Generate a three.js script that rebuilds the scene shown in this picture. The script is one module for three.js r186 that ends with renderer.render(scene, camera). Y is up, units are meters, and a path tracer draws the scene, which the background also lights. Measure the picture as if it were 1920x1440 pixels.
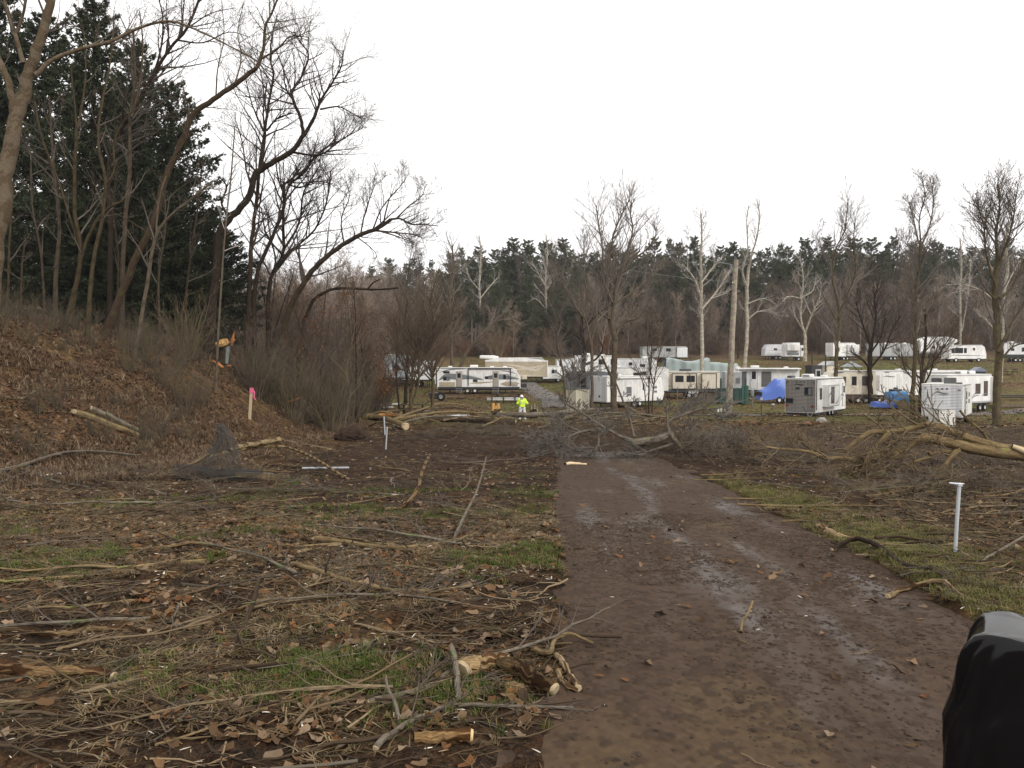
import * as THREE from 'three';
import { RoundedBoxGeometry } from 'three/addons/geometries/RoundedBoxGeometry.js';
import { MarchingCubes } from 'three/addons/objects/MarchingCubes.js';
import { mergeGeometries } from 'three/addons/utils/BufferGeometryUtils.js';

// ---------- camera, sky, sun, exposure ----------
const scene = new THREE.Scene();
const F = 1500, EYE = 2.2, PITCH = -Math.atan(40 / F);       // focal length in photograph pixels, eye height, slight downward tilt
const camera = new THREE.PerspectiveCamera(2 * Math.atan(720 / F) * 180 / Math.PI, 4 / 3, 0.05, 3000);
camera.position.set(0, EYE, 0);
camera.rotation.set(PITCH, 0, 0);
scene.add(camera);
const renderer = new THREE.WebGLRenderer({ antialias: true });
renderer.toneMapping = THREE.LinearToneMapping;
renderer.toneMappingExposure = 1.38;
renderer.shadowMap.enabled = true;
{ // flat white overcast, a little brighter towards the veiled sun, faintly lavender low down
  const W = 256, Hh = 128, data = new Float32Array(W * Hh * 4);
  const s = new THREE.Vector3(0.62, 0.62, 0.48).normalize(), v = new THREE.Vector3();
  for (let j = 0; j < Hh; j++) for (let i = 0; i < W; i++) {
    const up = ((j + 0.5) / Hh - 0.5) * Math.PI, az = ((i + 0.5) / W - 0.5) * 2 * Math.PI;
    v.set(Math.cos(az) * Math.cos(up), Math.sin(up), Math.sin(az) * Math.cos(up));
    const g = Math.max(0, v.dot(s)), cl = 0.03 * Math.sin(az * 3 + up * 5 + 1.3) + 0.02 * Math.sin(az * 7 - up * 9);
    const k = (0.98 + 0.16 * Math.pow(g, 3) + cl) + 0.05 * (1 - Math.abs(v.y));
    const low = 1 - Math.min(1, Math.max(0, v.y) * 2.2);
    const o = (j * W + i) * 4;
    data[o] = k * (1.0 - 0.012 * low); data[o + 1] = k * (0.985 - 0.006 * low); data[o + 2] = k * (0.965 + 0.03 * low); data[o + 3] = 1;
    if (v.y < -0.02) { data[o] = 0.1; data[o + 1] = 0.085; data[o + 2] = 0.065; }
  }
  const t = new THREE.DataTexture(data, W, Hh, THREE.RGBAFormat, THREE.FloatType);
  t.mapping = THREE.EquirectangularReflectionMapping; t.magFilter = THREE.LinearFilter; t.needsUpdate = true;
  scene.background = t; scene.environment = t;
}
const sun = new THREE.DirectionalLight(new THREE.Color(1.0, 0.95, 0.87), 1.5);
sun.position.set(62, 62, 48); sun.castShadow = true; sun.shadow.radius = 22;
sun.shadow.camera.left = -120; sun.shadow.camera.right = 120; sun.shadow.camera.top = 120; sun.shadow.camera.bottom = -120; sun.shadow.camera.far = 400;
sun.shadow.mapSize.set(2048, 2048);
scene.add(sun); scene.add(sun.target); sun.target.position.set(0, 0, -30);
scene.fog = new THREE.FogExp2(new THREE.Color(0.86, 0.87, 0.92), 0.00018);

// ---------- small helpers ----------
const V = (x, y, z) => new THREE.Vector3(x, y, z);
function RNG(seed) { let a = seed >>> 0; return () => { a = (a + 0x6d2b79f5) | 0; let t = Math.imul(a ^ (a >>> 15), 1 | a); t = (t + Math.imul(t ^ (t >>> 7), 61 | t)) ^ t; return ((t ^ (t >>> 14)) >>> 0) / 4294967296; }; }
const rr = (r, a, b) => a + (b - a) * r();
const clamp = (x, a, b) => Math.min(b, Math.max(a, x)), lerp = (a, b, t) => a + (b - a) * t;
const sm = (a, b, x) => { const t = clamp((x - a) / (b - a), 0, 1); return t * t * (3 - 2 * t); };
function hash2(i, j) { let h = Math.imul(i, 374761393) ^ Math.imul(j, 668265263); h = Math.imul(h ^ (h >>> 13), 1274126177); return ((h ^ (h >>> 16)) >>> 0) / 4294967296; }
function vn(x, y) { const i = Math.floor(x), j = Math.floor(y), fx = x - i, fy = y - j, u = fx * fx * (3 - 2 * fx), w = fy * fy * (3 - 2 * fy);
  return lerp(lerp(hash2(i, j), hash2(i + 1, j), u), lerp(hash2(i, j + 1), hash2(i + 1, j + 1), u), w); }
function fbm(x, y, n = 4) { let s = 0, a = 0.5, t = 0; for (let k = 0; k < n; k++) { s += a * vn(x + k * 17.3, y - k * 9.1); t += a; x *= 2.03; y *= 2.03; a *= 0.5; } return s / t; }
// tiling value noise, period p cells
function vt(x, y, p) { const i = Math.floor(x), j = Math.floor(y), fx = x - i, fy = y - j, u = fx * fx * (3 - 2 * fx), w = fy * fy * (3 - 2 * fy), m = (k) => ((k % p) + p) % p;
  return lerp(lerp(hash2(m(i), m(j)), hash2(m(i + 1), m(j)), u), lerp(hash2(m(i), m(j + 1)), hash2(m(i + 1), m(j + 1)), u), w); }
function fbt(u, v, p, n) { let s = 0, a = 0.5, t = 0; for (let k = 0; k < n; k++) { s += a * vt(u * p + k * 0.37, v * p + k * 0.71, p); t += a; p *= 2; a *= 0.55; } return s / t; }

const used = new Map();
function numbered(n) { const k = used.get(n) || 0; used.set(n, k + 1); return k ? n + '_' + String(k).padStart(3, '0') : n; }
function tag(o, label, category, group, kind) { if (label) o.userData.label = label; if (category) o.userData.category = category; if (group) o.userData.group = group; if (kind) o.userData.kind = kind; return o; }
function thing(name, pos, label, category, group, turn = 0) { const g = new THREE.Group(); g.name = numbered(name); g.position.copy(pos); g.rotation.y = turn; scene.add(g); return tag(g, label, category, group); }
const bin = (v, list) => { for (const [lim, t] of list) if (v < lim) return t; };
const HILL = [[745, 'above the pale blue trailer'], [860, 'over the striped trailer'], [960, 'behind the spindly sycamore'], [1050, 'around the sycamore amid pines'], [1150, 'over the cream shed'], [1240, 'behind the tall forked tree'], [1350, 'by the sycamore left of the pole'], [1450, 'behind the utility pole'], [1540, 'above the fifth wheel nose'], [1640, 'over the grey ribbed trailer'], [1740, 'behind the tree pair'], [1840, 'over the motorhome'], [1e9, 'behind the big right tree']];
const BANKS = [[90, 'by the thick sycamore'], [200, 'among the leftmost trunks'], [300, 'at the foot of the leaning tree'], [390, 'around the bushy shrub'], [470, 'around the tall stump'], [540, 'below the twisting tree'], [600, 'behind the broad stump'], [660, 'under the arching tree'], [1e9, 'at its far right end']];
function copyOf(src, pos, turn, scale, label, group) { const c = src.clone(); c.name = numbered(src.name.replace(/_\d+$/, '')); c.position.copy(pos); c.rotation.set(0, turn, 0); if (scale && scale.isVector3) c.scale.copy(scale); else c.scale.setScalar(scale || 1); scene.add(c);
  c.userData = { ...src.userData }; if (label) c.userData.label = label; if (group) c.userData.group = group; return c; }

class MB { // collects triangles for one mesh
  constructor() { this.p = []; this.n = []; this.t = []; this.i = []; this.c = null; this.k = null; }
  color(r, g, b) { if (!this.c) this.c = []; this.k = [r, g, b]; return this; }
  v(x, y, z, nx, ny, nz, u, w) { this.p.push(x, y, z); this.n.push(nx, ny, nz); this.t.push(u, w); if (this.c) this.c.push(...this.k); return this.p.length / 3 - 1; }
  tube(pts, rad, sides = 5, cap = false, wob = 0, rng = null) {
    const n = pts.length; let len = 0; const T = V(), B = V(), N = V(), q = V();
    T.subVectors(pts[1], pts[0]).normalize(); N.set(Math.abs(T.y) > 0.9 ? 1 : 0, Math.abs(T.y) > 0.9 ? 0 : 1, 0); N.addScaledVector(T, -N.dot(T)).normalize();
    const start = this.p.length / 3;
    for (let a = 0; a < n; a++) {
      if (a > 0) { len += pts[a].distanceTo(pts[a - 1]); }
      if (a > 0 && a < n - 1) T.subVectors(pts[a + 1], pts[a - 1]).normalize(); else if (a === n - 1) T.subVectors(pts[a], pts[a - 1]).normalize();
      N.addScaledVector(T, -N.dot(T)).normalize(); B.crossVectors(T, N);
      const r = typeof rad === 'number' ? rad : rad[a];
      for (let s = 0; s <= sides; s++) {
        const th = s / sides * Math.PI * 2, c = Math.cos(th), d = Math.sin(th);
        q.set(0, 0, 0).addScaledVector(N, c).addScaledVector(B, d);
        const rw = wob ? r * (1 + wob * (hash2(a * 7 + (s % sides) * 131, start) - 0.5)) : r;
        this.v(pts[a].x + q.x * rw, pts[a].y + q.y * rw, pts[a].z + q.z * rw, q.x, q.y, q.z, s / sides * Math.max(0.15, r * 6.28), len);
      }
    }
    const w = sides + 1;
    for (let a = 0; a < n - 1; a++) for (let s = 0; s < sides; s++) { const b = start + a * w + s; this.i.push(b, b + 1, b + w, b + 1, b + w + 1, b + w); }
    if (cap) for (const end of [0, n - 1]) this.disc(pts[end], T.clone().subVectors(pts[end], pts[end ? end - 1 : 1]).normalize(), typeof rad === 'number' ? rad : rad[end], sides, start + end * w);
    return this;
  }
  disc(c, nrm, r, sides, ring) {
    const m = this.v(c.x, c.y, c.z, nrm.x, nrm.y, nrm.z, 0.5, 0.5), base = this.p.length / 3;
    for (let s = 0; s <= sides; s++) { const k = (ring + s) * 3; this.v(this.p[k], this.p[k + 1], this.p[k + 2], nrm.x, nrm.y, nrm.z, 0.5 + 0.5 * Math.cos(s / sides * 6.283), 0.5 + 0.5 * Math.sin(s / sides * 6.283)); }
    for (let s = 0; s < sides; s++) this.i.push(m, base + s, base + s + 1);
    return this;
  }
  tri(a, b, c) { const n = V().subVectors(b, a).cross(V().subVectors(c, a)).normalize(); const k = this.v(a.x, a.y, a.z, n.x, n.y, n.z, 0, 0); this.v(b.x, b.y, b.z, n.x, n.y, n.z, 1, 0); this.v(c.x, c.y, c.z, n.x, n.y, n.z, 0.5, 1); this.i.push(k, k + 1, k + 2); return this; }
  quad(a, b, c, d) { const n = V().subVectors(b, a).cross(V().subVectors(d, a)).normalize(); const k = this.v(a.x, a.y, a.z, n.x, n.y, n.z, 0, 0); const w = a.distanceTo(b), h = a.distanceTo(d); this.v(b.x, b.y, b.z, n.x, n.y, n.z, w, 0); this.v(c.x, c.y, c.z, n.x, n.y, n.z, w, h); this.v(d.x, d.y, d.z, n.x, n.y, n.z, 0, h); this.i.push(k, k + 1, k + 2, k, k + 2, k + 3); return this; }
  geo(g, m) {
    if (m) { g = g.clone(); g.applyMatrix4(m); }
    const k = this.p.length / 3, P = g.attributes.position, N = g.attributes.normal, U = g.attributes.uv;
    for (let a = 0; a < P.count; a++) this.v(P.getX(a), P.getY(a), P.getZ(a), N.getX(a), N.getY(a), N.getZ(a), U ? U.getX(a) : 0, U ? U.getY(a) : 0);
    if (g.index) for (let a = 0; a < g.index.count; a++) this.i.push(k + g.index.getX(a)); else for (let a = 0; a < P.count; a++) this.i.push(k + a);
    return this;
  }
  box(x, y, z, sx, sy, sz, rot) { const m = new THREE.Matrix4(); if (rot) m.makeRotationFromEuler(new THREE.Euler(...rot)); m.setPosition(x, y, z); return this.geo(new THREE.BoxGeometry(sx, sy, sz), m); }
  rbox(x, y, z, sx, sy, sz, r = 0.03, rot) { const m = new THREE.Matrix4(); if (rot) m.makeRotationFromEuler(new THREE.Euler(...rot)); m.setPosition(x, y, z); return this.geo(new RoundedBoxGeometry(sx, sy, sz, 2, Math.min(r, sx / 2.1, sy / 2.1, sz / 2.1)), m); }
  rod(a, b, r, sides = 6) { return this.tube([a, b], r, sides, true); }
  geometry() { const g = new THREE.BufferGeometry(); g.setAttribute('position', new THREE.Float32BufferAttribute(this.p, 3)); g.setAttribute('normal', new THREE.Float32BufferAttribute(this.n, 3)); g.setAttribute('uv', new THREE.Float32BufferAttribute(this.t, 2)); if (this.c) g.setAttribute('color', new THREE.Float32BufferAttribute(this.c, 3)); g.setIndex(this.i); return g; }
  build(name, material, parent) { const m = new THREE.Mesh(this.geometry(), material); m.castShadow = m.receiveShadow = true; m.name = parent ? name : numbered(name); (parent || scene).add(m); return m; }
  get tris() { return this.i.length / 3; }
}
function part(name, geo, material, parent) { const m = new THREE.Mesh(geo, material); m.castShadow = m.receiveShadow = true; m.name = parent ? name : numbered(name); (parent || scene).add(m); return m; }
// Catmull-Rom through points with n samples per span
function smoothPts(P, n = 4) { const c = new THREE.CatmullRomCurve3(P, false, 'centripetal'); return c.getPoints((P.length - 1) * n); }

// ---------- terrain ----------
const PROFILE = [[-60, 0.6], [-10, 0.1], [5, 0], [8, -0.03], [11, -0.16], [19, -0.6], [26, -1.05], [36, -1.5], [50, -1.8], [60, -2.0], [70, -2.3], [80, -2.2], [95, -1.8], [110, -0.7], [130, 1.1], [150, 2.3], [168, 3.3], [185, 6], [210, 11], [240, 16], [290, 20], [400, 22], [900, 22]];
function profile(d) { let i = 0; const n = PROFILE.length; if (d <= PROFILE[0][0]) return PROFILE[0][1]; if (d >= PROFILE[n - 1][0]) return PROFILE[n - 1][1];
  while (PROFILE[i + 1][0] < d) i++;
  const g = (k) => { const a = PROFILE[Math.max(0, k - 1)], b = PROFILE[Math.min(n - 1, k + 1)]; return (b[1] - a[1]) / (b[0] - a[0]); };
  const [x0, y0] = PROFILE[i], [x1, y1] = PROFILE[i + 1], h = x1 - x0, t = (d - x0) / h, t2 = t * t, t3 = t2 * t;
  return (2 * t3 - 3 * t2 + 1) * y0 + (t3 - 2 * t2 + t) * h * g(i) + (-2 * t3 + 3 * t2) * y1 + (t3 - t2) * h * g(i + 1); }
const roadL = (d) => 0.02 + 0.0565 * d, ROADW = 3.52;
function roadness(x, d) { // 1 on the lane, 0 beyond it
  const e = 0.12 * (fbm(d * 1.1, 3.3, 3) - 0.5) * 2 + 0.14 * (fbm(d * 5.3, 13.3, 2) - 0.5) * 2, e2 = 0.16 * (fbm(d * 0.8, 8.3, 3) - 0.5) * 2, l = roadL(d) + e, r = roadL(d) + ROADW + e2;
  return sm(l - 0.12, l + 0.12, x) * (1 - sm(r - 0.15, r + 0.15, x)) * (1 - sm(29, 33, d)); }
function bank(x, d) { const toe = 10.6 + 1.2 * (fbm(d * 0.12, 5.5, 2) - 0.5) * 2 + 2.2 * (1 - sm(14, 26, d)), t = -x - toe;
  if (t <= 0) return 0;
  return 5.5 * (0.62 * sm(0, 12.5, t) + 0.38 * sm(0, 7, t + 1.2 * (fbm(x * 0.3 + 7, d * 0.3, 2) - 0.5))) * (1 - 0.75 * sm(52, 90, d)) * sm(4, 14, d) + 0.06 * Math.max(0, t - 8) * (1 - sm(60, 100, d)); }
function Hs(x, d) { // broad form
  const b = bank(x, d);
  return profile(d) + b + (b > 0 ? 0.95 * (fbm(x * 0.35, d * 0.35, 3) - 0.5) * sm(0, 3, b) : 0) + 0.25 * (fbm(x * 0.05 + 3, d * 0.05, 2) - 0.5) * sm(15, 40, d)
    + sm(150, 185, d) * 0.02 * Math.max(0, x - 60) - (x < -60 ? 0 : 0); }
function H(x, z) { const d = -z, r = d < 34 && d > -4 ? roadness(x, d) : 0, near = 1 - sm(26, 60, d);
  let h = Hs(x, d);
  const rough = near * (0.16 * (fbm(x * 1.1, d * 1.1, 3) - 0.5) + 0.05 * (fbm(x * 5.3, d * 5.3, 2) - 0.5) + 0.022 * (vn(x * 19, d * 19) - 0.5)) + (1 - near) * 0.16 * (fbm(x * 0.4, d * 0.4, 2) - 0.5);
  return h + (1 - r) * (rough + 0.035 * near) - 0.07 * r; }
const roadY = (x, d) => Hs(x, d) + 0.012 * (fbm(x * 2.2, d * 0.7, 3) - 0.5) - 0.012 * Math.exp(-(((x - roadL(d) - 1.0) / 0.25) ** 2)) - 0.012 * Math.exp(-(((x - roadL(d) - 2.6) / 0.25) ** 2));
const surf = (x, z) => { const d = -z; return d < 32 && d > -4 && roadness(x, d) > 0.5 ? roadY(x, d) : H(x, z); };
// a photograph pixel and a depth (metres along the view) as a point of the place
function P(px, py, d) { const cx = (px - 960) / F, cy = (720 - py) / F, c = Math.cos(PITCH), s = Math.sin(PITCH); const yy = cy * c + s, zz = cy * s - c; const k = d / -zz; return V(cx * k, EYE + yy * k, -d); }
// where the line of sight through a photograph pixel meets the ground
function G(px, py) { let a = 1, hit = 400; for (let d = 2; d < 400; d *= 1.01) { const q = P(px, py, d); if (q.y <= surf(q.x, q.z)) { hit = d; break; } a = d; }
  for (let k = 0; k < 18; k++) { const m = (a + hit) / 2, q = P(px, py, m); if (q.y <= surf(q.x, q.z)) hit = m; else a = m; } const q = P(px, py, hit); q.y = surf(q.x, q.z); return q; }
const onGround = (px, d) => { const x = (px - 960) / F * d; return V(x, surf(x, -d), -d); };
// ---------- textures ----------
function dataTex(n, f, srgb, m) { m = m || n; const a = new Uint8Array(n * m * 4); for (let j = 0; j < m; j++) for (let i = 0; i < n; i++) { const c = f(i / n, j / m), o = (j * n + i) * 4; a[o] = clamp(c[0] * 255, 0, 255); a[o + 1] = clamp(c[1] * 255, 0, 255); a[o + 2] = clamp(c[2] * 255, 0, 255); a[o + 3] = 255; }
  const t = new THREE.DataTexture(a, n, m); t.wrapS = t.wrapT = THREE.RepeatWrapping; t.magFilter = THREE.LinearFilter; if (srgb) t.colorSpace = THREE.SRGBColorSpace; t.needsUpdate = true; return t; }
function rep(t, x, y) { const c = t.clone(); c.repeat.set(x, y); c.needsUpdate = true; return c; }
const std = (o) => (o.roughness >= 0.79 ? new THREE.MeshPhysicalMaterial({ specularIntensity: 0.18, ...o }) : new THREE.MeshStandardMaterial(o)); // earth, bark and leaves hardly shine
const rgb = (r, g, b) => new THREE.Color().setRGB(r, g, b);
const mix3 = (a, b, t) => [lerp(a[0], b[0], t), lerp(a[1], b[1], t), lerp(a[2], b[2], t)];
const vary = (c, s) => [c[0] * s, c[1] * s, c[2] * s];

// soil: crumbs, straw bits, leaf crumbs; mean about 0.5 linear, tinted by the vertex colours
function soilCanvas(seed, straw) {
  const N = 2048, c = document.createElement('canvas'); c.width = c.height = N; const x = c.getContext('2d'), im = x.createImageData(N, N), r = RNG(seed);
  for (let j = 0; j < N; j++) for (let i = 0; i < N; i++) {
    const u = i / N, v = j / N, a = fbt(u, v, 16, 3), b = fbt(u + 0.3, v + 0.1, 100, 3), k = vt(u * 420, v * 420, 420);
    let t = 0.42 + 0.62 * (a - 0.5) + 0.75 * (b - 0.5) + 0.34 * (k - 0.5); t = clamp(t * 0.9 + 0.26, 0.05, 1); const o = (j * N + i) * 4, w = (vt(u * 40, v * 40, 40) - 0.5) * 26;
    im.data[o] = t * 255 + w; im.data[o + 1] = t * 250; im.data[o + 2] = t * 243 - w; im.data[o + 3] = 255;
  }
  x.putImageData(im, 0, 0);
  const line = (px, py, dx, dy, w, col) => { x.strokeStyle = col; x.lineWidth = w; for (const ox of [0, -N, N]) for (const oy of [0, -N, N]) { if (px + ox < -120 || px + ox > N + 120 || py + oy < -120 || py + oy > N + 120) continue; x.beginPath(); x.moveTo(px + ox, py + oy); x.quadraticCurveTo(px + ox + dx * 0.5 + dy * 0.15, py + oy + dy * 0.5 - dx * 0.15, px + ox + dx, py + oy + dy); x.stroke(); } };
  for (let k = 0; k < straw; k++) { const a = r() * 6.28, l = rr(r, 8, 70), g = rr(r, 0.15, 1), s = g > 0.75 ? [250, 238, 205] : g > 0.45 ? [205, 180, 140] : g > 0.3 ? [190, 120, 80] : [60, 48, 40];
    line(r() * N, r() * N, Math.cos(a) * l, Math.sin(a) * l, rr(r, 1, 3.2), `rgba(${s[0]},${s[1]},${s[2]},${rr(r, 0.25, 0.85)})`); }
  const t = new THREE.CanvasTexture(c); t.wrapS = t.wrapT = THREE.RepeatWrapping; t.colorSpace = THREE.SRGBColorSpace; return t;
}
const strippedT = dataTex(512, (u, v) => { const p = fbt(u, v, 3, 3) + 0.35 * (vt(u * 24, v * 4, 24) - 0.5), k = sm(0.44, 0.54, p), f = vt(u * 60, v * 8, 60), g = fbt(u + 0.3, v, 24, 3); const c = mix3([1.0, 0.93, 0.80], [0.52, 0.42, 0.33], k); return vary(c, 0.72 + 0.3 * f + 0.35 * (g - 0.5)); }, true);
const soilTex = soilCanvas(11, 9000);
const soilBump = dataTex(1024, (u, v) => { const h = 0.5 * fbt(u, v, 24, 4) + 0.5 * fbt(u + 0.5, v, 110, 3); return [h, h, h]; });

// ---------- ground ----------
const C = { mud: [0.034, 0.0205, 0.0120], mudRed: [0.034, 0.0205, 0.0135], dead: [0.090, 0.060, 0.029], green: [0.050, 0.056, 0.015], moss: [0.082, 0.072, 0.023], leaf: [0.092, 0.056, 0.034], lawn: [0.118, 0.103, 0.040], lawnG: [0.090, 0.1, 0.030], leafFar: [0.115, 0.07, 0.043], wood: [0.085, 0.058, 0.042] };
const mix3b = (a, b, t) => [lerp(a[0], b[0], t), lerp(a[1], b[1], t), lerp(a[2], b[2], t)];
function greenness(x, d) { // where live grass survives, 0..1
  const l = roadL(d), r = l + ROADW, n = fbm(x * 0.55 + 9, d * 0.55 + 2, 4), patch = sm(0.56, 0.72, n);
  const verge = sm(r - 0.05, r + 0.12, x) * (1 - sm(r + 0.45, r + 1.5 + 1.6 * (n - 0.5), x)) * sm(5, 7, d) * (1 - sm(15, 21, d)) * (0.35 + 0.6 * sm(0.42, 0.58, n));
  let g = patch * 0.22 * (1 - Math.exp(-(((x + 2.6) / 2.6) ** 2) - ((d - 6.6) / 2.0) ** 2)) * (1 - sm(14, 24, d)) * (1 - bank01(x, d));
  const spot = Math.exp(-(((x + 1.35) / 0.34) ** 2 + ((d - 5.5) / 0.3) ** 2)) * 0.85 + Math.exp(-(((x + 0.5) / 0.4) ** 2 + ((d - 5.3) / 0.4) ** 2)) * 0.4; // two tufty greens near the foot of the frame
  return clamp(Math.max(g, verge) + spot, 0, 1); }
function bank01(x, d) { return Math.max(sm(0.05, 0.9, bank(x, d)), 0.8 * sm(-6.5, -11.5, x + 2.5 * (fbm(x * 0.3, d * 0.3, 3) - 0.5)) * sm(13, 18, d) * (1 - sm(50, 60, d))); }
function mudness(x, d) { const n = fbm(x * 0.5 + 31, d * 0.5 + 7, 3); const tr = sm(-8.5, -5.5, x + 0.9 * (n - 0.5) * 4) * (1 - sm(roadL(d) + ROADW + 1.5, roadL(d) + ROADW + 6, x)) * sm(11.5, 17, d + 3 * (n - 0.5)) * (1 - sm(38, 47, d)); return clamp(Math.max(tr, sm(0.5, 0.66, n) * 0.75 * (1 - sm(30, 50, d))), 0, 1); }
function gcol(x, d) {
  const n1 = fbm(x * 0.9, d * 0.9, 3), n2 = fbm(x * 3.1 + 7, d * 3.1, 3), n3 = fbm(x * 0.12 + 3, d * 0.12 + 8, 3), bk = bank01(x, d);
  let near = mix3(C.mud, C.dead, clamp(sm(0.40, 0.68, n2) * 0.6 + (n1 - 0.5), 0, 1));
  near = mix3(near, mix3(C.mud, C.mudRed, n1), mudness(x, d) * 0.85);
  near = mix3(near, x > 3 ? C.moss : C.green, greenness(x, d) * 0.85);
  let far = mix3(C.lawn, C.leafFar, sm(0.42, 0.62, n3 * 0.6 + n1 * 0.4)); near = mix3(near, mix3([0.052, 0.034, 0.021], [0.085, 0.053, 0.03], n1), 0.75 * sm(24, 34, d) * sm(5, 9, x)); far = mix3(far, C.lawnG, sm(0.5, 0.7, fbm(x * 0.2 + 40, d * 0.2, 3)));
  let c = mix3(near, far, sm(46, 62, d));
  c = mix3(c, mix3(C.leaf, C.dead, sm(0.4, 0.7, n1)), bk);
  c = mix3(c, C.wood, Math.max(sm(158, 176, d + 10 * (n3 - 0.5)), x < -14 ? sm(60, 90, d) * sm(-10, -30, x) : 0));
  return vary(c, (0.5 + 0.62 * n2 + 0.42 * fbm(x * 1.7 + 21, d * 1.7, 3)) * 2.05);
}
{
  const xs = [], ds = [];
  let s = 0.075, x = 0; while (x < 5.6) { xs.push(x); x += s; } while (x < 900) { xs.push(x); s *= 1.052; x += s; }
  const X = [...xs.slice(1).map((q) => -q).reverse(), ...xs];
  s = 3; let d = -60; while (d < 2.4) { ds.push(d); d += d < -4 ? 6 : 0.4; } d = 2.6; s = 0.07; while (d < 11) { ds.push(d); d += s; } while (d < 1200) { ds.push(d); s *= 1.027; d += s; }
  const nx = X.length, nd = ds.length, pos = new Float32Array(nx * nd * 3), uv = new Float32Array(nx * nd * 2), col = new Float32Array(nx * nd * 3), idx = [];
  for (let j = 0; j < nd; j++) for (let i = 0; i < nx; i++) { const k = j * nx + i, c = gcol(X[i], ds[j]); pos.set([X[i], H(X[i], -ds[j]), -ds[j]], k * 3); uv.set([X[i] / 3.7, ds[j] / 3.7], k * 2); col.set(c, k * 3); }
  for (let j = 0; j < nd - 1; j++) for (let i = 0; i < nx - 1; i++) { const k = j * nx + i; idx.push(k, k + 1, k + nx, k + 1, k + nx + 1, k + nx); }
  const g = new THREE.BufferGeometry(); g.setAttribute('position', new THREE.BufferAttribute(pos, 3)); g.setAttribute('uv', new THREE.BufferAttribute(uv, 2)); g.setAttribute('color', new THREE.BufferAttribute(col, 3)); g.setIndex(idx); g.computeVertexNormals();
  const m = std({ map: soilTex, bumpMap: rep(soilBump, 1.7, 1.7), bumpScale: 0.03, vertexColors: true, roughness: 0.96 });
  tag(part('ground', g, m), 'cleared muddy ground with dead grass, rising to a bank on the left', null, null, 'structure');
}
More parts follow.
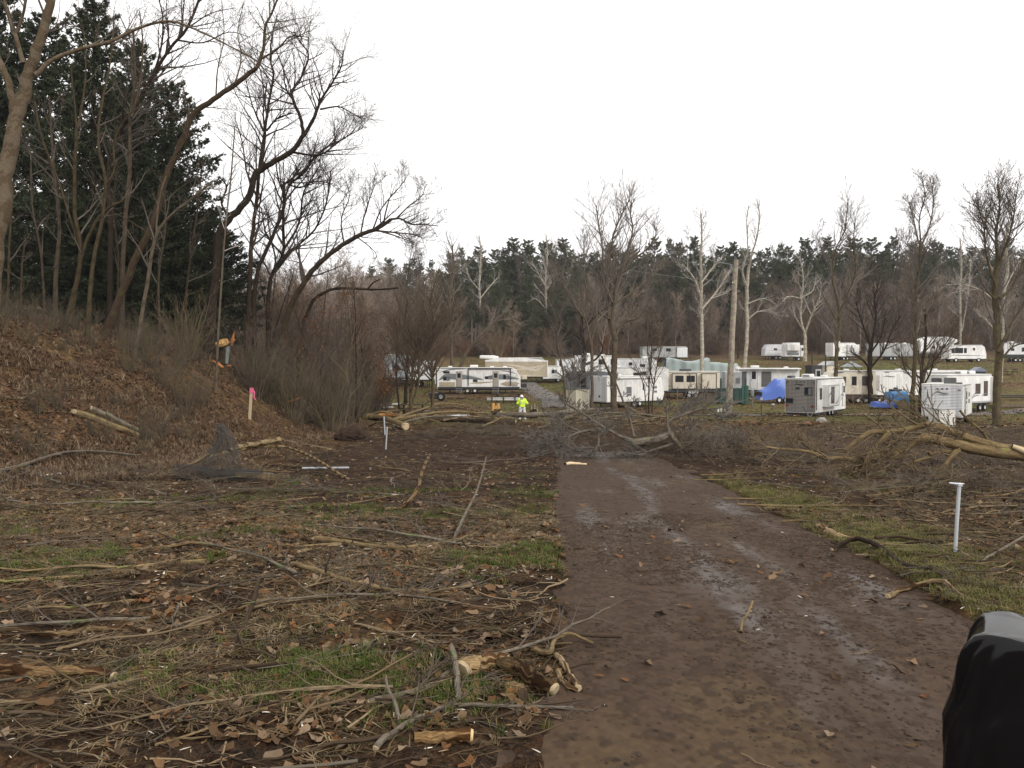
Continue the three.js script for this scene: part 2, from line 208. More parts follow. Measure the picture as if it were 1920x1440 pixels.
// ---------- dirt road ----------
{
  const d0 = 1.2, d1 = 31, nd = 420, nx = 56, pos = [], uv = [], idx = [];
  for (let j = 0; j <= nd; j++) for (let i = 0; i <= nx; i++) { const d = d0 * Math.pow(d1 / d0, j / nd), t = i / nx, x = roadL(d) - 0.35 + t * (ROADW + 0.7); pos.push(x, roadY(x, d) + 0.006 * (fbm(x * 9, d * 5, 2) - 0.5), -d); uv.push(t, d / 30); }
  for (let j = 0; j < nd; j++) for (let i = 0; i < nx; i++) { const k = j * (nx + 1) + i; idx.push(k, k + 1, k + nx + 1, k + 1, k + nx + 2, k + nx + 1); }
  const g = new THREE.BufferGeometry(); g.setAttribute('position', new THREE.Float32BufferAttribute(pos, 3)); g.setAttribute('uv', new THREE.Float32BufferAttribute(uv, 2)); g.setIndex(idx); g.computeVertexNormals();
  const W = ROADW + 0.7, L = 30;
  const wetAt = (x, d) => { const t = 0.45 * fbm(x * 2.1 + 2, d * 0.3 + 1, 4) + 0.55 * fbm(x * 0.9 + 12, d * 0.24 + 4, 3), lines = Math.exp(-(((x - 1.55) / 0.3) ** 2)) + 0.85 * Math.exp(-(((x - 3.05) / 0.28) ** 2)) + 0.5 * Math.exp(-(((x - 2.35) / 0.2) ** 2));
    return clamp(sm(0.46, 0.70, t + 0.16 * lines - 0.075) * (0.78 + 0.34 * sm(0.3, 0.6, fbm(x * 5, d * 1.6, 3))), 0, 1); };
  const crumb = (x, d) => sm(0.47, 0.70, fbm(x * 11 + 3, d * 11, 4) + 0.12 * (fbm(x * 0.9, d * 0.5 + 20, 2) - 0.5) - 0.02);
  const colr = (u, v) => { const x = u * W - 0.35, d = v * L, wet = wetAt(x, d), cr = crumb(x, d), n = fbm(x * 2, d * 1.2, 4), f = fbm(x * 26, d * 22, 2), tread = 0.5 + 0.5 * Math.sin(d * 62 + Math.sin(x * 40) * 2) * (Math.exp(-(((x - 0.75) / 0.28) ** 2))) ;
    let c = mix3([0.078, 0.0545, 0.040], [0.062, 0.0425, 0.0305], n); c = mix3(c, [0.093, 0.068, 0.042], sm(0.62, 0.74, fbm(x * 0.9 + 50, d * 0.6, 3)) * 0.8); c = mix3(c, [0.058, 0.044, 0.036], wet * 0.7); c = mix3(c, [0.046, 0.032, 0.024], cr * 0.75);
    const k = (0.72 + 0.5 * f) * (1 - 0.13 * tread); return [Math.sqrt(Math.max(0, c[0] * k)) * 1.0, Math.sqrt(Math.max(0, c[1] * k)), Math.sqrt(Math.max(0, c[2] * k))]; };
  const toS = (q) => { q = q * q; return q <= 0.0031308 ? 12.92 * q : 1.055 * Math.pow(q, 1 / 2.4) - 0.055; };
  const map = dataTex(512, (u, v) => colr(u, v).map(toS), true, 2048);
  const rough = dataTex(512, (u, v) => { const x = u * W - 0.35, d = v * L, wet = wetAt(x, d), cr = crumb(x, d), q = clamp(0.95 - 0.58 * wet + 0.2 * cr + 0.12 * (fbm(x * 8, d * 6, 2) - 0.5), 0.2, 1); return [q, q, q]; }, false, 2048);
  const bump = dataTex(512, (u, v) => { const x = u * W - 0.35, d = v * L, wet = wetAt(x, d), cr = crumb(x, d), tread = Math.sin(d * 62 + Math.sin(x * 40) * 2) * Math.exp(-(((x - 0.75) / 0.28) ** 2)) * 0.1; const h = (0.4 + 0.35 * (fbm(x * 14, d * 12, 3) - 0.5) * (1 - 0.7 * wet) + tread + 0.3 * cr) ; return [h, h, h]; }, false, 2048);
  for (const t of [map, rough, bump]) t.wrapS = t.wrapT = THREE.ClampToEdgeWrapping;
  tag(part('dirt_road', g, new THREE.MeshPhysicalMaterial({ specularIntensity: 0.42, color: rgb(0.88, 0.775, 0.665), map, roughnessMap: rough, roughness: 1, bumpMap: bump, bumpScale: 0.035, metalness: 0 })), 'straight muddy lane with damp shiny patches running away from the camera', null, null, 'structure');
}
// ---------- loose litter ----------
const frustX = (r, d) => (r() * 2 - 1) * (0.70 * d + 1.2);
function nearD(r) { const q = r(); return q < 0.5 ? Math.sqrt(lerp(9, 170, r())) : 8 * Math.pow(6, r()); }
function scatter(name, label, geo, mat, count, seed, place, colors) {
  const im = new THREE.InstancedMesh(geo, mat, count), r = RNG(seed), m = new THREE.Matrix4(), q = new THREE.Quaternion(), e = new THREE.Euler(), c = new THREE.Color(); let k = 0, guard = 0;
  while (k < count && guard++ < count * 12) {
    const a = place(r); if (!a) continue;
    e.set(a.rx || 0, a.ry === undefined ? r() * 6.283 : a.ry, a.rz || 0, 'YXZ'); q.setFromEuler(e); m.compose(V(a.x, (a.y === undefined ? surf(a.x, a.z) : a.y) + (a.up || 0), a.z), q, V(a.sx || a.s, a.sy || a.s, a.sz || a.s)); im.setMatrixAt(k, m);
    if (colors) { const p = a.col || colors[Math.floor(r() * colors.length)], s = rr(r, 0.7, 1.25); im.setColorAt(k, c.setRGB(p[0] * s, p[1] * s, p[2] * s)); } k++;
  }
  im.count = k; im.name = numbered(name); im.castShadow = im.receiveShadow = true; scene.add(im); return tag(im, label, null, null, 'stuff');
}
function leafGeo(seed, lobes) { const r = RNG(seed), b = new MB(), n = lobes * 2 + 2, out = []; const curl = rr(r, 0.5, 1.5), tw = rr(r, -0.5, 0.5);
  for (let k = 0; k < n; k++) { const a = k / n * Math.PI * 2, lob = (k % 2 ? 1 : 0.62) * rr(r, 0.8, 1.1), x = Math.cos(a) * 0.5 * (0.7 + 0.3 * lob), z = Math.sin(a) * 0.30 * lob; out.push(V(x, curl * (z * z * 2.2 + x * x * 0.5) + tw * x * z * 2, z)); }
  for (let k = 0; k < n; k++) b.tri(V(0, 0.0, 0), out[(k + 1) % n], out[k]); return b.geometry(); }
const leafMat = std({ color: 0xffffff, roughness: 0.85, side: THREE.DoubleSide });
const leafCols = [[0.095, 0.052, 0.026], [0.13, 0.075, 0.038], [0.15, 0.098, 0.058], [0.075, 0.045, 0.025], [0.19, 0.135, 0.09], [0.135, 0.062, 0.026], [0.06, 0.04, 0.025]];
for (const [k, lob] of [[0, 3], [1, 2], [2, 4]])
  scatter('leaf_litter', ['curled dead leaves strewn over the cleared ground', 'small dry leaves caught between the sticks on the ground', 'broad lobed dead leaves lying on the ground'][k], leafGeo(50 + k, lob), leafMat, 7000, 70 + k, (r) => {
    const d = nearD(r), x = frustX(r, d), on = roadness(x, d), n = fbm(x * 0.7 + 60, d * 0.7, 3); if (on > 0.2 && r() > 0.02) return null; if (n < 0.47 && r() > 0.22) return null; if (mudness(x, d) > 0.55 && r() > 0.3) return null;
    return { x, z: -d, s: rr(r, 0.045, 0.135) * (1 + 0.012 * d), up: 0.012, rx: rr(r, -0.5, 0.5), rz: rr(r, -0.5, 0.5) }; }, leafCols);
scatter('bank_leaf_litter', 'thick carpet of dead leaves on the bank', leafGeo(59, 3), leafMat, 34000, 77, (r) => { const d = 13 * Math.pow(5, r()), x = -6.5 - r() * 28; if (bank01(x, d) < 0.25 + 0.5 * r() || x < -0.75 * d - 3) return null; if (fbm(x * 0.5, d * 0.5, 3) < 0.42 && r() > 0.3) return null; return { x, z: -d, s: rr(r, 0.09, 0.2), up: 0.02, rx: rr(r, -0.7, 0.7), rz: rr(r, -0.7, 0.7) }; }, [[0.088, 0.056, 0.033], [0.12, 0.078, 0.047], [0.15, 0.105, 0.068], [0.07, 0.046, 0.03], [0.18, 0.13, 0.088], [0.12, 0.062, 0.03], [0.055, 0.038, 0.026]]);
// wood chips and peeled bark scraps
{ const chip = (seed) => { const r = RNG(seed), b = new MB(); b.tube([V(-0.5, 0, 0), V(-0.1, 0.04, rr(r, -0.05, 0.05)), V(0.5, 0.02, rr(r, -0.1, 0.1))], [0.05, 0.16, 0.03], 5, true, 0.9); return b.geometry(); };
  scatter('wood_chips', 'pale splinters and chips of wood on the ground', chip(5), std({ roughness: 0.8 }), 7500, 81, (r) => { const d = nearD(r), x = frustX(r, d), on = roadness(x, d); if (on > 0.3 && r() > 0.03) return null; if (fbm(x * 0.8 + 15, d * 0.8, 3) < 0.45 && r() > 0.3) return null; return { x, z: -d, s: rr(r, 0.02, 0.06) * (r() < 0.08 ? 1.8 : 1) * (1 + 0.012 * d), sy: rr(r, 0.015, 0.04), up: 0.008, rz: rr(r, -0.25, 0.25) }; }, [[0.36, 0.28, 0.18], [0.28, 0.2, 0.12], [0.6, 0.54, 0.45], [0.2, 0.125, 0.065], [0.72, 0.66, 0.57]]);
}
// twigs
function twigGeo(seed, side = 3) { const r = RNG(seed), b = new MB(); const P0 = []; let x = -0.5, y = 0.01, z = 0; for (let k = 0; k <= 6; k++) { P0.push(V(x, Math.max(0.004, y), z)); x += 1 / 6; y += rr(r, -0.025, 0.03); z += rr(r, -0.07, 0.07); }
  b.tube(P0, P0.map((_, k) => 0.0125 * (1 - 0.1 * k)), 4); for (let k = 0; k < side; k++) { const i = 1 + Math.floor(r() * 5), a = rr(r, 0.4, 1.1) * (r() < 0.5 ? 1 : -1), l = rr(r, 0.15, 0.4), up = rr(r, -0.02, 0.22), q = P0[i]; b.tube([q, V(q.x + Math.cos(a) * l * 0.5, q.y + up * l * 0.6, q.z + Math.sin(a) * l * 0.5), V(q.x + Math.cos(a * 0.7) * l, q.y + up * l * 1.2, q.z + Math.sin(a * 0.8) * l)], [0.008, 0.006, 0.002], 3); }
  return b.geometry(); }
const twigMat = std({ roughness: 0.85 });
const twigCols = [[0.058, 0.04, 0.026], [0.085, 0.06, 0.038], [0.045, 0.031, 0.021], [0.13, 0.09, 0.052], [0.078, 0.063, 0.037], [0.2, 0.145, 0.088], [0.09, 0.075, 0.057]];
for (let k = 0; k < 5; k++)
  scatter('twig_litter', ['thin brown twigs scattered on the cleared ground', 'forked grey twigs scattered on the cleared ground', 'straight bare twigs scattered on the cleared ground', 'crooked olive twigs scattered on the cleared ground', 'tangled small twigs scattered on the cleared ground'][k], twigGeo(200 + k, 1 + k), twigMat, k < 2 ? 2700 : 1900, 90 + k, (r) => {
    const d = nearD(r), x = frustX(r, d), on = roadness(x, d), n = fbm(x * 0.6 + 80, d * 0.6, 3); if (on > 0.12 && r() > 0.006) return null; if (n < 0.5 && r() > 0.3) return null; if (mudness(x, d) > 0.55 && r() > 0.45) return null; if (bank01(x, d) > 0.5 && r() > 0.6) return null; const s = rr(r, 0.1, 0.55) * (r() < 0.1 ? 2 : 1);
    return { x, z: -d, s, sy: s * rr(r, 0.6, 1.4), sz: s * rr(r, 0.7, 1.2), up: 0.008 }; }, twigCols);
// grass
function tuftGeo(seed, n, spread, bend) { const r = RNG(seed), b = new MB(); for (let k = 0; k < n; k++) { const a = r() * 6.283, x = rr(r, -spread, spread), z = rr(r, -spread, spread), h = rr(r, 0.5, 1), l = bend * rr(r, 0.3, 1.2), w = 0.045, c = Math.cos(a), s = Math.sin(a), p = V(-s * w, 0, c * w), o = V(x, -0.05, z), m = V(x + c * l * 0.35, h * 0.6, z + s * l * 0.35), t = V(x + c * l, h * (1 - 0.25 * bend), z + s * l);
    b.tri(o.clone().add(p), o.clone().sub(p), m.clone().sub(p.clone().multiplyScalar(0.7))); b.tri(o.clone().add(p), m.clone().sub(p.clone().multiplyScalar(0.7)), m.clone().add(p.clone().multiplyScalar(0.7))); b.tri(m.clone().add(p.clone().multiplyScalar(0.7)), m.clone().sub(p.clone().multiplyScalar(0.7)), t); } return b.geometry(); }
const grassMat = std({ roughness: 0.8, side: THREE.DoubleSide });
const greens = [[0.06, 0.085, 0.017], [0.08, 0.095, 0.022], [0.05, 0.075, 0.016], [0.11, 0.105, 0.036], [0.13, 0.11, 0.05]], straws = [[0.15, 0.106, 0.055], [0.115, 0.08, 0.042], [0.2, 0.15, 0.085], [0.08, 0.056, 0.031]];
scatter('green_grass', 'short green grass surviving between the mud and sticks', tuftGeo(301, 11, 0.5, 0.8), grassMat, 30000, 101, (r) => { const d = r() < 0.6 ? Math.sqrt(lerp(9, 120, r())) : 8 * Math.pow(3.4, r()), x = frustX(r, d); if (roadness(x, d) > 0.25 || r() > greenness(x, d) * 1.1) return null; const s = rr(r, 0.03, 0.075) * (1 + 0.02 * d); return { x, z: -d, s: s * 1.2, sy: s, up: 0, col: x > 3 ? [[0.105, 0.1, 0.032], [0.13, 0.115, 0.045], [0.09, 0.095, 0.028], [0.16, 0.125, 0.06]][Math.floor(r() * 4)] : undefined }; }, greens);
scatter('dead_grass', 'flattened straw coloured dead grass on the ground', tuftGeo(302, 9, 0.7, 1.7), grassMat, 11000, 102, (r) => { const d = nearD(r), x = frustX(r, d), n = fbm(x * 0.8 + 5, d * 0.8, 3); if (roadness(x, d) > 0.2 || (n < 0.52 && r() > 0.12) || mudness(x, d) * 0.8 > r()) return null; const s = rr(r, 0.04, 0.09) * (1 + 0.02 * d); return { x, z: -d, s: s * 1.4, sy: s * 0.6, up: 0 }; }, straws);
scatter('bank_grass', 'tall dry brown weeds on the bank', tuftGeo(303, 9, 0.3, 0.6), grassMat, 21000, 103, (r) => { const d = 14 * Math.pow(5.5, r()), x = -7.5 - Math.pow(r(), 1.4) * 26, b = bank(x, d); if (bank01(x, d) < 0.35 || x < -0.75 * d - 3) return null; const n = fbm(x * 0.35 + 11, d * 0.35, 3); if (n < 0.47 && r() > 0.15) return null; const s = rr(r, 0.1, 0.36) * (b > 3 ? 1.4 : 1); return { x, z: -d, s: s * 0.9, sy: s * 0.8, rx: rr(r, -0.3, 0.3), rz: rr(r, -0.3, 0.3) }; }, [[0.15, 0.10, 0.062], [0.11, 0.07, 0.044], [0.19, 0.14, 0.09], [0.09, 0.056, 0.036]]);
scatter('lawn_grass', 'short tan and green turf around the trailers', tuftGeo(304, 10, 0.9, 0.7), grassMat, 24000, 104, (r) => { const d = 52 * Math.pow(3.1, r()), x = (r() * 2 - 1) * 0.72 * d; if (x < -0.24 * d) return null; const s = rr(r, 0.04, 0.1) * (1 + d / 110); return { x, z: -d, s: s * 1.8, sy: s * 0.7 }; }, [[0.13, 0.115, 0.05], [0.11, 0.115, 0.042], [0.16, 0.13, 0.065], [0.13, 0.09, 0.05]]);
scatter('lawn_leaves', 'brown leaves blown over the turf around the trailers', leafGeo(58, 3), leafMat, 14000, 105, (r) => { const d = 46 * Math.pow(3.6, r()), x = (r() * 2 - 1) * 0.72 * d; if (x < -0.24 * d) return null; if (fbm(x * 0.12 + 3, d * 0.12 + 8, 3) < 0.48 && r() > 0.25) return null; return { x, z: -d, s: rr(r, 0.15, 0.4), up: 0.05, rx: rr(r, -0.5, 0.5) }; }, leafCols);
// mud clods
{ const clod = (seed) => { const g = new THREE.IcosahedronGeometry(0.5, 2), p = g.attributes.position; for (let k = 0; k < p.count; k++) { const x = p.getX(k), y = p.getY(k), z = p.getZ(k), f = 0.35 + 1.5 * fbm(x * 4 + seed, y * 4 + z * 5, 3); p.setXYZ(k, x * f, y * f * 0.7, z * f); } g.computeVertexNormals(); return g; };
  const clodMat = std({ roughness: 0.95 });
  for (let k = 0; k < 2; k++) scatter('mud_clods', ['small crumbs of mud dropped on the lane', 'lumps of turned earth on the cleared ground'][k], clod(3 + k * 7), clodMat, k ? 4500 : 20000, 110 + k, (r) => { const d = nearD(r), x = k ? frustX(r, d) : roadL(d) + r() * ROADW; if (d > 30) return null; const on = roadness(x, d); if (k ? on > 0.1 : on < 0.2) return null; const n = fbm(x * 1.1 + 33, d * 0.8, 3), right = k ? 0 : 0.10 * sm(0, ROADW, x - roadL(d)); if (n + right + (k ? 0 : 0.16 * Math.exp(-(((x - 2.1) / 0.9) ** 2 + ((d - 4.6) / 0.7) ** 2)) + 0.1 * Math.exp(-((x - roadL(d)) / 0.3))) < 0.52 && r() > 0.16) return null; const s = rr(r, 0.006, 0.02) * (r() < 0.04 ? 2.2 : 1) * (k ? 1.8 : 1); return { x, z: -d, s: s * rr(r, 0.8, 2.2), sy: s * rr(r, 0.5, 1), up: 0 }; }, k ? [[0.036, 0.023, 0.015], [0.044, 0.029, 0.02], [0.03, 0.019, 0.012]] : [[0.05, 0.035, 0.025], [0.058, 0.041, 0.03], [0.044, 0.031, 0.022]]);
}
// ---------- trees ----------
function barkTex(kind) {
  return dataTex(256, (u, v) => {
    if (kind === 'sycamore') { const a = fbt(u, v, 5, 4), k = sm(0.47, 0.53, a), f = fbt(u + 0.2, v, 40, 2); const c = mix3([0.93, 0.91, 0.86], [0.76, 0.71, 0.63], k * 0.8 + 0.4 * (f - 0.5)); return vary(c, 0.85 + 0.3 * (f - 0.5)); }
    const ridg = Math.abs(Math.sin((u * 8 + 1.2 * fbt(u, v, 6, 3)) * Math.PI)), f = fbt(u, v, 30, 3), l = fbt(u + 0.6, v + 0.2, 4, 2);
    const t = clamp(0.45 + 0.5 * ridg * f + 0.5 * (l - 0.5), 0, 1); const c = mix3([0.42, 0.38, 0.34], [0.92, 0.9, 0.86], t); return sm(0.6, 0.75, l) > 0.5 ? [c[0] * 0.9, c[1] * 1.02, c[2] * 0.84] : c;
  }, true); }
const barkT = barkTex('plain'), sycT = barkTex('sycamore');
const bark = (r, g, b) => std({ map: barkT, color: rgb(r * 0.6, g * 0.585, b * 0.565), roughness: 0.9, bumpMap: barkT, bumpScale: 0.02 });
const M = {
  midGrey: bark(0.34, 0.29, 0.235), midOlive: bark(0.30, 0.26, 0.18), greyBark: bark(0.20, 0.17, 0.14), brownBark: bark(0.15, 0.115, 0.088), darkBark: bark(0.095, 0.075, 0.062), oliveBark: bark(0.19, 0.16, 0.105), paleBark: bark(0.34, 0.30, 0.25), warmBark: bark(0.185, 0.14, 0.105),
  sycamore: std({ map: sycT, color: rgb(0.62, 0.60, 0.56), roughness: 0.8 }), sycamoreNear: std({ map: sycT, color: rgb(0.215, 0.175, 0.135), roughness: 0.85, bumpMap: barkT, bumpScale: 0.015 }),
  twigGrey: std({ color: rgb(0.11, 0.09, 0.075), roughness: 0.9 }), twigMid: std({ color: rgb(0.165, 0.138, 0.115), roughness: 0.9 }), twigBrown: std({ color: rgb(0.102, 0.074, 0.053), roughness: 0.9 }), twigDark: std({ color: rgb(0.068, 0.054, 0.047), roughness: 0.9 }), twigPale: std({ color: rgb(0.36, 0.33, 0.30), roughness: 0.9 }), twigTan: std({ color: rgb(0.15, 0.112, 0.07), roughness: 0.9 }), twigRed: std({ color: rgb(0.088, 0.068, 0.055), roughness: 0.9 }), twigOlive: std({ color: rgb(0.105, 0.088, 0.052), roughness: 0.9 }),
};
// one branch and everything that grows from it
function grow(mb, o, dir, len, r0, lv, cfg, r) {
  const seg = lv >= cfg.depth ? 2 : lv === cfg.depth - 1 ? 3 : 5, pts = [o.clone()], rad = [r0], d = dir.clone().normalize(), q = o.clone(); const wig = cfg.wiggle * (lv ? 1 : 0.7);
  for (let k = 1; k <= seg; k++) { d.x += rr(r, -wig, wig); d.z += rr(r, -wig, wig); d.y += rr(r, -wig, wig) * 0.7 + cfg.up * (lv > 1 ? 0.7 : 1) * (cfg.droop && lv >= cfg.depth - 1 ? -cfg.droop : 1); d.normalize(); q.addScaledVector(d, len / seg); pts.push(q.clone()); rad.push(Math.max(cfg.tip, r0 * (1 - 0.82 * k / seg))); }
  mb.tube(pts, rad, lv >= cfg.depth ? 3 : lv === cfg.depth - 1 ? 3 : r0 > 0.06 ? 6 : 4);
  if (lv < cfg.depth) sprout(mb, pts, rad, len, lv, cfg, r, cfg.from || 0.2);
}
function sprout(mb, pts, rad, len, lv, cfg, r, from = 0.2, count, lenMul = 1) {
  const n = count || Math.max(2, Math.round(cfg.kids[Math.min(lv, cfg.kids.length - 1)] * rr(r, 0.8, 1.25))), e = V(), s = V();
  for (let k = 0; k < n; k++) {
    const t = from + (1 - from) * (k + r()) / n, f = t * (pts.length - 1), i = Math.min(pts.length - 2, Math.floor(f)), w = f - i, o = pts[i].clone().lerp(pts[i + 1], w), rb = lerp(rad[i], rad[i + 1], w);
    e.subVectors(pts[i + 1], pts[i]).normalize(); s.set(rr(r, -1, 1), rr(r, -0.6, 1), rr(r, -1, 1)); s.addScaledVector(e, -s.dot(e)).normalize();
    const a = rr(r, cfg.ang[0], cfg.ang[1]), d = e.clone().multiplyScalar(Math.cos(a)).addScaledVector(s, Math.sin(a));
    const L = len * cfg.ratio * rr(r, 0.6, 1.25) * (1 - 0.45 * t) * lenMul; grow(mb, o, d, L, Math.max(cfg.tip, Math.min(rb * 0.62, L * 0.022)), lv + 1, cfg, r);
  }
}
const CFG = { depth: 4, wiggle: 0.16, up: 0.05, tip: 0.006, kids: [7, 6, 5, 4], ang: [0.5, 1.0], ratio: 0.55 };
const cfg = (o) => ({ ...CFG, ...o });
// a tree whose limbs are drawn as lines in the photograph at a given depth: limbs [{p: [[px, py], ...], r: [from, to] half widths in photograph pixels, z}]
function drawnTree(name, label, depth, limbs, o) {
  const r = RNG(o.seed), K = depth / F, first = limbs[0].p[0], base = o.base || (() => { const b = P(first[0], first[1], depth); b.y = surf(b.x, b.z); return b; })();
  const g = thing(name, base, label, 'tree', o.group), trunk = new MB(), crown = new MB(), c = cfg(o.cfg || {});
  limbs.forEach((L, li) => {
    let off = L.z || 0; const drift = L.dz === undefined ? rr(r, -0.35, 0.35) : L.dz;
    let total = 0; const raw = L.p.map((q, k) => { if (k) total += Math.hypot(q[0] - L.p[k - 1][0], q[1] - L.p[k - 1][1]) * K; return P(q[0], q[1], depth + off + drift * total * (li ? 1 : 0.25)).sub(base); });
    if (li === 0 && !L.hang) { raw[0].y = -0.25; }
    const pts = smoothPts(raw, 4), n = pts.length, rad = pts.map((_, k) => lerp(L.r[0], L.r[1], Math.pow(k / (n - 1), 0.8)) * K * (o.thick || 0.52));
    if (li === 0 && !L.hang) { rad[0] *= 1.35; rad[1] *= 1.12; }
    for (let k = 1; k < n - 1; k++) { pts[k].x += rr(r, -0.3, 0.3) * rad[k]; pts[k].z += rr(r, -0.3, 0.3) * rad[k]; }
    trunk.tube(pts, rad, rad[0] > 0.12 ? 10 : 7, false, 0.12);
    if (L.n !== 0) { const len = L.len || total; sprout(crown, pts, rad, Math.min(Math.max(len, 3.2), 8), L.lv === undefined ? 1 : L.lv, c, r, L.from === undefined ? 0.25 : L.from, L.n ? Math.round(L.n * (o.nm || 1)) : Math.max(3, Math.round(total * (o.dens || 1.2))), (L.lm || 1) * (o.lm || 1)); }
  });
  trunk.build('trunk', o.bark, g); if (crown.tris) crown.build('crown', o.twig, g); return g;
}
// a free-standing bare tree about h metres tall, base at the origin
function bareTree(seed, h, r0, o = {}) {
  const r = RNG(seed), trunk = new MB(), crown = new MB(), c = cfg({ kids: [9, 6, 5, 4], ...o }), pts = [], rad = [], n = 8, q = V(0, -0.2, 0), d = V(rr(r, -0.06, 0.06), 1, rr(r, -0.06, 0.06)); const th = h * (o.trunk || 0.85);
  for (let k = 0; k <= n; k++) { pts.push(q.clone()); rad.push(r0 * (1 - 0.86 * k / n) * (k === 0 ? 1.3 : 1)); d.x += rr(r, -0.09, 0.09); d.z += rr(r, -0.09, 0.09); d.normalize(); q.addScaledVector(d, (th + 0.2) / n); }
  trunk.tube(pts, rad, 8, false, 0.1); sprout(crown, pts, rad, h * 0.62, 0, c, r, o.start || 0.28, o.limbs);
  return [trunk, crown];
}
function treeThing(name, label, pos, tw, barkM, twigM, group, turn) { const g = thing(name, pos, label, 'tree', group, turn || 0); tw[0].build('trunk', barkM, g); tw[1].build('crown', twigM, g); return g; }

// --- conifers ---
function pine(seed, h, wide, whorls, tuft, density, bareTo = 0.12, o2) {
  const r = RNG(seed), wood = new MB(), f = new MB(); const lean = rr(r, -0.03, 0.03);
  const sp = []; for (let k = 0; k <= 8; k++) sp.push(V(lean * h * (k / 8) ** 2, h * k / 8 - (k ? 0 : 0.3), 0)); wood.tube(sp, sp.map((_, k) => 0.016 * h * (1 - 0.93 * k / 8)), 7);
  const N = V(), A = V(), B = V(), D = V();
  f.color(1, 1, 1);
  const needle = (c, dir, s, tone) => { f.color(...tone); for (let k = 0; k < tuft; k++) { A.set(rr(r, -1, 1), rr(r, -0.5, 0.9), rr(r, -1, 1)).normalize().addScaledVector(dir, 0.9).normalize(); N.set(rr(r, -1, 1), rr(r, -1, 1), rr(r, -1, 1)).cross(A).normalize(); const w = s * 0.2, l = s * rr(r, 0.8, 1.5); const o = c.clone().addScaledVector(A, -l * 0.15); f.tri(o.clone().addScaledVector(N, w), o.clone().addScaledVector(N, -w), o.clone().addScaledVector(A, l)); } };
  for (let k = 0; k < whorls; k++) {
    const t = bareTo + (1 - bareTo) * (k + 0.6 * r()) / whorls, y = h * t, prof = Math.pow(1 - t * 0.985, 0.6) * (0.55 + 0.45 * sm(0, 0.35, t)) , m = 4 + Math.floor(r() * 3), a0 = r() * 6.28;
    for (let b = 0; b < m; b++) {
      if (r() < 0.14) continue; const az = a0 + b / m * 6.28 + rr(r, -0.35, 0.35), L = (0.5 + wide * prof) * rr(r, 0.55, 1.25), rise = lerp(-0.18, 0.75, t) + rr(r, -0.15, 0.15), o = V(lean * h * t * t, y, 0), pts = []; D.set(Math.cos(az), rise, Math.sin(az)).normalize();
      const q = o.clone(), d = D.clone(); for (let s = 0; s <= 5; s++) { pts.push(q.clone()); d.y += 0.06 - 0.05 * (1 - t); d.normalize(); q.addScaledVector(d, L / 5); }
      wood.tube(pts, pts.map((_, s) => 0.045 * (1 - 0.15 * s) * Math.min(1, L / 3)), 3);
      const cnt = Math.max(3, Math.round(L * density));
      for (let s = 0; s < cnt; s++) { const u = Math.pow(rr(r, 0.04, 1), 0.6) * 4.999, i = Math.floor(u), c = pts[i].clone().lerp(pts[i + 1], u - i), sp2 = 0.30 * L * (1.1 - u / 5.5); c.x += rr(r, -1, 1) * sp2; c.z += rr(r, -1, 1) * sp2; c.y += rr(r, -0.25, 0.3) * (0.35 + 0.1 * L); const g = rr(r, 0.55, 1.4), y2 = rr(r, 0, 1); needle(c, D, rr(r, 0.2, 0.36) * (o2 || h / 22 + 0.1), [0.042 * g + 0.014 * y2 * g, 0.056 * g + 0.008 * y2 * g, 0.033 * g]); }
    }
  }
  return [wood, f];
}
const needleMat = std({ vertexColors: true, roughness: 0.9, side: THREE.DoubleSide });
function pineThing(name, label, pos, pw, group, turn = 0, s = 1) { const g = thing(name, pos, label, 'pine tree', group, turn); g.scale.setScalar(s); pw[0].build('trunk', M.darkBark, g); tag(pw[1].build('foliage', needleMat, g), null, null, null, 'stuff'); return g; }
const at = (px, d) => { const x = (px - 960) / F * d; return V(x, surf(x, -d), -d); };
const hPx = (d, px, topY) => P(px, topY, d).y - at(px, d).y; // height that reaches a row of the photograph
// big dark pines on the left bank
{ const A = pine(501, 24, 5.8, 46, 7, 22, 0.06, 0.82), B = pine(502, 20, 5.4, 38, 7, 23, 0.04, 0.8), Cc = pine(503, 15, 5.4, 30, 7, 24, 0.02, 0.72);
  const list = [[A, 175, 52, 12, 'tallest dark pine of the bank, its top reaching the upper edge of the picture'], [B, 330, 54, 165, 'dark pine with a ragged top right of the tallest one'], [A, 15, 58, -30, 'dark pine at the left edge behind the forked pale trunk'], [B, 92, 60, 40, 'dark pine filling the gap behind the upright bare trunks on the left'], [Cc, 385, 57, 400, 'low spreading green pine beside the thin pale sapling'], [Cc, 250, 50, 330, 'short dark pine under the leaning bare trunk'], [B, -70, 54, 60, 'dark pine cut off by the left edge of the picture'], [Cc, 130, 50, 380, 'bushy lower pine between the thin trunks on the bank'], [A, 250, 64, 90, 'dark pine standing deep behind the leaning bare trunk'], [Cc, 318, 56, 330, 'broad dark pine directly behind the dim trunks right of the leaning tree'], [Cc, 415, 60, 440, 'outermost low pine of the bank showing green beside the twisting tree'], [B, 235, 57, 150, 'ragged dark pine standing between the two tallest pines'], [Cc, 40, 50, 420, 'low dark pine close to the left edge under the forked trunk']];
  const seen = new Map();
  list.forEach(([w, px, d, top, label], k) => { const p = at(px, d), h = hPx(d, px, top), own = w === A ? 24 : w === B ? 20 : 15; let g; if (!seen.has(w)) { g = pineThing('pine_tree', label, p, w, 'dark pines on the left bank', k); seen.set(w, g); } else { g = copyOf(seen.get(w), p, k * 1.7, 1, label); } g.scale.set(h / own * 1.0, h / own, h / own * 1.0); if (w === Cc) g.scale.x *= 1.5, g.scale.z *= 1.3; });
}
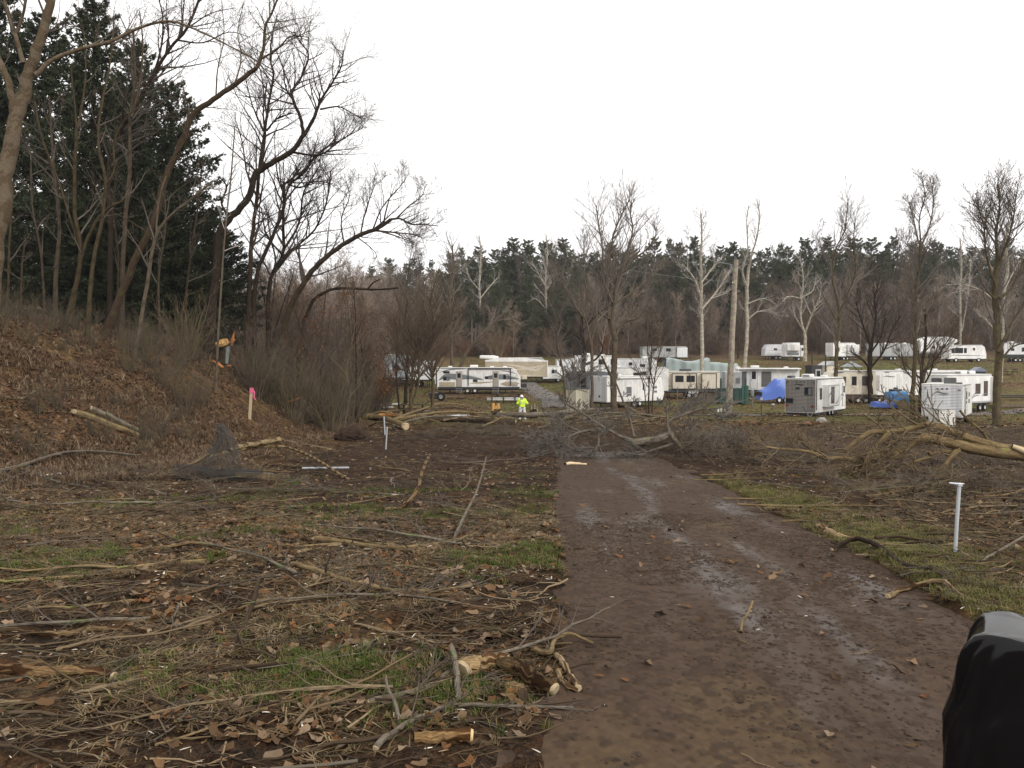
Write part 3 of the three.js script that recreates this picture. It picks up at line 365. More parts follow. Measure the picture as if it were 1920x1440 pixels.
// bare trunks on the left bank
const BK = 40;
const LT = (label, depth, limbs, o) => drawnTree('bare_tree', label, depth, limbs, { lm: 0.55, dens: 0.8, bark: M.oliveBark, twig: M.twigGrey, cfg: { tip: 0.005, kids: [5, 5, 4, 3], depth: 4 }, ...o });
drawnTree('sycamore_tree', 'thick sycamore with peeling pale bark forking at the left edge', 27, [
  { p: [[-38, 620], [-12, 480], [8, 360], [22, 260], [36, 205], [50, 150], [70, 95], [88, 30], [104, -60]], r: [36, 12], dz: 0.02, n: 5, from: 0.75, lm: 0.7 }, { p: [[30, 235], [24, 190], [14, 150], [-8, 95], [-30, 20]], r: [15, 9], n: 4 },
  { p: [[44, 118], [28, 62], [10, 10], [-2, -40]], r: [9, 5], n: 5 }, { p: [[32, 60], [44, 20], [52, -30]], r: [6, 4], n: 4 }, { p: [[66, 140], [100, 112], [150, 92], [205, 78], [262, 52], [318, 40], [382, 62], [440, 92], [486, 116]], r: [9, 2], dz: 0.15, n: 16, lm: 0.5 }],
  { seed: 601, bark: M.sycamoreNear, twig: M.twigGrey, cfg: { tip: 0.005, up: 0.02, kids: [6, 6, 5, 3] }, lm: 0.9, thick: 0.52 });
LT('slim bare trunk rising straight at the left edge beside the thick sycamore', 36, [{ p: [[14, 590], [17, 500], [20, 420], [26, 340]], r: [5, 3] }], { seed: 602 });
LT('bare trunk with a bend half way up, third from the left edge', 38, [{ p: [[102, 590], [106, 500], [112, 430], [102, 330], [96, 250], [92, 180]], r: [9, 3] }, { p: [[102, 335], [88, 290], [70, 230], [62, 170]], r: [4, 2] }], { seed: 603, bark: M.greyBark });
LT('bare trunk splitting into a narrow fork in front of the tallest pine', 37, [{ p: [[128, 580], [151, 467], [140, 400], [142, 289], [144, 235]], r: [8, 5] }, { p: [[144, 240], [139, 185], [133, 128]], r: [4, 2] }, { p: [[146, 240], [155, 190], [161, 130], [158, 60]], r: [4, 2] }, { p: [[151, 467], [132, 410], [110, 340], [78, 255], [66, 190]], r: [5, 2] }], { seed: 604 });
LT('bare trunk sloping up to the right towards its broken limb', 37, [{ p: [[122, 580], [164, 449], [196, 396], [231, 376]], r: [7, 4], n: 4 }, { p: [[200, 396], [232, 408], [268, 430]], r: [3, 1.5], n: 3 }], { seed: 605 });
LT('tall wavering olive trunk with a long bare top, left of the leaning tree', 36, [{ p: [[162, 590], [178, 467], [191, 413], [198, 342], [184, 267], [191, 196], [207, 116], [214, 40]], r: [8, 2.5] }, { p: [[199, 345], [214, 320], [213, 270], [230, 230], [250, 205], [262, 180]], r: [4.5, 2] }], { seed: 606 });
LT('straight grey trunk standing behind the leaning tree', 42, [{ p: [[226, 640], [233, 444], [244, 289], [244, 222], [253, 147], [250, 60]], r: [9, 4] }, { p: [[246, 220], [262, 160], [268, 90], [262, 20]], r: [5, 2] }], { seed: 607, bark: M.greyBark, dens: 1.2 });
drawnTree('leaning_tree', 'long leaning bare tree slanting from the bank up to the top of the picture', 37, [
  { p: [[192, 645], [240, 520], [284, 422], [311, 333], [338, 271], [364, 213], [400, 187], [440, 158], [480, 129]], r: [14, 8], n: 4, from: 0.5, lm: 0.5 }, { p: [[480, 129], [494, 92], [497, 52], [512, 20], [528, -25]], r: [7, 3], n: 12 }, { p: [[405, 184], [408, 130], [420, 70], [415, 0]], r: [3, 1.2], n: 8 }, { p: [[490, 110], [520, 92], [545, 68], [578, 70]], r: [4, 1.5], n: 9 }, { p: [[350, 240], [352, 200], [345, 170]], r: [3.5, 2.5], n: 2 }, { p: [[330, 290], [350, 262], [362, 245]], r: [5, 3], n: 1 }, { p: [[440, 158], [452, 110], [446, 60], [458, 0]], r: [3, 1.2], n: 8 }],
  { seed: 608, bark: M.warmBark, twig: M.twigGrey, cfg: { tip: 0.005, kids: [6, 6, 5, 4] }, lm: 1.15 });
LT('slender trunk slanting right with a low forked limb, nearest the bushy shrub', 36, [{ p: [[251, 650], [276, 533], [293, 440], [320, 405], [360, 372], [398, 342]], r: [8, 3] }, { p: [[293, 440], [297, 380], [312, 330]], r: [4, 2] }], { seed: 609, bark: M.paleBark });
LT('dark crooked tree whose thin crown spreads over the tops of the pines', 44, [{ p: [[208, 620], [206, 430], [204, 329], [213, 267], [249, 209], [284, 147], [320, 89], [351, 53], [380, -20]], r: [9, 4] }, { p: [[284, 147], [300, 100], [306, 40], [296, -10]], r: [5, 2] }, { p: [[310, 105], [316, 60], [310, 30]], r: [4, 1.5] }, { p: [[262, 190], [258, 130], [246, 80], [225, 30]], r: [4, 1.5] }, { p: [[351, 53], [395, 25], [440, 15]], r: [3, 1] }, { p: [[330, 75], [380, 80], [430, 60], [470, 70]], r: [3.5, 1], n: 10 }], { seed: 610, bark: M.darkBark, twig: M.twigDark, lm: 1.1, dens: 1.6, cfg: { tip: 0.005, kids: [6, 6, 5, 4] } });
LT('thin pale sapling with a straight stem beside the low green pine', 40, [{ p: [[402, 640], [416, 511], [427, 387], [436, 300], [440, 240]], r: [4.5, 2] }, { p: [[424, 440], [452, 425], [476, 410]], r: [1.6, 1] }], { seed: 611, bark: M.paleBark, twig: M.twigPale });
for (const [px, by, d, pts, s, lab] of [[45, 600, 41, [[44, 600], [40, 520], [48, 440]], 1, 'short dark stub of a trunk among the leftmost trunks'], [84, 590, 43, [[84, 590], [78, 480], [60, 380], [58, 300]], 2, 'dim thin trunk between the leftmost trunks and the fork'], [215, 600, 45, [[216, 610], [222, 480], [212, 390], [222, 300]], 3, 'dim trunk directly left of the straight grey trunk'], [300, 640, 46, [[300, 640], [298, 520], [310, 420], [306, 330]], 4, 'dim thin trunk in the shade right of the leaning tree'], [345, 640, 48, [[345, 640], [350, 540], [362, 450], [372, 380], [380, 300]], 5, 'dim thin trunk in front of the low green pine']])
  LT(lab, d, [{ p: pts, r: [5, 2.5] }], { seed: 620 + s, bark: s % 2 ? M.brownBark : M.greyBark });
// twisted trees right of the pines
const twisted = { depth: 4, tip: 0.006, kids: [6, 6, 6, 4], wiggle: 0.2, up: 0.045 };
drawnTree('twisted_tree', 'large dark tree with twisting limbs silhouetted against the sky', 50, [
  { p: [[392, 640], [402, 520], [412, 440], [427, 413], [462, 378], [482, 324], [507, 307], [547, 284], [573, 249]], r: [17, 8], n: 5, from: 0.45, lm: 0.6 }, { p: [[573, 249], [591, 218], [598, 196], [622, 156], [640, 124], [644, 95]], r: [7, 2], n: 13 }, { p: [[568, 255], [566, 230], [551, 191], [547, 173], [564, 147], [578, 102], [564, 80], [552, 60]], r: [7, 2], n: 13 }, { p: [[485, 322], [489, 316], [496, 258], [504, 191], [513, 142], [507, 110], [511, 60], [520, 30]], r: [7, 2], n: 15 }, { p: [[497, 250], [480, 215], [468, 180], [458, 130]], r: [4, 1.5], n: 9 }, { p: [[545, 285], [600, 290], [640, 262], [680, 240]], r: [4.5, 1.5], n: 11 }, { p: [[600, 205], [635, 200], [660, 212], [680, 225]], r: [3.5, 1.2], n: 9 }, { p: [[430, 408], [415, 380], [425, 350], [410, 330]], r: [5, 2], n: 5 }, { p: [[470, 375], [480, 392], [498, 403]], r: [4, 2], n: 2 }, { p: [[500, 245], [520, 222], [550, 212]], r: [4, 1.6], n: 7 }, { p: [[551, 191], [536, 165], [530, 120]], r: [3.5, 1.4], n: 8 }],
  { seed: 631, bark: M.darkBark, twig: M.twigDark, cfg: twisted, nm: 1.6, lm: 1.25 });
drawnTree('bare_tree', 'upright bare trunk with a feathery top standing behind the twisting tree', 54, [{ p: [[462, 650], [470, 500], [473, 444], [480, 378], [488, 300], [496, 249]], r: [9, 5], n: 8 }, { p: [[496, 249], [494, 200], [502, 150]], r: [4, 1.5], n: 8 }, { p: [[482, 370], [462, 320], [455, 270], [440, 220]], r: [4, 1.5], n: 8 }], { seed: 632, bark: M.brownBark, twig: M.twigDark, cfg: twisted, nm: 1.6, lm: 1.2 });
drawnTree('bare_tree', 'bare tree with an outswept limb right of the twisting tree', 52, [{ p: [[478, 660], [480, 520], [511, 444], [533, 382], [531, 347], [560, 333], [600, 284], [649, 258]], r: [9, 2.5], n: 16 }, { p: [[533, 375], [545, 345], [575, 320], [590, 290]], r: [4, 1.5], n: 9 }, { p: [[540, 345], [562, 352], [590, 340], [625, 345]], r: [3.5, 1.5], n: 9 }], { seed: 633, bark: M.darkBark, twig: M.twigDark, cfg: twisted, nm: 1.6, lm: 1.2 });
drawnTree('bare_tree', 'crooked dark trunk behind the outswept limb with a dense twiggy crown', 56, [{ p: [[505, 660], [507, 524], [529, 480], [531, 409], [533, 347]], r: [9, 4], n: 10 }, { p: [[530, 470], [560, 420], [570, 360], [600, 310]], r: [5, 2], n: 12 }, { p: [[515, 510], [548, 470], [590, 430], [612, 380], [620, 320]], r: [5, 2], n: 12 }, { p: [[529, 478], [500, 440], [490, 390]], r: [4, 2], n: 7 }], { seed: 634, bark: M.darkBark, twig: M.twigDark, cfg: twisted, nm: 1.6, lm: 1.2 });
drawnTree('arching_tree', 'bare tree arching low to the right over the brush', 50, [
  { p: [[515, 680], [540, 585], [569, 533], [591, 502], [631, 467], [676, 440], [711, 427], [733, 411]], r: [12, 6], n: 10, lm: 0.8 }, { p: [[733, 411], [750, 410], [769, 420], [795, 421], [822, 424]], r: [4.5, 1.5], n: 11 }, { p: [[700, 432], [740, 436], [775, 440], [796, 448]], r: [4, 1.2], n: 8 }, { p: [[676, 440], [684, 400], [698, 360], [706, 340]], r: [3, 1], n: 9 }, { p: [[700, 428], [716, 390], [748, 352], [760, 338]], r: [3, 1], n: 9 }, { p: [[745, 408], [768, 385], [790, 368], [800, 345]], r: [3, 1], n: 9 }, { p: [[645, 458], [640, 410], [655, 370], [650, 340]], r: [3, 1], n: 9 }, { p: [[670, 445], [690, 460], [705, 474]], r: [2.5, 1.2], n: 2 }],
  { seed: 635, bark: M.brownBark, twig: M.twigDark, cfg: { ...twisted, up: 0.08 }, nm: 1.6, lm: 1.1 });
drawnTree('dead_limb', 'dead dark trunk leaning out level over the brush below the arching tree', 58, [{ p: [[560, 640], [580, 575], [618, 544], [662, 541], [702, 543], [747, 540]], r: [8, 3], n: 4, lm: 0.4 }, { p: [[690, 541], [700, 530], [712, 524]], r: [3, 2], n: 0 }], { seed: 636, bark: M.darkBark, twig: M.twigDark });
drawnTree('sapling', 'pale curving sapling at the right end of the bank', 40, [{ p: [[640, 800], [652, 765], [657, 735], [650, 700], [658, 650], [668, 600]], r: [3.2, 1.2], n: 6, lm: 0.6 }], { seed: 637, bark: M.paleBark, twig: M.twigTan, cfg: { depth: 3 } });
// ---------- trees among and behind the trailers ----------
const mid = { depth: 4, tip: 0.008, kids: [6, 6, 5, 4], wiggle: 0.13, up: 0.09, ang: [0.4, 0.85] };
const MT = (name, label, d, limbs, o) => drawnTree(name, label, d, limbs, { bark: M.midGrey, twig: M.twigMid, lm: 1.05, nm: 1.5, dens: 1.7, thick: 0.68, cfg: mid, ...o });
MT('bare_tree', 'tall forked bare tree standing against the white trailer in the middle', 70, [
  { p: [[1151, 778], [1150, 720], [1152, 660], [1153, 636]], r: [9, 7.5], n: 0 }, { p: [[1153, 636], [1148, 600], [1152, 560], [1158, 520], [1180, 488], [1200, 470]], r: [6.5, 2.5], n: 14 }, { p: [[1153, 640], [1142, 600], [1140, 560], [1150, 500], [1148, 450], [1162, 410], [1180, 375]], r: [5, 1.5], n: 20 }, { p: [[1150, 560], [1128, 520], [1130, 470], [1122, 420], [1118, 385]], r: [3.5, 1.2], n: 16 }, { p: [[1153, 632], [1168, 606], [1196, 594], [1212, 572]], r: [5, 2], n: 10 }, { p: [[1158, 525], [1176, 470], [1186, 430], [1182, 395], [1190, 372]], r: [3.5, 1.2], n: 14 }, { p: [[1150, 570], [1190, 545], [1222, 515], [1230, 500]], r: [3.2, 1.3], n: 9 }, { p: [[1185, 486], [1210, 470], [1230, 440], [1226, 420]], r: [3, 1], n: 9 }, { p: [[1150, 712], [1138, 690], [1128, 668]], r: [4.5, 2.5], n: 4, lm: 0.6 }, { p: [[1148, 600], [1120, 585], [1100, 560]], r: [3, 1.2], n: 8 }], { seed: 701 });
MT('bare_tree', 'slim bare tree forking into a narrow vee beside the cream shed', 69, [
  { p: [[1109, 782], [1110, 720], [1109, 650], [1108, 640]], r: [4.5, 4], n: 0 }, { p: [[1108, 642], [1118, 605], [1120, 570], [1135, 530], [1142, 490]], r: [3.4, 1.2], n: 12 }, { p: [[1108, 642], [1098, 600], [1080, 578], [1062, 540], [1050, 510]], r: [3.4, 1.2], n: 13 }, { p: [[1098, 600], [1100, 550], [1094, 500], [1104, 460]], r: [2.2, 0.9], n: 10 }], { seed: 702, bark: M.paleBark });
MT('bare_tree', 'dark bare tree with low arching limbs left of the slim vee tree', 84, [
  { p: [[1094, 776], [1093, 700], [1096, 650], [1090, 620], [1092, 590]], r: [7, 4], n: 10 }, { p: [[1096, 684], [1116, 674], [1130, 655], [1126, 640]], r: [3.5, 1.5], n: 4, lm: 0.5 }, { p: [[1094, 640], [1060, 615], [1040, 600]], r: [3, 1], n: 9 }, { p: [[1094, 620], [1120, 590], [1150, 570]], r: [3, 1], n: 9 }], { seed: 703, bark: M.darkBark, twig: M.twigDark });
MT('bare_tree', 'thin leaning bare tree at the left end of the cream shed', 80, [{ p: [[1062, 770], [1056, 700], [1044, 640], [1042, 600], [1034, 560], [1036, 520]], r: [3.4, 1.4], n: 18 }], { seed: 704, bark: M.paleBark, lm: 0.8 });
MT('bare_sapling', 'cluster of upright saplings in front of the white trailer end', 68, [{ p: [[1216, 775], [1217, 720], [1222, 660], [1218, 610]], r: [2.6, 1], n: 10 }, { p: [[1222, 775], [1226, 720], [1236, 665], [1244, 620]], r: [2.2, 0.9], n: 9 }, { p: [[1212, 775], [1206, 720], [1190, 680]], r: [1.8, 0.8], n: 6 }, { p: [[1224, 720], [1214, 650], [1224, 600]], r: [1.8, 0.8], n: 8 }], { seed: 705, bark: M.brownBark, twig: M.twigBrown, lm: 0.9 });
const pale = { depth: 4, tip: 0.010, kids: [7, 6, 5, 3], wiggle: 0.14, up: 0.06, ang: [0.45, 0.9] };
const ST = (label, d, limbs, o) => drawnTree('sycamore_tree', label, d, limbs, { bark: M.sycamore, twig: M.twigPale, lm: 0.95, dens: 0.9, thick: 0.66, cfg: pale, ...o });
ST('tall white barked sycamore left of the utility pole', 100, [{ p: [[1314, 752], [1317, 660], [1316, 600], [1315, 540], [1314, 480], [1316, 430], [1314, 400]], r: [6.5, 2], n: 46, from: 0.3, lm: 0.62 }, { p: [[1315, 560], [1300, 520], [1282, 498]], r: [3.5, 1.2], n: 8 }, { p: [[1315, 530], [1334, 505], [1350, 485]], r: [3, 1.2], n: 8 }, { p: [[1316, 580], [1345, 545], [1372, 500]], r: [3, 1.2], n: 9 }], { seed: 711 });
ST('white barked sycamore with a double stem just right of the utility pole', 124, [{ p: [[1394, 716], [1400, 640], [1401, 580], [1401, 540], [1404, 500]], r: [5.5, 4], n: 7, from: 0.3, lm: 0.7 }, { p: [[1401, 540], [1394, 520], [1393, 500], [1402, 470], [1400, 420], [1404, 385]], r: [3.2, 1.2], n: 22, lm: 0.7 }, { p: [[1404, 500], [1412, 470], [1420, 440], [1424, 400], [1420, 380]], r: [3, 1.2], n: 20, lm: 0.7 }, { p: [[1401, 600], [1420, 585], [1442, 582], [1460, 592]], r: [2, 0.8], n: 8 }, { p: [[1401, 570], [1430, 560], [1450, 566]], r: [2, 0.8], n: 6 }], { seed: 712 });
ST('low pale sycamore spreading from a short trunk on the upper lawn', 154, [{ p: [[1509, 672], [1510, 640], [1509, 622]], r: [5, 4.2], n: 0 }, { p: [[1509, 624], [1502, 600], [1503, 560], [1506, 520], [1500, 480]], r: [3.6, 1.3], n: 20 }, { p: [[1509, 624], [1522, 590], [1536, 560], [1540, 530]], r: [3, 1.2], n: 14 }, { p: [[1506, 618], [1492, 595], [1486, 575]], r: [2.4, 1], n: 8 }, { p: [[1503, 560], [1478, 556], [1466, 566]], r: [2, 0.9], n: 6 }, { p: [[1503, 558], [1524, 545], [1530, 520]], r: [2, 0.9], n: 8 }], { seed: 713 });
ST('white trunked sycamore showing behind the big dark tree at the right', 112, [{ p: [[1874, 712], [1880, 640], [1882, 590], [1884, 540], [1890, 500], [1886, 460], [1890, 420]], r: [6, 2.5], n: 20, lm: 0.8 }, { p: [[1868, 515], [1850, 490], [1828, 466]], r: [3, 2], n: 3, lm: 0.5 }, { p: [[1880, 580], [1840, 545], [1806, 534], [1774, 534]], r: [2.5, 1], n: 8 }, { p: [[1884, 540], [1906, 500], [1930, 470]], r: [3, 1.5], n: 8 }, { p: [[1872, 632], [1850, 600], [1836, 592]], r: [2, 1], n: 5 }], { seed: 714 });
ST('pair of thin pale sycamore stems at the foot of the hill on the right', 172, [{ p: [[1800, 646], [1801, 600], [1800, 540], [1803, 490], [1800, 450]], r: [4, 1.6], n: 22 }, { p: [[1803, 620], [1812, 570], [1818, 520], [1820, 480]], r: [2.6, 1.2], n: 14 }], { seed: 715 });
ST('pale sycamore rising out of the dark pines left of the middle', 178, [{ p: [[1025, 640], [1024, 560], [1023, 520], [1026, 480], [1024, 440]], r: [3.6, 1.4], n: 26 }, { p: [[1024, 540], [1008, 510], [996, 490]], r: [2, 0.8], n: 8 }, { p: [[1024, 580], [1004, 560], [990, 566]], r: [1.8, 0.8], n: 7 }, { p: [[1024, 600], [1000, 606], [988, 622]], r: [1.8, 0.8], n: 6 }], { seed: 716 });
ST('pale spindly sycamore near the left end of the pine ridge', 180, [{ p: [[900, 650], [900, 580], [899, 520], [902, 470], [898, 440]], r: [3.4, 1.3], n: 22 }, { p: [[900, 560], [920, 535], [934, 520]], r: [2, 0.9], n: 8 }, { p: [[899, 545], [880, 520], [874, 500]], r: [2, 0.9], n: 8 }], { seed: 717 });
MT('leaning_tree', 'grey trunk leaning to the right over the striped trailer', 122, [{ p: [[856, 688], [876, 660], [905, 625], [930, 600], [948, 585]], r: [5, 2.5], n: 8 }, { p: [[905, 625], [925, 605], [960, 600], [978, 606]], r: [2, 1], n: 5 }], { seed: 718 });
MT('bare_tree', 'grey upright trunk directly behind the striped trailer', 112, [{ p: [[848, 712], [846, 640], [843, 560], [850, 500], [848, 460]], r: [5, 2], n: 24 }], { seed: 719 });
MT('pale_shrub', 'small pale fan shaped bare tree behind the striped trailer', 113, [{ p: [[935, 716], [935, 690], [930, 660], [926, 640]], r: [2, 1], n: 10 }, { p: [[935, 690], [940, 660], [948, 636]], r: [1.6, 0.8], n: 10 }, { p: [[935, 692], [922, 665], [914, 650]], r: [1.6, 0.8], n: 8 }, { p: [[936, 690], [936, 650], [938, 632]], r: [1.6, 0.8], n: 8 }], { seed: 720, bark: M.paleBark, twig: M.twigTan, cfg: { ...mid, up: 0.14, ang: [0.2, 0.5] } });
MT('bare_tree', 'double stemmed bare tree with a hazy crown left of the striped trailer', 62, [{ p: [[773, 790], [770, 740], [774, 690], [780, 650], [778, 620]], r: [5, 2.5], n: 18 }, { p: [[772, 760], [784, 720], [786, 680], [800, 640], [812, 610]], r: [3.6, 1.8], n: 16 }, { p: [[780, 660], [760, 630], [740, 600]], r: [2.4, 1], n: 12 }, { p: [[786, 680], [820, 630], [850, 600]], r: [2.4, 1], n: 12 }], { seed: 721, twig: M.twigBrown, bark: M.midOlive, lm: 1.5 });
MT('bare_tree', 'single straight trunk touching the left end of the striped trailer', 66, [{ p: [[810, 782], [811, 730], [810, 690], [806, 640], [812, 590], [806, 560]], r: [5, 2], n: 36, lm: 1.1 }], { seed: 722, twig: M.twigBrown, bark: M.midOlive });
MT('bare_tree', 'dark tree trunk in front of the pale blue trailer at the left', 78, [{ p: [[760, 770], [762, 720], [764, 680], [758, 620], [764, 560]], r: [5.5, 2.5], n: 28, lm: 1.1 }], { seed: 723, twig: M.twigBrown, bark: M.darkBark });
MT('bare_tree', 'slender bowed tree in front of the pale blue trailer at the left', 72, [{ p: [[750, 768], [745, 730], [742, 690], [746, 640], [738, 590]], r: [3, 1.3], n: 20 }, { p: [[746, 690], [768, 700], [776, 716]], r: [2, 1], n: 2, lm: 0.4 }], { seed: 724, twig: M.twigBrown, bark: M.brownBark });
MT('bare_tree', 'leafless tree in front of the grey ribbed trailer, thin and tall', 74, [{ p: [[1566, 790], [1566, 720], [1568, 660], [1574, 600], [1570, 560]], r: [6.5, 4], n: 8, from: 0.5 }, { p: [[1570, 560], [1560, 520], [1566, 470], [1584, 430], [1590, 380]], r: [3, 1], n: 22, lm: 0.8 }, { p: [[1572, 590], [1590, 550], [1604, 510], [1600, 460], [1604, 410]], r: [3, 1], n: 20, lm: 0.8 }, { p: [[1568, 600], [1552, 570], [1540, 550]], r: [2.4, 1], n: 9 }, { p: [[1567, 690], [1590, 680], [1616, 700]], r: [2, 1], n: 6, lm: 0.6 }], { seed: 731, bark: M.midOlive });
MT('bare_tree', 'dark low forked tree between the cream trailer and the blue tarpaulins', 84, [{ p: [[1634, 772], [1632, 720], [1630, 670], [1634, 640]], r: [8, 5.5], n: 4, from: 0.7 }, { p: [[1632, 690], [1610, 668], [1596, 660]], r: [3.5, 1.5], n: 7 }, { p: [[1634, 645], [1642, 600], [1640, 560], [1650, 520]], r: [4, 1.2], n: 20 }, { p: [[1632, 650], [1618, 610], [1606, 570], [1610, 530]], r: [3.4, 1.2], n: 18 }, { p: [[1632, 690], [1656, 660], [1672, 620], [1690, 590]], r: [3.4, 1.2], n: 16 }, { p: [[1634, 660], [1652, 630], [1662, 580]], r: [3, 1.2], n: 14 }], { seed: 732, bark: M.darkBark, twig: M.twigDark });
MT('bare_tree', 'tall straight twin of a tree pair left of the white trailer with the bin box', 57, [{ p: [[1709, 798], [1712, 720], [1716, 640], [1716, 560], [1722, 500], [1726, 450]], r: [7, 3], n: 20, from: 0.4, lm: 0.8 }, { p: [[1726, 450], [1724, 410], [1734, 370], [1730, 335]], r: [2.4, 0.9], n: 18, lm: 0.8 }, { p: [[1716, 600], [1708, 550], [1702, 500]], r: [3, 1.2], n: 12 }, { p: [[1724, 470], [1744, 420], [1750, 370], [1746, 345]], r: [2.4, 0.9], n: 16, lm: 0.8 }, { p: [[1724, 460], [1712, 410], [1704, 380]], r: [2, 0.9], n: 12 }], { seed: 733, bark: M.midOlive, lm: 0.9 });
MT('bare_tree', 'dark trunk with low rising limbs, right one of the tree pair', 58.5, [{ p: [[1724, 800], [1726, 740], [1728, 690], [1736, 640], [1734, 580]], r: [6.5, 3], n: 10 }, { p: [[1728, 730], [1744, 700], [1752, 670], [1760, 640]], r: [3, 1.4], n: 10 }, { p: [[1730, 700], [1750, 680], [1776, 640], [1790, 620]], r: [2.6, 1.2], n: 10 }, { p: [[1725, 728], [1708, 706], [1696, 690], [1690, 660]], r: [2.4, 1.2], n: 8 }], { seed: 734, bark: M.brownBark, twig: M.twigBrown });
MT('bare_tree', 'big bare tree with a wide crown near the right edge', 51, [{ p: [[1870, 812], [1868, 740], [1872, 660], [1868, 600], [1866, 540], [1872, 480]], r: [12, 7], n: 5, from: 0.5 }, { p: [[1872, 490], [1868, 440], [1874, 390], [1870, 345]], r: [5, 1.3], n: 24 }, { p: [[1870, 500], [1886, 460], [1900, 410], [1906, 360]], r: [4, 1.2], n: 22 }, { p: [[1872, 660], [1890, 620], [1920, 570], [1950, 530]], r: [5, 2], n: 14 }, { p: [[1868, 540], [1852, 490], [1846, 440], [1850, 390]], r: [4, 1.2], n: 20 }, { p: [[1872, 680], [1900, 650], [1940, 640]], r: [3.4, 1.5], n: 9 }, { p: [[1866, 560], [1850, 545], [1838, 520]], r: [2.6, 1.2], n: 7 }, { p: [[1874, 560], [1896, 540], [1920, 490], [1944, 450]], r: [4.5, 1.6], n: 14 }, { p: [[1868, 460], [1840, 410], [1832, 370]], r: [2.6, 1], n: 14 }], { seed: 735, bark: M.midOlive, lm: 1.0 });
// ---------- far wooded hill ----------
const bareProto = [[811, 17, 0.17, M.twigRed], [812, 15, 0.15, M.twigBrown], [813, 19, 0.2, M.twigGrey], [814, 13, 0.13, M.twigRed]].map(([s, h, r, m]) => ({ tw: bareTree(s, h, r, { depth: 3, kids: [14, 7, 6], tip: 0.015, ratio: 0.5, start: 0.2, limbs: 26, up: 0.10, wiggle: 0.15, ang: [0.45, 0.95] }), m, h }));
{ const r = RNG(821), M4 = new THREE.Matrix4(), q = new THREE.Quaternion(), cc = new THREE.Color();
  bareProto.forEach((p, k) => {
    const n = 215, list = [];
    for (let j = 0; j < n * 4 && list.length < n; j++) { const d = 168 + 62 * r(), x = (r() * 2 - 1) * 0.74 * d; if (d < 178 && r() < 0.4) continue; if (x > 20 && x < 110 && d < 174) continue; if (x > -0.09 * d && x < 0.08 * d && r() < 0.7) continue; if (d > 205 && r() < 0.5) continue; list.push([x, d]); }
    for (let j = 0; j < 70; j++) { const d = rr(r, 84, 168), x = -rr(r, 0.17, 0.74) * d; list.push([x, d]); }
    const g = mergeGeometries([p.tw[0].geometry(), p.tw[1].geometry()]), im = new THREE.InstancedMesh(g, std({ color: p.m.color.clone(), roughness: 0.9 }), list.length);
    list.forEach(([x, d], i) => { const s = rr(r, 0.55, 0.95); q.setFromAxisAngle(V(0, 1, 0), r() * 6.28); M4.compose(V(x, H(x, -d) - 0.2, -d), q, V(s, s * rr(r, 0.85, 1.1), s)); im.setMatrixAt(i, M4); const t = rr(r, 1.4, 2.9); im.setColorAt(i, cc.setRGB(t * rr(r, 0.97, 1.06), t, t * rr(r, 0.92, 1.03))); });
    im.name = numbered('far_wood'); scene.add(tag(im, ['reddish brown bare wood covering the far hillside', 'brown bare trees massed on the hillside behind the trailers', 'grey bare trees mixed into the wood on the far hill', 'low reddish undergrowth trees in the far wood'][k], null, null, 'stuff')); });
  // understorey of brown scrub at the foot of the hill
  const scrub = new MB(); const r2 = RNG(822); for (let k = 0; k < 12; k++) grow(scrub, V(rr(r2, -0.5, 0.5), -0.1, rr(r2, -0.5, 0.5)), V(rr(r2, -0.5, 0.5), 1, rr(r2, -0.5, 0.5)), rr(r2, 2, 4.5), 0.03, 2, cfg({ depth: 4, kids: [6, 7, 7, 6], tip: 0.012, up: 0.05 }), r2);
  const gs = scrub.geometry();
  const im = new THREE.InstancedMesh(gs, std({ roughness: 0.9 }), 900); let k = 0;
  for (let j = 0; j < 900; j++) { const d = r() < 0.35 ? 166 + 14 * r() : 170 + 110 * r(), x = (r() * 2 - 1) * 0.74 * d, s = rr(r, 0.7, 1.7); if (x > 20 && x < 112 && d < 172) continue; q.setFromAxisAngle(V(0, 1, 0), r() * 6.28); M4.compose(V(x, H(x, -d), -d), q, V(s, s * 0.8, s)); im.setMatrixAt(k, M4); const t = rr(r, 0.9, 1.8); im.setColorAt(k, r() < 0.05 ? cc.setRGB(0.17, 0.085, 0.045) : cc.setRGB(0.11 * t, 0.08 * t, 0.06 * t)); k++; }
  im.count = k; im.name = numbered('far_scrub'); scene.add(tag(im, 'brown scrub at the foot of the far wooded hill', null, null, 'stuff'));
}
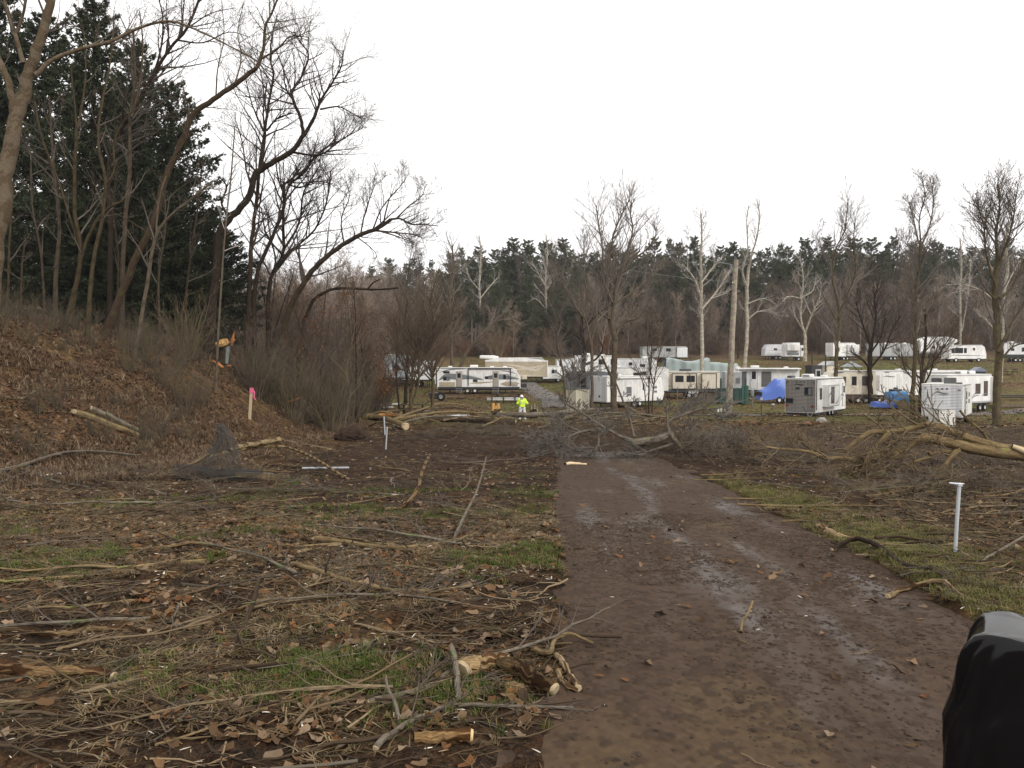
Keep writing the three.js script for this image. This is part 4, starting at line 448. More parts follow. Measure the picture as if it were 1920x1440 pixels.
{ // the pines of the ridge, one object each
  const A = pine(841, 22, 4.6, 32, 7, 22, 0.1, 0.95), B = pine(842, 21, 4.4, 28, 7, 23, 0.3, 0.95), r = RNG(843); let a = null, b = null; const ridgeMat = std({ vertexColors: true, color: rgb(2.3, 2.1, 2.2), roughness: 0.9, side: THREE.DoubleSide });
  const rows = []; for (let k = 0; k < 84; k++) { const px = 700 + 1260 * (k + rr(r, -0.3, 0.3)) / 84; rows.push([px, rr(r, 200, 240), 458 + 12 * Math.sin(k * 2.3) + rr(r, -4, 26) + (px < 860 ? 30 : 0)]); }
  for (let k = 0; k < 44; k++) rows.push([rr(r, 815, 1085), rr(r, 174, 205), rr(r, 500, 595)]);
  for (let k = 0; k < 34; k++) rows.push([rr(r, 1075, 1960), rr(r, 188, 212), rr(r, 482, 530)]);
  rows.forEach(([px, d, top], k) => { const p = at(px, d), h = hPx(d, px, top), useA = r() < 0.6; let g; const L = (top < 510 ? 'dark pine of the far ridge ' : d < 206 && px < 1080 ? 'lower dark pine on the far slope ' : 'dark pine half hidden in the far wood ') + bin(px, HILL), gr = top < 510 ? 'pines along the far ridge' : d < 206 && px < 1080 ? 'pines low on the far slope' : 'pines within the far wood';
    if (useA ? a : b) g = copyOf(useA ? a : b, p, r() * 6.28, 1, L, gr); else { g = pineThing('ridge_pine', L, p, useA ? A : B, gr); g.children[1].material = ridgeMat; if (useA) a = g; else b = g; }
    const s = h / (useA ? 22 : 21), w = clamp(s, 0.7, 1.15) * rr(r, 1.0, 1.5); g.scale.set(w, s, w); });
}
{ // bare trees standing out at the edge of the far wood
  const r = RNG(851); let src = bareProto.map(() => null);
  for (let k = 0; k < 44; k++) { const px = 690 + 1240 * (k + r()) / 44, d = rr(r, 166, 200), i = k % 4, p = at(px, d); const L = 'bare brown tree edging the far wood ' + bin(px, HILL), gr = 'bare trees along the edge of the far wood'; let g; if (src[i]) g = copyOf(src[i], p, r() * 6.28, rr(r, 0.75, 1.2), L, gr); else src[i] = g = treeThing('wood_edge_tree', L, p, bareProto[i].tw, i === 2 ? M.paleBark : M.brownBark, bareProto[i].m, gr); }
  for (let k = 0; k < 16; k++) { const px = [752, 790, 1030, 1050, 1085, 1255, 1275, 1290, 1340, 1450, 1480, 1545, 1660, 1690, 1770, 1900][k], d = rr(r, 190, 225), p = at(px, d), i = (k * 3) % 4, h = hPx(d, px, rr(r, 415, 462)); const g = copyOf(src[i], p, r() * 6.28, 1, 'bare treetop rising above the ridge pines ' + bin(px, HILL), 'bare treetops over the ridge'); const s = h / bareProto[i].h / 0.95; g.scale.set(s * 0.8, s, s * 0.8); }
}
// ---------- thicket and shrubs on the left bank ----------
function shrub(seed, stems, h, spread, o = {}) { const r = RNG(seed), b = new MB(), w = new MB(); for (let k = 0; k < stems; k++) { const a = r() * 6.28, s = rr(r, 0.1, spread), dir = V(Math.cos(a) * s, 1, Math.sin(a) * s), c = cfg({ depth: 4, kids: [5, 6, 5, 4], tip: 0.004, up: o.up === undefined ? 0.02 : o.up, wiggle: 0.16, ang: [0.35, 0.9], ratio: 0.5, ...o }); grow(k < stems * 0.5 ? b : w, V(Math.cos(a) * rr(r, 0, 0.35), -0.1, Math.sin(a) * rr(r, 0, 0.35)), dir, h * rr(r, 0.6, 1.1), 0.012 + h * 0.005, 2, c, r); } return [b, w]; }
function shrubThing(name, label, pos, sh, mat, mat2, group) { const g = thing(name, pos, label, 'shrub', group); sh[0].build('stems', mat, g); sh[1].build('twigs', mat2, g); return g; }
{ const r = RNG(871), protos = [shrub(861, 16, 3.2, 0.5), shrub(862, 12, 4.4, 0.35), shrub(863, 20, 2.2, 0.8)], src = [null, null, null], mats = [[M.twigBrown, M.twigOlive], [M.twigBrown, M.twigGrey], [M.twigRed, M.twigOlive]];
  const L = ['dense bare brown shrub on the bank ', 'tall wispy bare shrub on the bank ', 'low sprawling bramble on the bank '], gr = ['dense shrubs of the thicket', 'wispy shrubs of the thicket', 'brambles of the thicket'];
  const place = (px, d, i, s) => { if (px > 392 && px < 470 && d < 46) return; const p = at(px, d), lb = (d > 56 ? L[i].replace('on the bank', 'deep in the thicket') : L[i]) + bin(px, BANKS); if (src[i]) copyOf(src[i], p, r() * 6.28, s, lb, gr[i]); else { src[i] = shrubThing(['thicket_shrub', 'wispy_shrub', 'bramble'][i], lb, p, protos[i], ...mats[i], gr[i]); src[i].scale.setScalar(s); } };
  for (let k = 0; k < 80; k++) { const d = rr(r, 42, 92), x = -rr(r, 9.6, 17.5) - (d > 62 ? rr(r, 0, 8) : 0), px = 960 + x / d * F; if (px < 440 || px > 742) continue; place(px, d, k % 3 === 2 ? 2 : k % 2, rr(r, 0.8, 1.35) * (d > 60 ? 1.25 : 1)); }
  for (let k = 0; k < 26; k++) { const px = rr(r, -30, 440), d = rr(r, 33, 46); place(px, d, 2 - (k % 3 === 0 ? 2 : 0), rr(r, 0.5, 0.85)); }
  for (let k = 0; k < 60; k++) { const px = rr(r, -20, 640), d = rr(r, 20, 37), p = at(px, d); if (bank(p.x, d) < 0.1) continue; place(px, d, 2, rr(r, 0.22, 0.5)); }
  { const sp = [bareTree(867, 9, 0.09, { depth: 4, kids: [8, 6, 5, 4], tip: 0.006, start: 0.2, limbs: 14 }), bareTree(868, 11, 0.1, { depth: 4, kids: [8, 6, 5, 4], tip: 0.006, start: 0.25, limbs: 16 })], q = [null, null]; for (let k = 0; k < 26; k++) { const d = rr(r, 52, 96), px = rr(r, 455, 735), i = k % 2, lb = ['short', 'slender'][i] + ' bare tree standing in the thicket ' + bin(px, BANKS); if (q[i]) copyOf(q[i], at(px, d), r() * 6.28, rr(r, 0.7, 1.15), lb); else q[i] = treeThing('thicket_tree', lb, at(px, d), sp[i], M.darkBark, M.twigBrown, 'bare trees of the thicket'); } }
  const big = shrub(865, 26, 3.4, 0.6, { up: 0.06 }); shrubThing('bushy_shrub', 'large olive tan bushy shrub under the low green pine', at(352, 42), big, M.twigOlive, M.twigTan);
  const dark = shrub(866, 40, 3.2, 0.9, { kids: [5, 7, 7, 5] }); const ds = shrubThing('dark_shrub', 'dark rounded leafless bush at the end of the thicket', at(700, 72), dark, M.twigDark, M.twigBrown); ds.scale.set(1.5, 1.25, 1.5);
  // beech saplings that keep their orange brown leaves
  for (let k = 0; k < 4; k++) { const rb = RNG(880 + k), w = new MB(), f = new MB(), c = cfg({ depth: 3, kids: [8, 6, 4], tip: 0.006 }), px = [690, 668, 700, 596][k], d = [66, 72, 62, 52][k], g = thing('leafy_sapling', at(px, d), ['sapling keeping rusty leaves beside the pale blue trailer', 'sapling keeping rusty leaves high in the thicket', 'low sapling keeping rusty leaves near the end of the thicket', 'brown leafed sapling in the middle of the thicket'][k], 'tree'); const h = [7.5, 10, 4, 7][k]; grow(w, V(0, -0.1, 0), V(0.1, 1, 0), h, 0.05, 1, c, rb); w.build('trunk', M.brownBark, g);
    const n = w.p.length / 3; for (let j = 0; j < 900; j++) { const i = Math.floor(rb() * n) * 3, y = w.p[i + 1]; if (y < h * 0.3) continue; const o = V(w.p[i] + rr(rb, -0.35, 0.35), y + rr(rb, -0.3, 0.3), w.p[i + 2] + rr(rb, -0.35, 0.35)), u = V(rr(rb, -1, 1), rr(rb, -1, 1), rr(rb, -1, 1)).multiplyScalar(0.085), v = V(rr(rb, -1, 1), rr(rb, -1, 1), rr(rb, -1, 1)).multiplyScalar(0.06); f.tri(o.clone().add(u), o.clone().sub(u), o.clone().add(v)); }
    tag(f.build('foliage', std({ color: rgb(0.17, 0.075, 0.035), roughness: 0.85, side: THREE.DoubleSide }), g), null, null, null, 'stuff'); }
}
// ---------- trailers ----------
const streak = dataTex(256, (u, v) => { const a = vt(u * 64, v * 3, 64) * 0.6 + vt(u * 18, v * 2, 18) * 0.4, b = fbt(u, v, 6, 4); const t = 0.92 + 0.16 * (a - 0.5) + 0.16 * (b - 0.5); return [t, t * 0.995, t * 0.985]; }, true);
const paint = (r, g, b, o = {}) => std({ color: rgb(r, g, b), map: rep(streak, 0.5, 0.4), roughness: 0.42, ...o });
const T = { white: paint(0.86, 0.86, 0.86), white2: paint(0.76, 0.78, 0.81), cream: paint(0.70, 0.64, 0.53), tan: paint(0.48, 0.41, 0.30), greyRib: paint(0.25, 0.232, 0.222), grey: paint(0.40, 0.41, 0.42), darkGrey: paint(0.13, 0.14, 0.16, { roughness: 0.25 }), slate: paint(0.20, 0.23, 0.24), paleBlue: paint(0.36, 0.43, 0.48), sageTarp: std({ color: rgb(0.27, 0.32, 0.31), roughness: 0.8 }),
  black: std({ color: rgb(0.018, 0.018, 0.02), roughness: 0.6 }), frame: std({ color: rgb(0.025, 0.025, 0.028), roughness: 0.4 }), glass: new THREE.MeshPhysicalMaterial({ color: rgb(0.022, 0.022, 0.025), roughness: 0.12, specularIntensity: 0.35 }), glassLight: std({ color: rgb(0.16, 0.165, 0.17), roughness: 0.12 }), screen: std({ color: rgb(0.11, 0.108, 0.106), roughness: 0.7 }), brownGlass: std({ color: rgb(0.09, 0.062, 0.055), roughness: 0.15 }), alu: std({ color: rgb(0.62, 0.63, 0.64), metalness: 0.6, roughness: 0.35 }), tyre: std({ color: rgb(0.018, 0.018, 0.018), roughness: 0.9 }), rim: std({ color: rgb(0.62, 0.63, 0.65), roughness: 0.35, metalness: 0.3 }), steel: std({ color: rgb(0.30, 0.30, 0.31), roughness: 0.5, metalness: 0.5 }), red: std({ color: rgb(0.25, 0.012, 0.012), roughness: 0.3 }), wood: std({ map: barkT, color: rgb(0.30, 0.235, 0.165), roughness: 0.9 }), greyWood: std({ map: barkT, color: rgb(0.30, 0.28, 0.25), roughness: 0.9 }), darkWood: std({ map: barkT, color: rgb(0.13, 0.10, 0.08), roughness: 0.9 }), doorTan: paint(0.40, 0.36, 0.31) };
function ribGeo(w, h, pitch, depth) { const b = new MB(), n = Math.max(2, Math.round(h / pitch)); for (let k = 0; k < n; k++) { const y0 = -h / 2 + h * k / n, y1 = -h / 2 + h * (k + 1) / n, ym = lerp(y0, y1, 0.72); b.quad(V(-w / 2, y0, 0.002), V(w / 2, y0, 0.002), V(w / 2, ym, depth), V(-w / 2, ym, depth)); b.quad(V(-w / 2, ym, depth), V(w / 2, ym, depth), V(w / 2, y1, 0.002), V(-w / 2, y1, 0.002)); } return b.geometry(); }
function extrude(pts, depth, bevel) { const s = new THREE.Shape(); pts.forEach(([x, y], k) => (k ? s.lineTo(x, y) : s.moveTo(x, y))); const g = new THREE.ExtrudeGeometry(s, { depth: depth - 2 * bevel, bevelEnabled: bevel > 0, bevelSize: bevel, bevelThickness: bevel, bevelOffset: -bevel, bevelSegments: 2, curveSegments: 8 }); g.translate(0, 0, -depth / 2 + bevel); return g; }
const tyreGeo = (() => { const g = new THREE.LatheGeometry([[0.17, -0.1], [0.26, -0.11], [0.33, -0.085], [0.345, 0], [0.33, 0.085], [0.26, 0.11], [0.17, 0.1]].map(([a, b]) => new THREE.Vector2(a, b)), 22); g.rotateX(Math.PI / 2); return g; })();
const rimGeo = (() => { const b = new MB(), g = new THREE.LatheGeometry([[0.001, 0.05], [0.06, 0.09], [0.075, 0.05], [0.15, 0.07], [0.2, 0.1], [0.205, 0.06]].map(([a, b]) => new THREE.Vector2(a, b)), 20); g.rotateX(Math.PI / 2); b.geo(g); for (let k = 0; k < 6; k++) b.box(Math.cos(k * 1.047) * 0.11, Math.sin(k * 1.047) * 0.11, 0.065, 0.03, 0.03, 0.02); return b.geometry(); })();
function wheel(g, x, z, s = 1, rim = T.rim) { const w = part('wheel', tyreGeo, T.tyre, g); w.position.set(x, 0.34 * s, z); w.scale.setScalar(s); if (z < 0) w.rotation.y = Math.PI; part('rim', rimGeo, rim, w); return w; }
// a window on a face: parent, centre, size, facing ('z', 'x-', 'x+')
function win(g, x, y, z, w, h, face = 'z', o = {}) { const f = new MB(); const t = 0.055, d = 0.05, c = o.round === 0 ? 0.02 : 0.05; f.rbox(0, h / 2 - t / 2, 0, w, t, d, 0.02); f.rbox(0, -h / 2 + t / 2, 0, w, t, d, 0.02); f.rbox(-w / 2 + t / 2, 0, 0, t, h - 2 * t, d, 0.02); f.rbox(w / 2 - t / 2, 0, 0, t, h - 2 * t, d, 0.02); if (o.bar) f.box(w * o.bar, 0, 0.004, 0.035, h - 2 * t, d * 0.7); if (o.hbar) f.box(0, h * o.hbar, 0.004, w - 2 * t, 0.04, d * 0.7);
  const m = f.build('window', o.frame || T.frame, g); m.position.set(x, y, z); m.rotation.y = face === 'x-' ? -Math.PI / 2 : face === 'x+' ? Math.PI / 2 : 0; const p = new MB().box(0, 0, -0.006, w - 1.2 * t, h - 1.2 * t, 0.02).build('pane', o.pane || T.glass, m); if (o.split) { p.scale.x = 0.5; p.position.x = -w * 0.23; new MB().box(w * 0.23, 0, -0.006, w * 0.47, h - 1.2 * t, 0.02).build('pane', T.glassLight, m); } return m; }
function door(g, x, y0, z, w, h, mat, o = {}) { const d = new MB().rbox(0, 0, 0, w, h, 0.05, 0.02).build('door', mat, g); d.position.set(x, y0 + h / 2, z); const t = new MB(); for (const s of [-1, 1]) t.box(s * (w / 2 + 0.02), 0, 0, 0.04, h + 0.04, 0.06); t.box(0, h / 2 + 0.02, 0, w + 0.08, 0.04, 0.058); t.build('frame', o.trim || T.grey, d); if (o.glass !== 0) { new MB().rbox(0, h * 0.24, 0.02, w * 0.62, h * (o.gh || 0.3), 0.03, 0.03).build('window', T.glass, d); } new MB().box(-w * 0.36, -h * 0.02, 0.045, 0.05, 0.14, 0.04).build('handle', T.frame, d); return d; }
function acUnit(g, x, y, z = 0, mat = T.white, s = 1) { const a = new MB().rbox(0, 0.15, 0, 1.0 * s, 0.3, 0.75 * s, 0.1).build('roof_cooler', mat, g); a.position.set(x, y, z); const v = new MB(); for (let k = 0; k < 5; k++) v.box(-0.5 * s - 0.004, 0.08 + k * 0.035, 0, 0.02, 0.014, 0.5 * s); v.build('vent', T.frame, a); return a; }
function ventCap(g, x, y, z = 0) { const a = new MB().rbox(0, 0.08, 0, 0.5, 0.17, 0.45, 0.06).build('roof_vent', T.white, g); a.position.set(x, y, z); return a; }
function steps(g, x, z) { const b = new MB(); for (let k = 0; k < 3; k++) b.rbox(0, 0.18 + k * 0.2, 0.42 - k * 0.14, 0.7, 0.04, 0.24, 0.01); for (const s of [-1, 1]) b.rod(V(s * 0.34, 0.02, 0.5), V(s * 0.34, 0.68, 0.08), 0.02, 4); const m = b.build('steps', T.steel, g); m.position.set(x, 0, z); return m; }
// body of a trailer: profile along x, L metres long, H tall, floor height f; nose shapes at both ends
function trailer(name, label, cat, pos, turn, o) {
  const g = thing(name, pos, label, cat, o.group, turn), L = o.L, Hh = o.H, W = o.W || 2.45, f = o.f || 0.72, a = L / 2, z = W / 2;
  const n1 = o.nose || [[a, f + 0.05], [a, f + 0.9], [a - 0.35, Hh - 0.35], [a - 0.9, Hh]], n0 = o.rear || [[-a, Hh], [-a, f]];
  const prof = [...(o.under || [[-a + 0.02, f], [a - 0.02, f]]).slice(0), ...n1, ...n0];
  const clean = prof.filter((p, k) => !k || Math.hypot(p[0] - prof[k - 1][0], p[1] - prof[k - 1][1]) > 0.03); if (Math.hypot(clean[0][0] - clean.at(-1)[0], clean[0][1] - clean.at(-1)[1]) < 0.05) clean.pop();
  part('body', extrude(clean, W, 0.05), o.mat || T.white, g);
  if (o.roofTrim !== 0) { const x0 = n0[0][0], x1 = n1.at(-1)[0]; const r = new MB(); r.rbox((x0 + x1) / 2, Hh + 0.02, 0, x1 - x0 + 0.04, 0.06, W + 0.05, 0.02); r.build('roof', o.roofMat || T.white, g); for (const s of [-1, 1]) { const t = new MB().box((x0 + x1) / 2, Hh - 0.06, s * (z + 0.006), x1 - x0, 0.05, 0.02).build('gutter', o.gutter || T.grey, g); } }
  const u = new MB(); u.box(0, f - 0.09, 0, L * 0.96, 0.16, W * 0.9); for (const s of [-1, 1]) { u.box(-a * 0.7, f / 2 - 0.06, s * z * 0.7, 0.09, f - 0.14, 0.09); u.box(a * 0.65, f / 2 - 0.06, s * z * 0.7, 0.09, f - 0.14, 0.09); } if (o.hitch !== 0) { u.rod(V(a - 0.1, f - 0.15, 0.5), V(a + 1.1, f - 0.2, 0), 0.05, 4); u.rod(V(a - 0.1, f - 0.15, -0.5), V(a + 1.1, f - 0.2, 0), 0.05, 4); u.rod(V(a + 0.85, 0, 0), V(a + 0.85, f + 0.1, 0), 0.04, 6); } u.build('chassis', T.black, g);
  if (o.skirt) new MB().box(0, f - 0.02 + (o.skirtH || 0.3) / 2, 0, L * 0.985, o.skirtH || 0.3, W + 0.012).build('lower_trim', o.skirt, g);
  for (const x of o.wheels || [-0.45, 0.42]) for (const s of [1, -1]) wheel(g, x, s * (z - 0.12), o.ws || 1);
  for (const w of o.wins || []) win(g, w[0], w[1], z + 0.008, w[2], w[3], 'z', w[4] || {});
  for (const w of o.rearWins || []) win(g, -a - 0.034, w[1], w[0], w[2], w[3], 'x-', w[4] || {});
  for (const d of o.doors || []) door(g, d[0], d[1], z + 0.015, d[2], d[3], d[4] || T.white, d[5] || {});
  for (const x of o.ac || []) acUnit(g, x, Hh + 0.05, 0, T.white);
  for (const x of o.caps || []) ventCap(g, x, Hh + 0.05, 0.3);
  if (o.ribRear) { const m = part('ribbed_panel', ribGeo(W - 0.12, Hh - f - 0.12, o.ribRear, 0.022), o.ribMat || o.mat || T.white, g); m.position.set(-a - 0.004, (Hh + f) / 2, 0); m.rotation.y = -Math.PI / 2; }
  if (o.ribSide) for (const [x0, x1, y0, y1] of o.ribSide) { const m = part('ribbed_panel', ribGeo(x1 - x0, y1 - y0, 0.11, 0.015), o.ribMat || o.mat || T.white, g); m.position.set((x0 + x1) / 2, (y0 + y1) / 2, z + 0.003); }
  if (o.awning) { const [x0, x1, arm] = o.awning, b = new MB(); b.tube([V(x0, Hh - 0.14, z + 0.12), V(x1, Hh - 0.14, z + 0.12)], 0.075, 10, true); b.build('awning_roll', o.awnMat || T.white, g); if (arm) for (const x of [x0 + 0.06, x1 - 0.06]) new MB().box(x, (Hh + f) / 2 - 0.02, z + 0.06, 0.07, Hh - f - 0.3, 0.05).build('awning_arm', o.armMat || T.frame, g); }
  if (o.slide) for (const s of o.slide) { const m = new MB(); m.rbox(0, 0, 0, s[2], s[3], 0.6, 0.03); const q = m.build('slide_out', s[4] || o.mat || T.white, g); q.position.set(s[0], s[1], z + 0.12); if (s[5]) { const fr = new MB(); const w = s[2] / 2, h = s[3] / 2; fr.box(0, h - 0.05, 0.305, s[2], 0.1, 0.03); fr.box(0, -h + 0.05, 0.305, s[2], 0.1, 0.03); fr.box(-w + 0.05, 0, 0.305, 0.1, s[3] - 0.2, 0.03); fr.box(w - 0.05, 0, 0.305, 0.1, s[3] - 0.2, 0.03); fr.build('frame', s[5], q); } for (const w of s[6] || []) win(q, w[0], w[1], 0.308, w[2], w[3], 'z', w[4] || {}); }
  for (const d of o.decal || []) { const m = new MB(); const pts = smoothPts(d.p.map(([x, y]) => V(x, y, 0)), 6), n = pts.length; for (let k = 0; k < n - 1; k++) { const wa = d.w * Math.sin(Math.PI * clamp((k + 0.3) / n, 0.02, 0.98)), wb = d.w * Math.sin(Math.PI * clamp((k + 1.3) / n, 0.02, 0.98)); const A = pts[k], B = pts[k + 1]; m.quad(V(A.x, A.y - wa, 0), V(B.x, B.y - wb, 0), V(B.x, B.y + wb, 0), V(A.x, A.y + wa, 0)); } const q = m.build('stripe', d.m || T.darkGrey, g); if (d.face === 'x-') { q.rotation.y = -Math.PI / 2; q.position.set(-a - (d.off || 0.03), 0, 0); } else q.position.z = z + (d.off || 0.014); }
  for (const l of o.lights || []) { const q = new MB().rbox(0, 0, 0, l[2] || 0.12, l[3] || 0.08, 0.05, 0.015).build('marker_light', l[4] || T.frame, g); if (l[5] === 'z') q.position.set(l[0], l[1], z + 0.01); else { q.position.set(-a - 0.03, l[1], l[0]); q.rotation.y = -Math.PI / 2; } }
  return g;
}
const corner = (px, d, deg, L, W = 2.45) => { const th = deg * Math.PI / 180, x = (px - 960) / F * d + Math.sin(th) * L / 2 - Math.cos(th) * W / 2, dd = d + Math.cos(th) * L / 2 + Math.sin(th) * W / 2; return [V(x, surf(x, -dd) + 0.02, -dd), Math.PI / 2 - th]; };
const lot = 'travel trailer';
// striped trailer left of the middle
{ const g = trailer('travel_trailer', 'long white trailer with grey and tan swooshes, two doors and a black awning frame', lot, at(898, 98), 0.02, { L: 10.1, H: 3.1, f: 0.55, skirt: T.black, skirtH: 0.26, wheels: [-1.35, -0.45], mat: T.white, gutter: T.frame,
    nose: [[5.05, 0.6], [5.05, 1.7], [4.95, 2.1], [4.5, 2.85], [4.1, 3.1]], wins: [[-3.9, 2.56, 0.8, 0.28, { bar: 0 }], [-3.9, 1.8, 0.8, 0.48, { split: 1 }], [1.15, 1.9, 0.8, 0.36, { split: 1 }], [3.3, 2.0, 0.7, 0.62, { split: 1 }]], doors: [[-2.38, 0.8, 0.66, 1.85, T.doorTan], [2.05, 0.8, 0.66, 1.85, T.doorTan]], ac: [-0.6], caps: [-3.5, 1.6, 3.2],
    decal: [{ p: [[-4.9, 1.55], [-4.2, 2.02], [-2.7, 2.02], [-1, 1.98], [0.6, 1.62]], w: 0.36, m: T.slate, off: 0.006 }, { p: [[0.2, 1.85], [2, 2.0], [3.5, 1.98], [4.9, 1.75]], w: 0.33, m: T.slate, off: 0.007 }, { p: [[-2.2, 2.35], [-1, 2.2], [0.4, 1.9], [1.9, 1.65]], w: 0.1, m: T.white, off: 0.011 }, { p: [[2.6, 2.3], [4, 2.1], [4.75, 1.85], [4.6, 1.5], [4, 1.35]], w: 0.09, m: T.white, off: 0.012 }, { p: [[-1.2, 1.2], [0.3, 1.3], [1.9, 1.4]], w: 0.1, m: T.tan, off: 0.006 }, { p: [[2.6, 1.15], [3.6, 1.15], [4.9, 1.2]], w: 0.3, m: T.tan, off: 0.006 }, { p: [[-4.9, 2.5], [-3.4, 2.9], [-1.6, 2.95]], w: 0.08, m: T.slate, off: 0.007 }, { p: [[2.5, 2.75], [3.6, 2.65], [4.6, 2.35]], w: 0.06, m: T.slate, off: 0.008 }] });
  new MB().rbox(-3.82, 1.1, 1.235, 1.9, 0.56, 0.04, 0.02).build('hatch', T.tan, g); new MB().rbox(-0.42, 1.54, 1.235, 0.55, 0.34, 0.04, 0.02).build('fridge_vent', T.frame, g); new MB().rbox(4.4, 1.02, 1.235, 0.6, 0.34, 0.03, 0.02).build('hatch', T.doorTan, g);
  new MB().box(1.3, 2.98, 1.34, 5.2, 0.08, 0.1).build('awning_roll', T.frame, g); for (const x of [-1.26, 3.86]) new MB().box(x, 1.95, 1.33, 0.1, 2.0, 0.06).build('awning_arm', T.frame, g);
  steps(g, -2.38, 1.2); steps(g, 2.05, 1.2); new MB().rbox(-5.12, 1.9, 0, 0.12, 2.2, 2.2, 0.03).build('rear_panel', T.darkGrey, g); new MB().box(-5.25, 2.0, 0.9, 0.08, 1.7, 0.3).build('ladder', T.white, g); new MB().rbox(5.5, 0.95, 0, 0.7, 0.5, 1.0, 0.1).build('gas_bottles', T.black, g); }
// tan fifth wheel behind it
{ const g = trailer('fifth_wheel', 'fifth wheel with tan swirled flank and white roof behind the striped trailer', lot, at(968, 112), -0.02, { L: 8.6, H: 3.35, f: 0.75, mat: T.tan, hitch: 0, nose: [[4.3, 0.8], [4.3, 2.9], [3.9, 3.1], [1, 3.35]], rear: [[-2.5, 3.35], [-4.3, 3.0], [-4.3, 0.75]], roofTrim: 0, wheels: [-2, -1.2], decal: [{ p: [[-2, 2.6], [0.5, 2.2], [2.8, 1.7], [4.2, 2.6]], w: 0.18, m: T.cream, off: 0.008 }, { p: [[-1, 1.7], [1.5, 1.9], [4, 2.4]], w: 0.14, m: T.cream, off: 0.01 }, { p: [[-4, 1.0], [0, 0.95], [4.2, 1.0]], w: 0.1, m: T.cream, off: 0.009 }] });
  part('roof', extrude([[-4.32, 2.85], [4.32, 2.85], [4.32, 3.0], [1, 3.42], [-2.4, 3.42], [-4.32, 3.05]], 2.52, 0.02), T.white, g); acUnit(g, -3.3, 3.35, 0, T.white, 1.6); new MB().rbox(-4.0, 3.5, 0, 2.2, 0.5, 1.6, 0.15).build('roof_cooler', T.white, g); for (const x of [0.35, 1.15]) new MB().rbox(x, 0.72, 1.28, 0.7, 0.6, 0.08, 0.05).build('hatch', T.cream, g); new MB().box(4.34, 1.9, 0, 0.1, 2.3, 2.5).build('corner_trim', T.white, g); }
trailer('bus_camper', 'grey coach camper whose window row shows above the tan fifth wheel', lot, at(993, 119), 0, { L: 4.2, H: 2.8, f: 0.7, mat: T.grey, wins: [[-0.6, 2.3, 0.7, 0.4], [0.4, 2.3, 0.7, 0.4], [1.4, 2.3, 0.6, 0.5]], nose: [[2.1, 0.8], [2.1, 2.55], [1.8, 2.8]], wheels: [-1, 1], hitch: 0 });
{ const g = trailer('small_trailer', 'small rounded white trailer with one square window right of the tan fifth wheel', lot, at(1033, 112), 0.05, { L: 2.6, H: 2.25, f: 0.5, mat: T.white, nose: [[1.3, 0.6], [1.3, 2.1], [1.1, 2.25]], rear: [[-0.7, 2.25], [-1.15, 1.7], [-1.3, 1.0], [-1.2, 0.5]], wins: [[0.35, 1.5, 0.85, 0.6, { split: 1, frame: T.alu }]], wheels: [0.9] }); }
trailer('travel_trailer', 'white trailer with a tall narrow window next to the small rounded trailer', lot, at(1072, 114), 0.05, { L: 4.4, H: 3.0, f: 0.7, mat: T.white2, wins: [[-1.75, 2.1, 0.35, 0.9], [0.2, 2.0, 0.7, 0.5]], wheels: [-0.5, 0.4], caps: [0], nose: [[2.2, 0.75], [2.2, 2.8], [2.0, 3.0]] });
// middle cluster
{ const [p, t] = corner(1138, 76, 54, 7.6); const g = trailer('travel_trailer', 'white trailer with ribbed grey end and one square window behind the tall forked tree', lot, p, t, { L: 7.6, H: 3.0, f: 0.55, mat: T.white, ribRear: 0.12, ribMat: T.white2, wins: [[-0.9, 1.55, 0.75, 0.95, { hbar: -0.22, pane: T.glassLight, frame: T.alu }], [1.1, 1.95, 0.25, 0.62, { pane: T.brownGlass }], [2.75, 1.9, 0.5, 0.28, { pane: T.glassLight, frame: T.alu }], [2.75, 1.45, 0.5, 0.28, { pane: T.glassLight, frame: T.alu }]], nose: [[3.8, 0.6], [4.05, 1.3], [3.6, 2.9], [3.5, 3.0]], wheels: [-0.2, 0.65], caps: [-1.5], lights: [[0.2, 1.1, 0.2, 0.2]], awning: [-3.4, 2.6, 0] }); const q = new MB().rbox(1.6, 3.2, 0, 0.8, 0.3, 0.7, 0.05).build('roof_cooler', T.frame, g); }
trailer('travel_trailer', 'long low white trailer showing its roof just behind the ribbed white trailer', lot, at(1192, 92), -0.1, { L: 7.2, H: 3.55, f: 0.9, mat: T.white, wins: [[0.8, 2.9, 0.7, 0.4]], caps: [-2, 1.8], nose: [[3.6, 1], [3.6, 3.3], [3.3, 3.55]] });
{ const g = trailer('fifth_wheel', 'dark grey nosed trailer rising behind the cream shed', lot, at(1106, 86), 0.06, { L: 5.2, H: 3.35, f: 0.8, mat: T.darkGrey, nose: [[2.6, 0.85], [2.6, 2.9], [1.9, 3.25], [1.2, 3.35]], rear: [[-2.1, 3.35], [-2.5, 3.15], [-2.6, 2.6], [-2.6, 0.8]], roofTrim: 0, hitch: 0, decal: [{ p: [[-2.5, 2.4], [-1.6, 2.7], [-0.9, 3.2]], w: 0.07, m: T.black, off: 0.01 }, { p: [[-2.5, 1.9], [-2.0, 2.3], [-1.4, 2.4]], w: 0.1, m: T.slate, off: 0.01 }] }); new MB().box(-0.6, 1.9, 1.24, 0.06, 2, 0.03).build('seam', T.black, g); }
trailer('travel_trailer', 'white trailer partly hidden behind the trunks left of the tall forked tree', lot, at(1116, 106), -0.08, { L: 5.4, H: 4.1, f: 1.2, mat: T.white, wins: [[0.8, 3.3, 0.8, 0.7], [2.1, 3.3, 0.25, 0.8], [-1.6, 3.3, 0.5, 0.4]], ac: [-1.2], caps: [1], nose: [[2.7, 1.3], [2.7, 3.9], [2.4, 4.1]] });
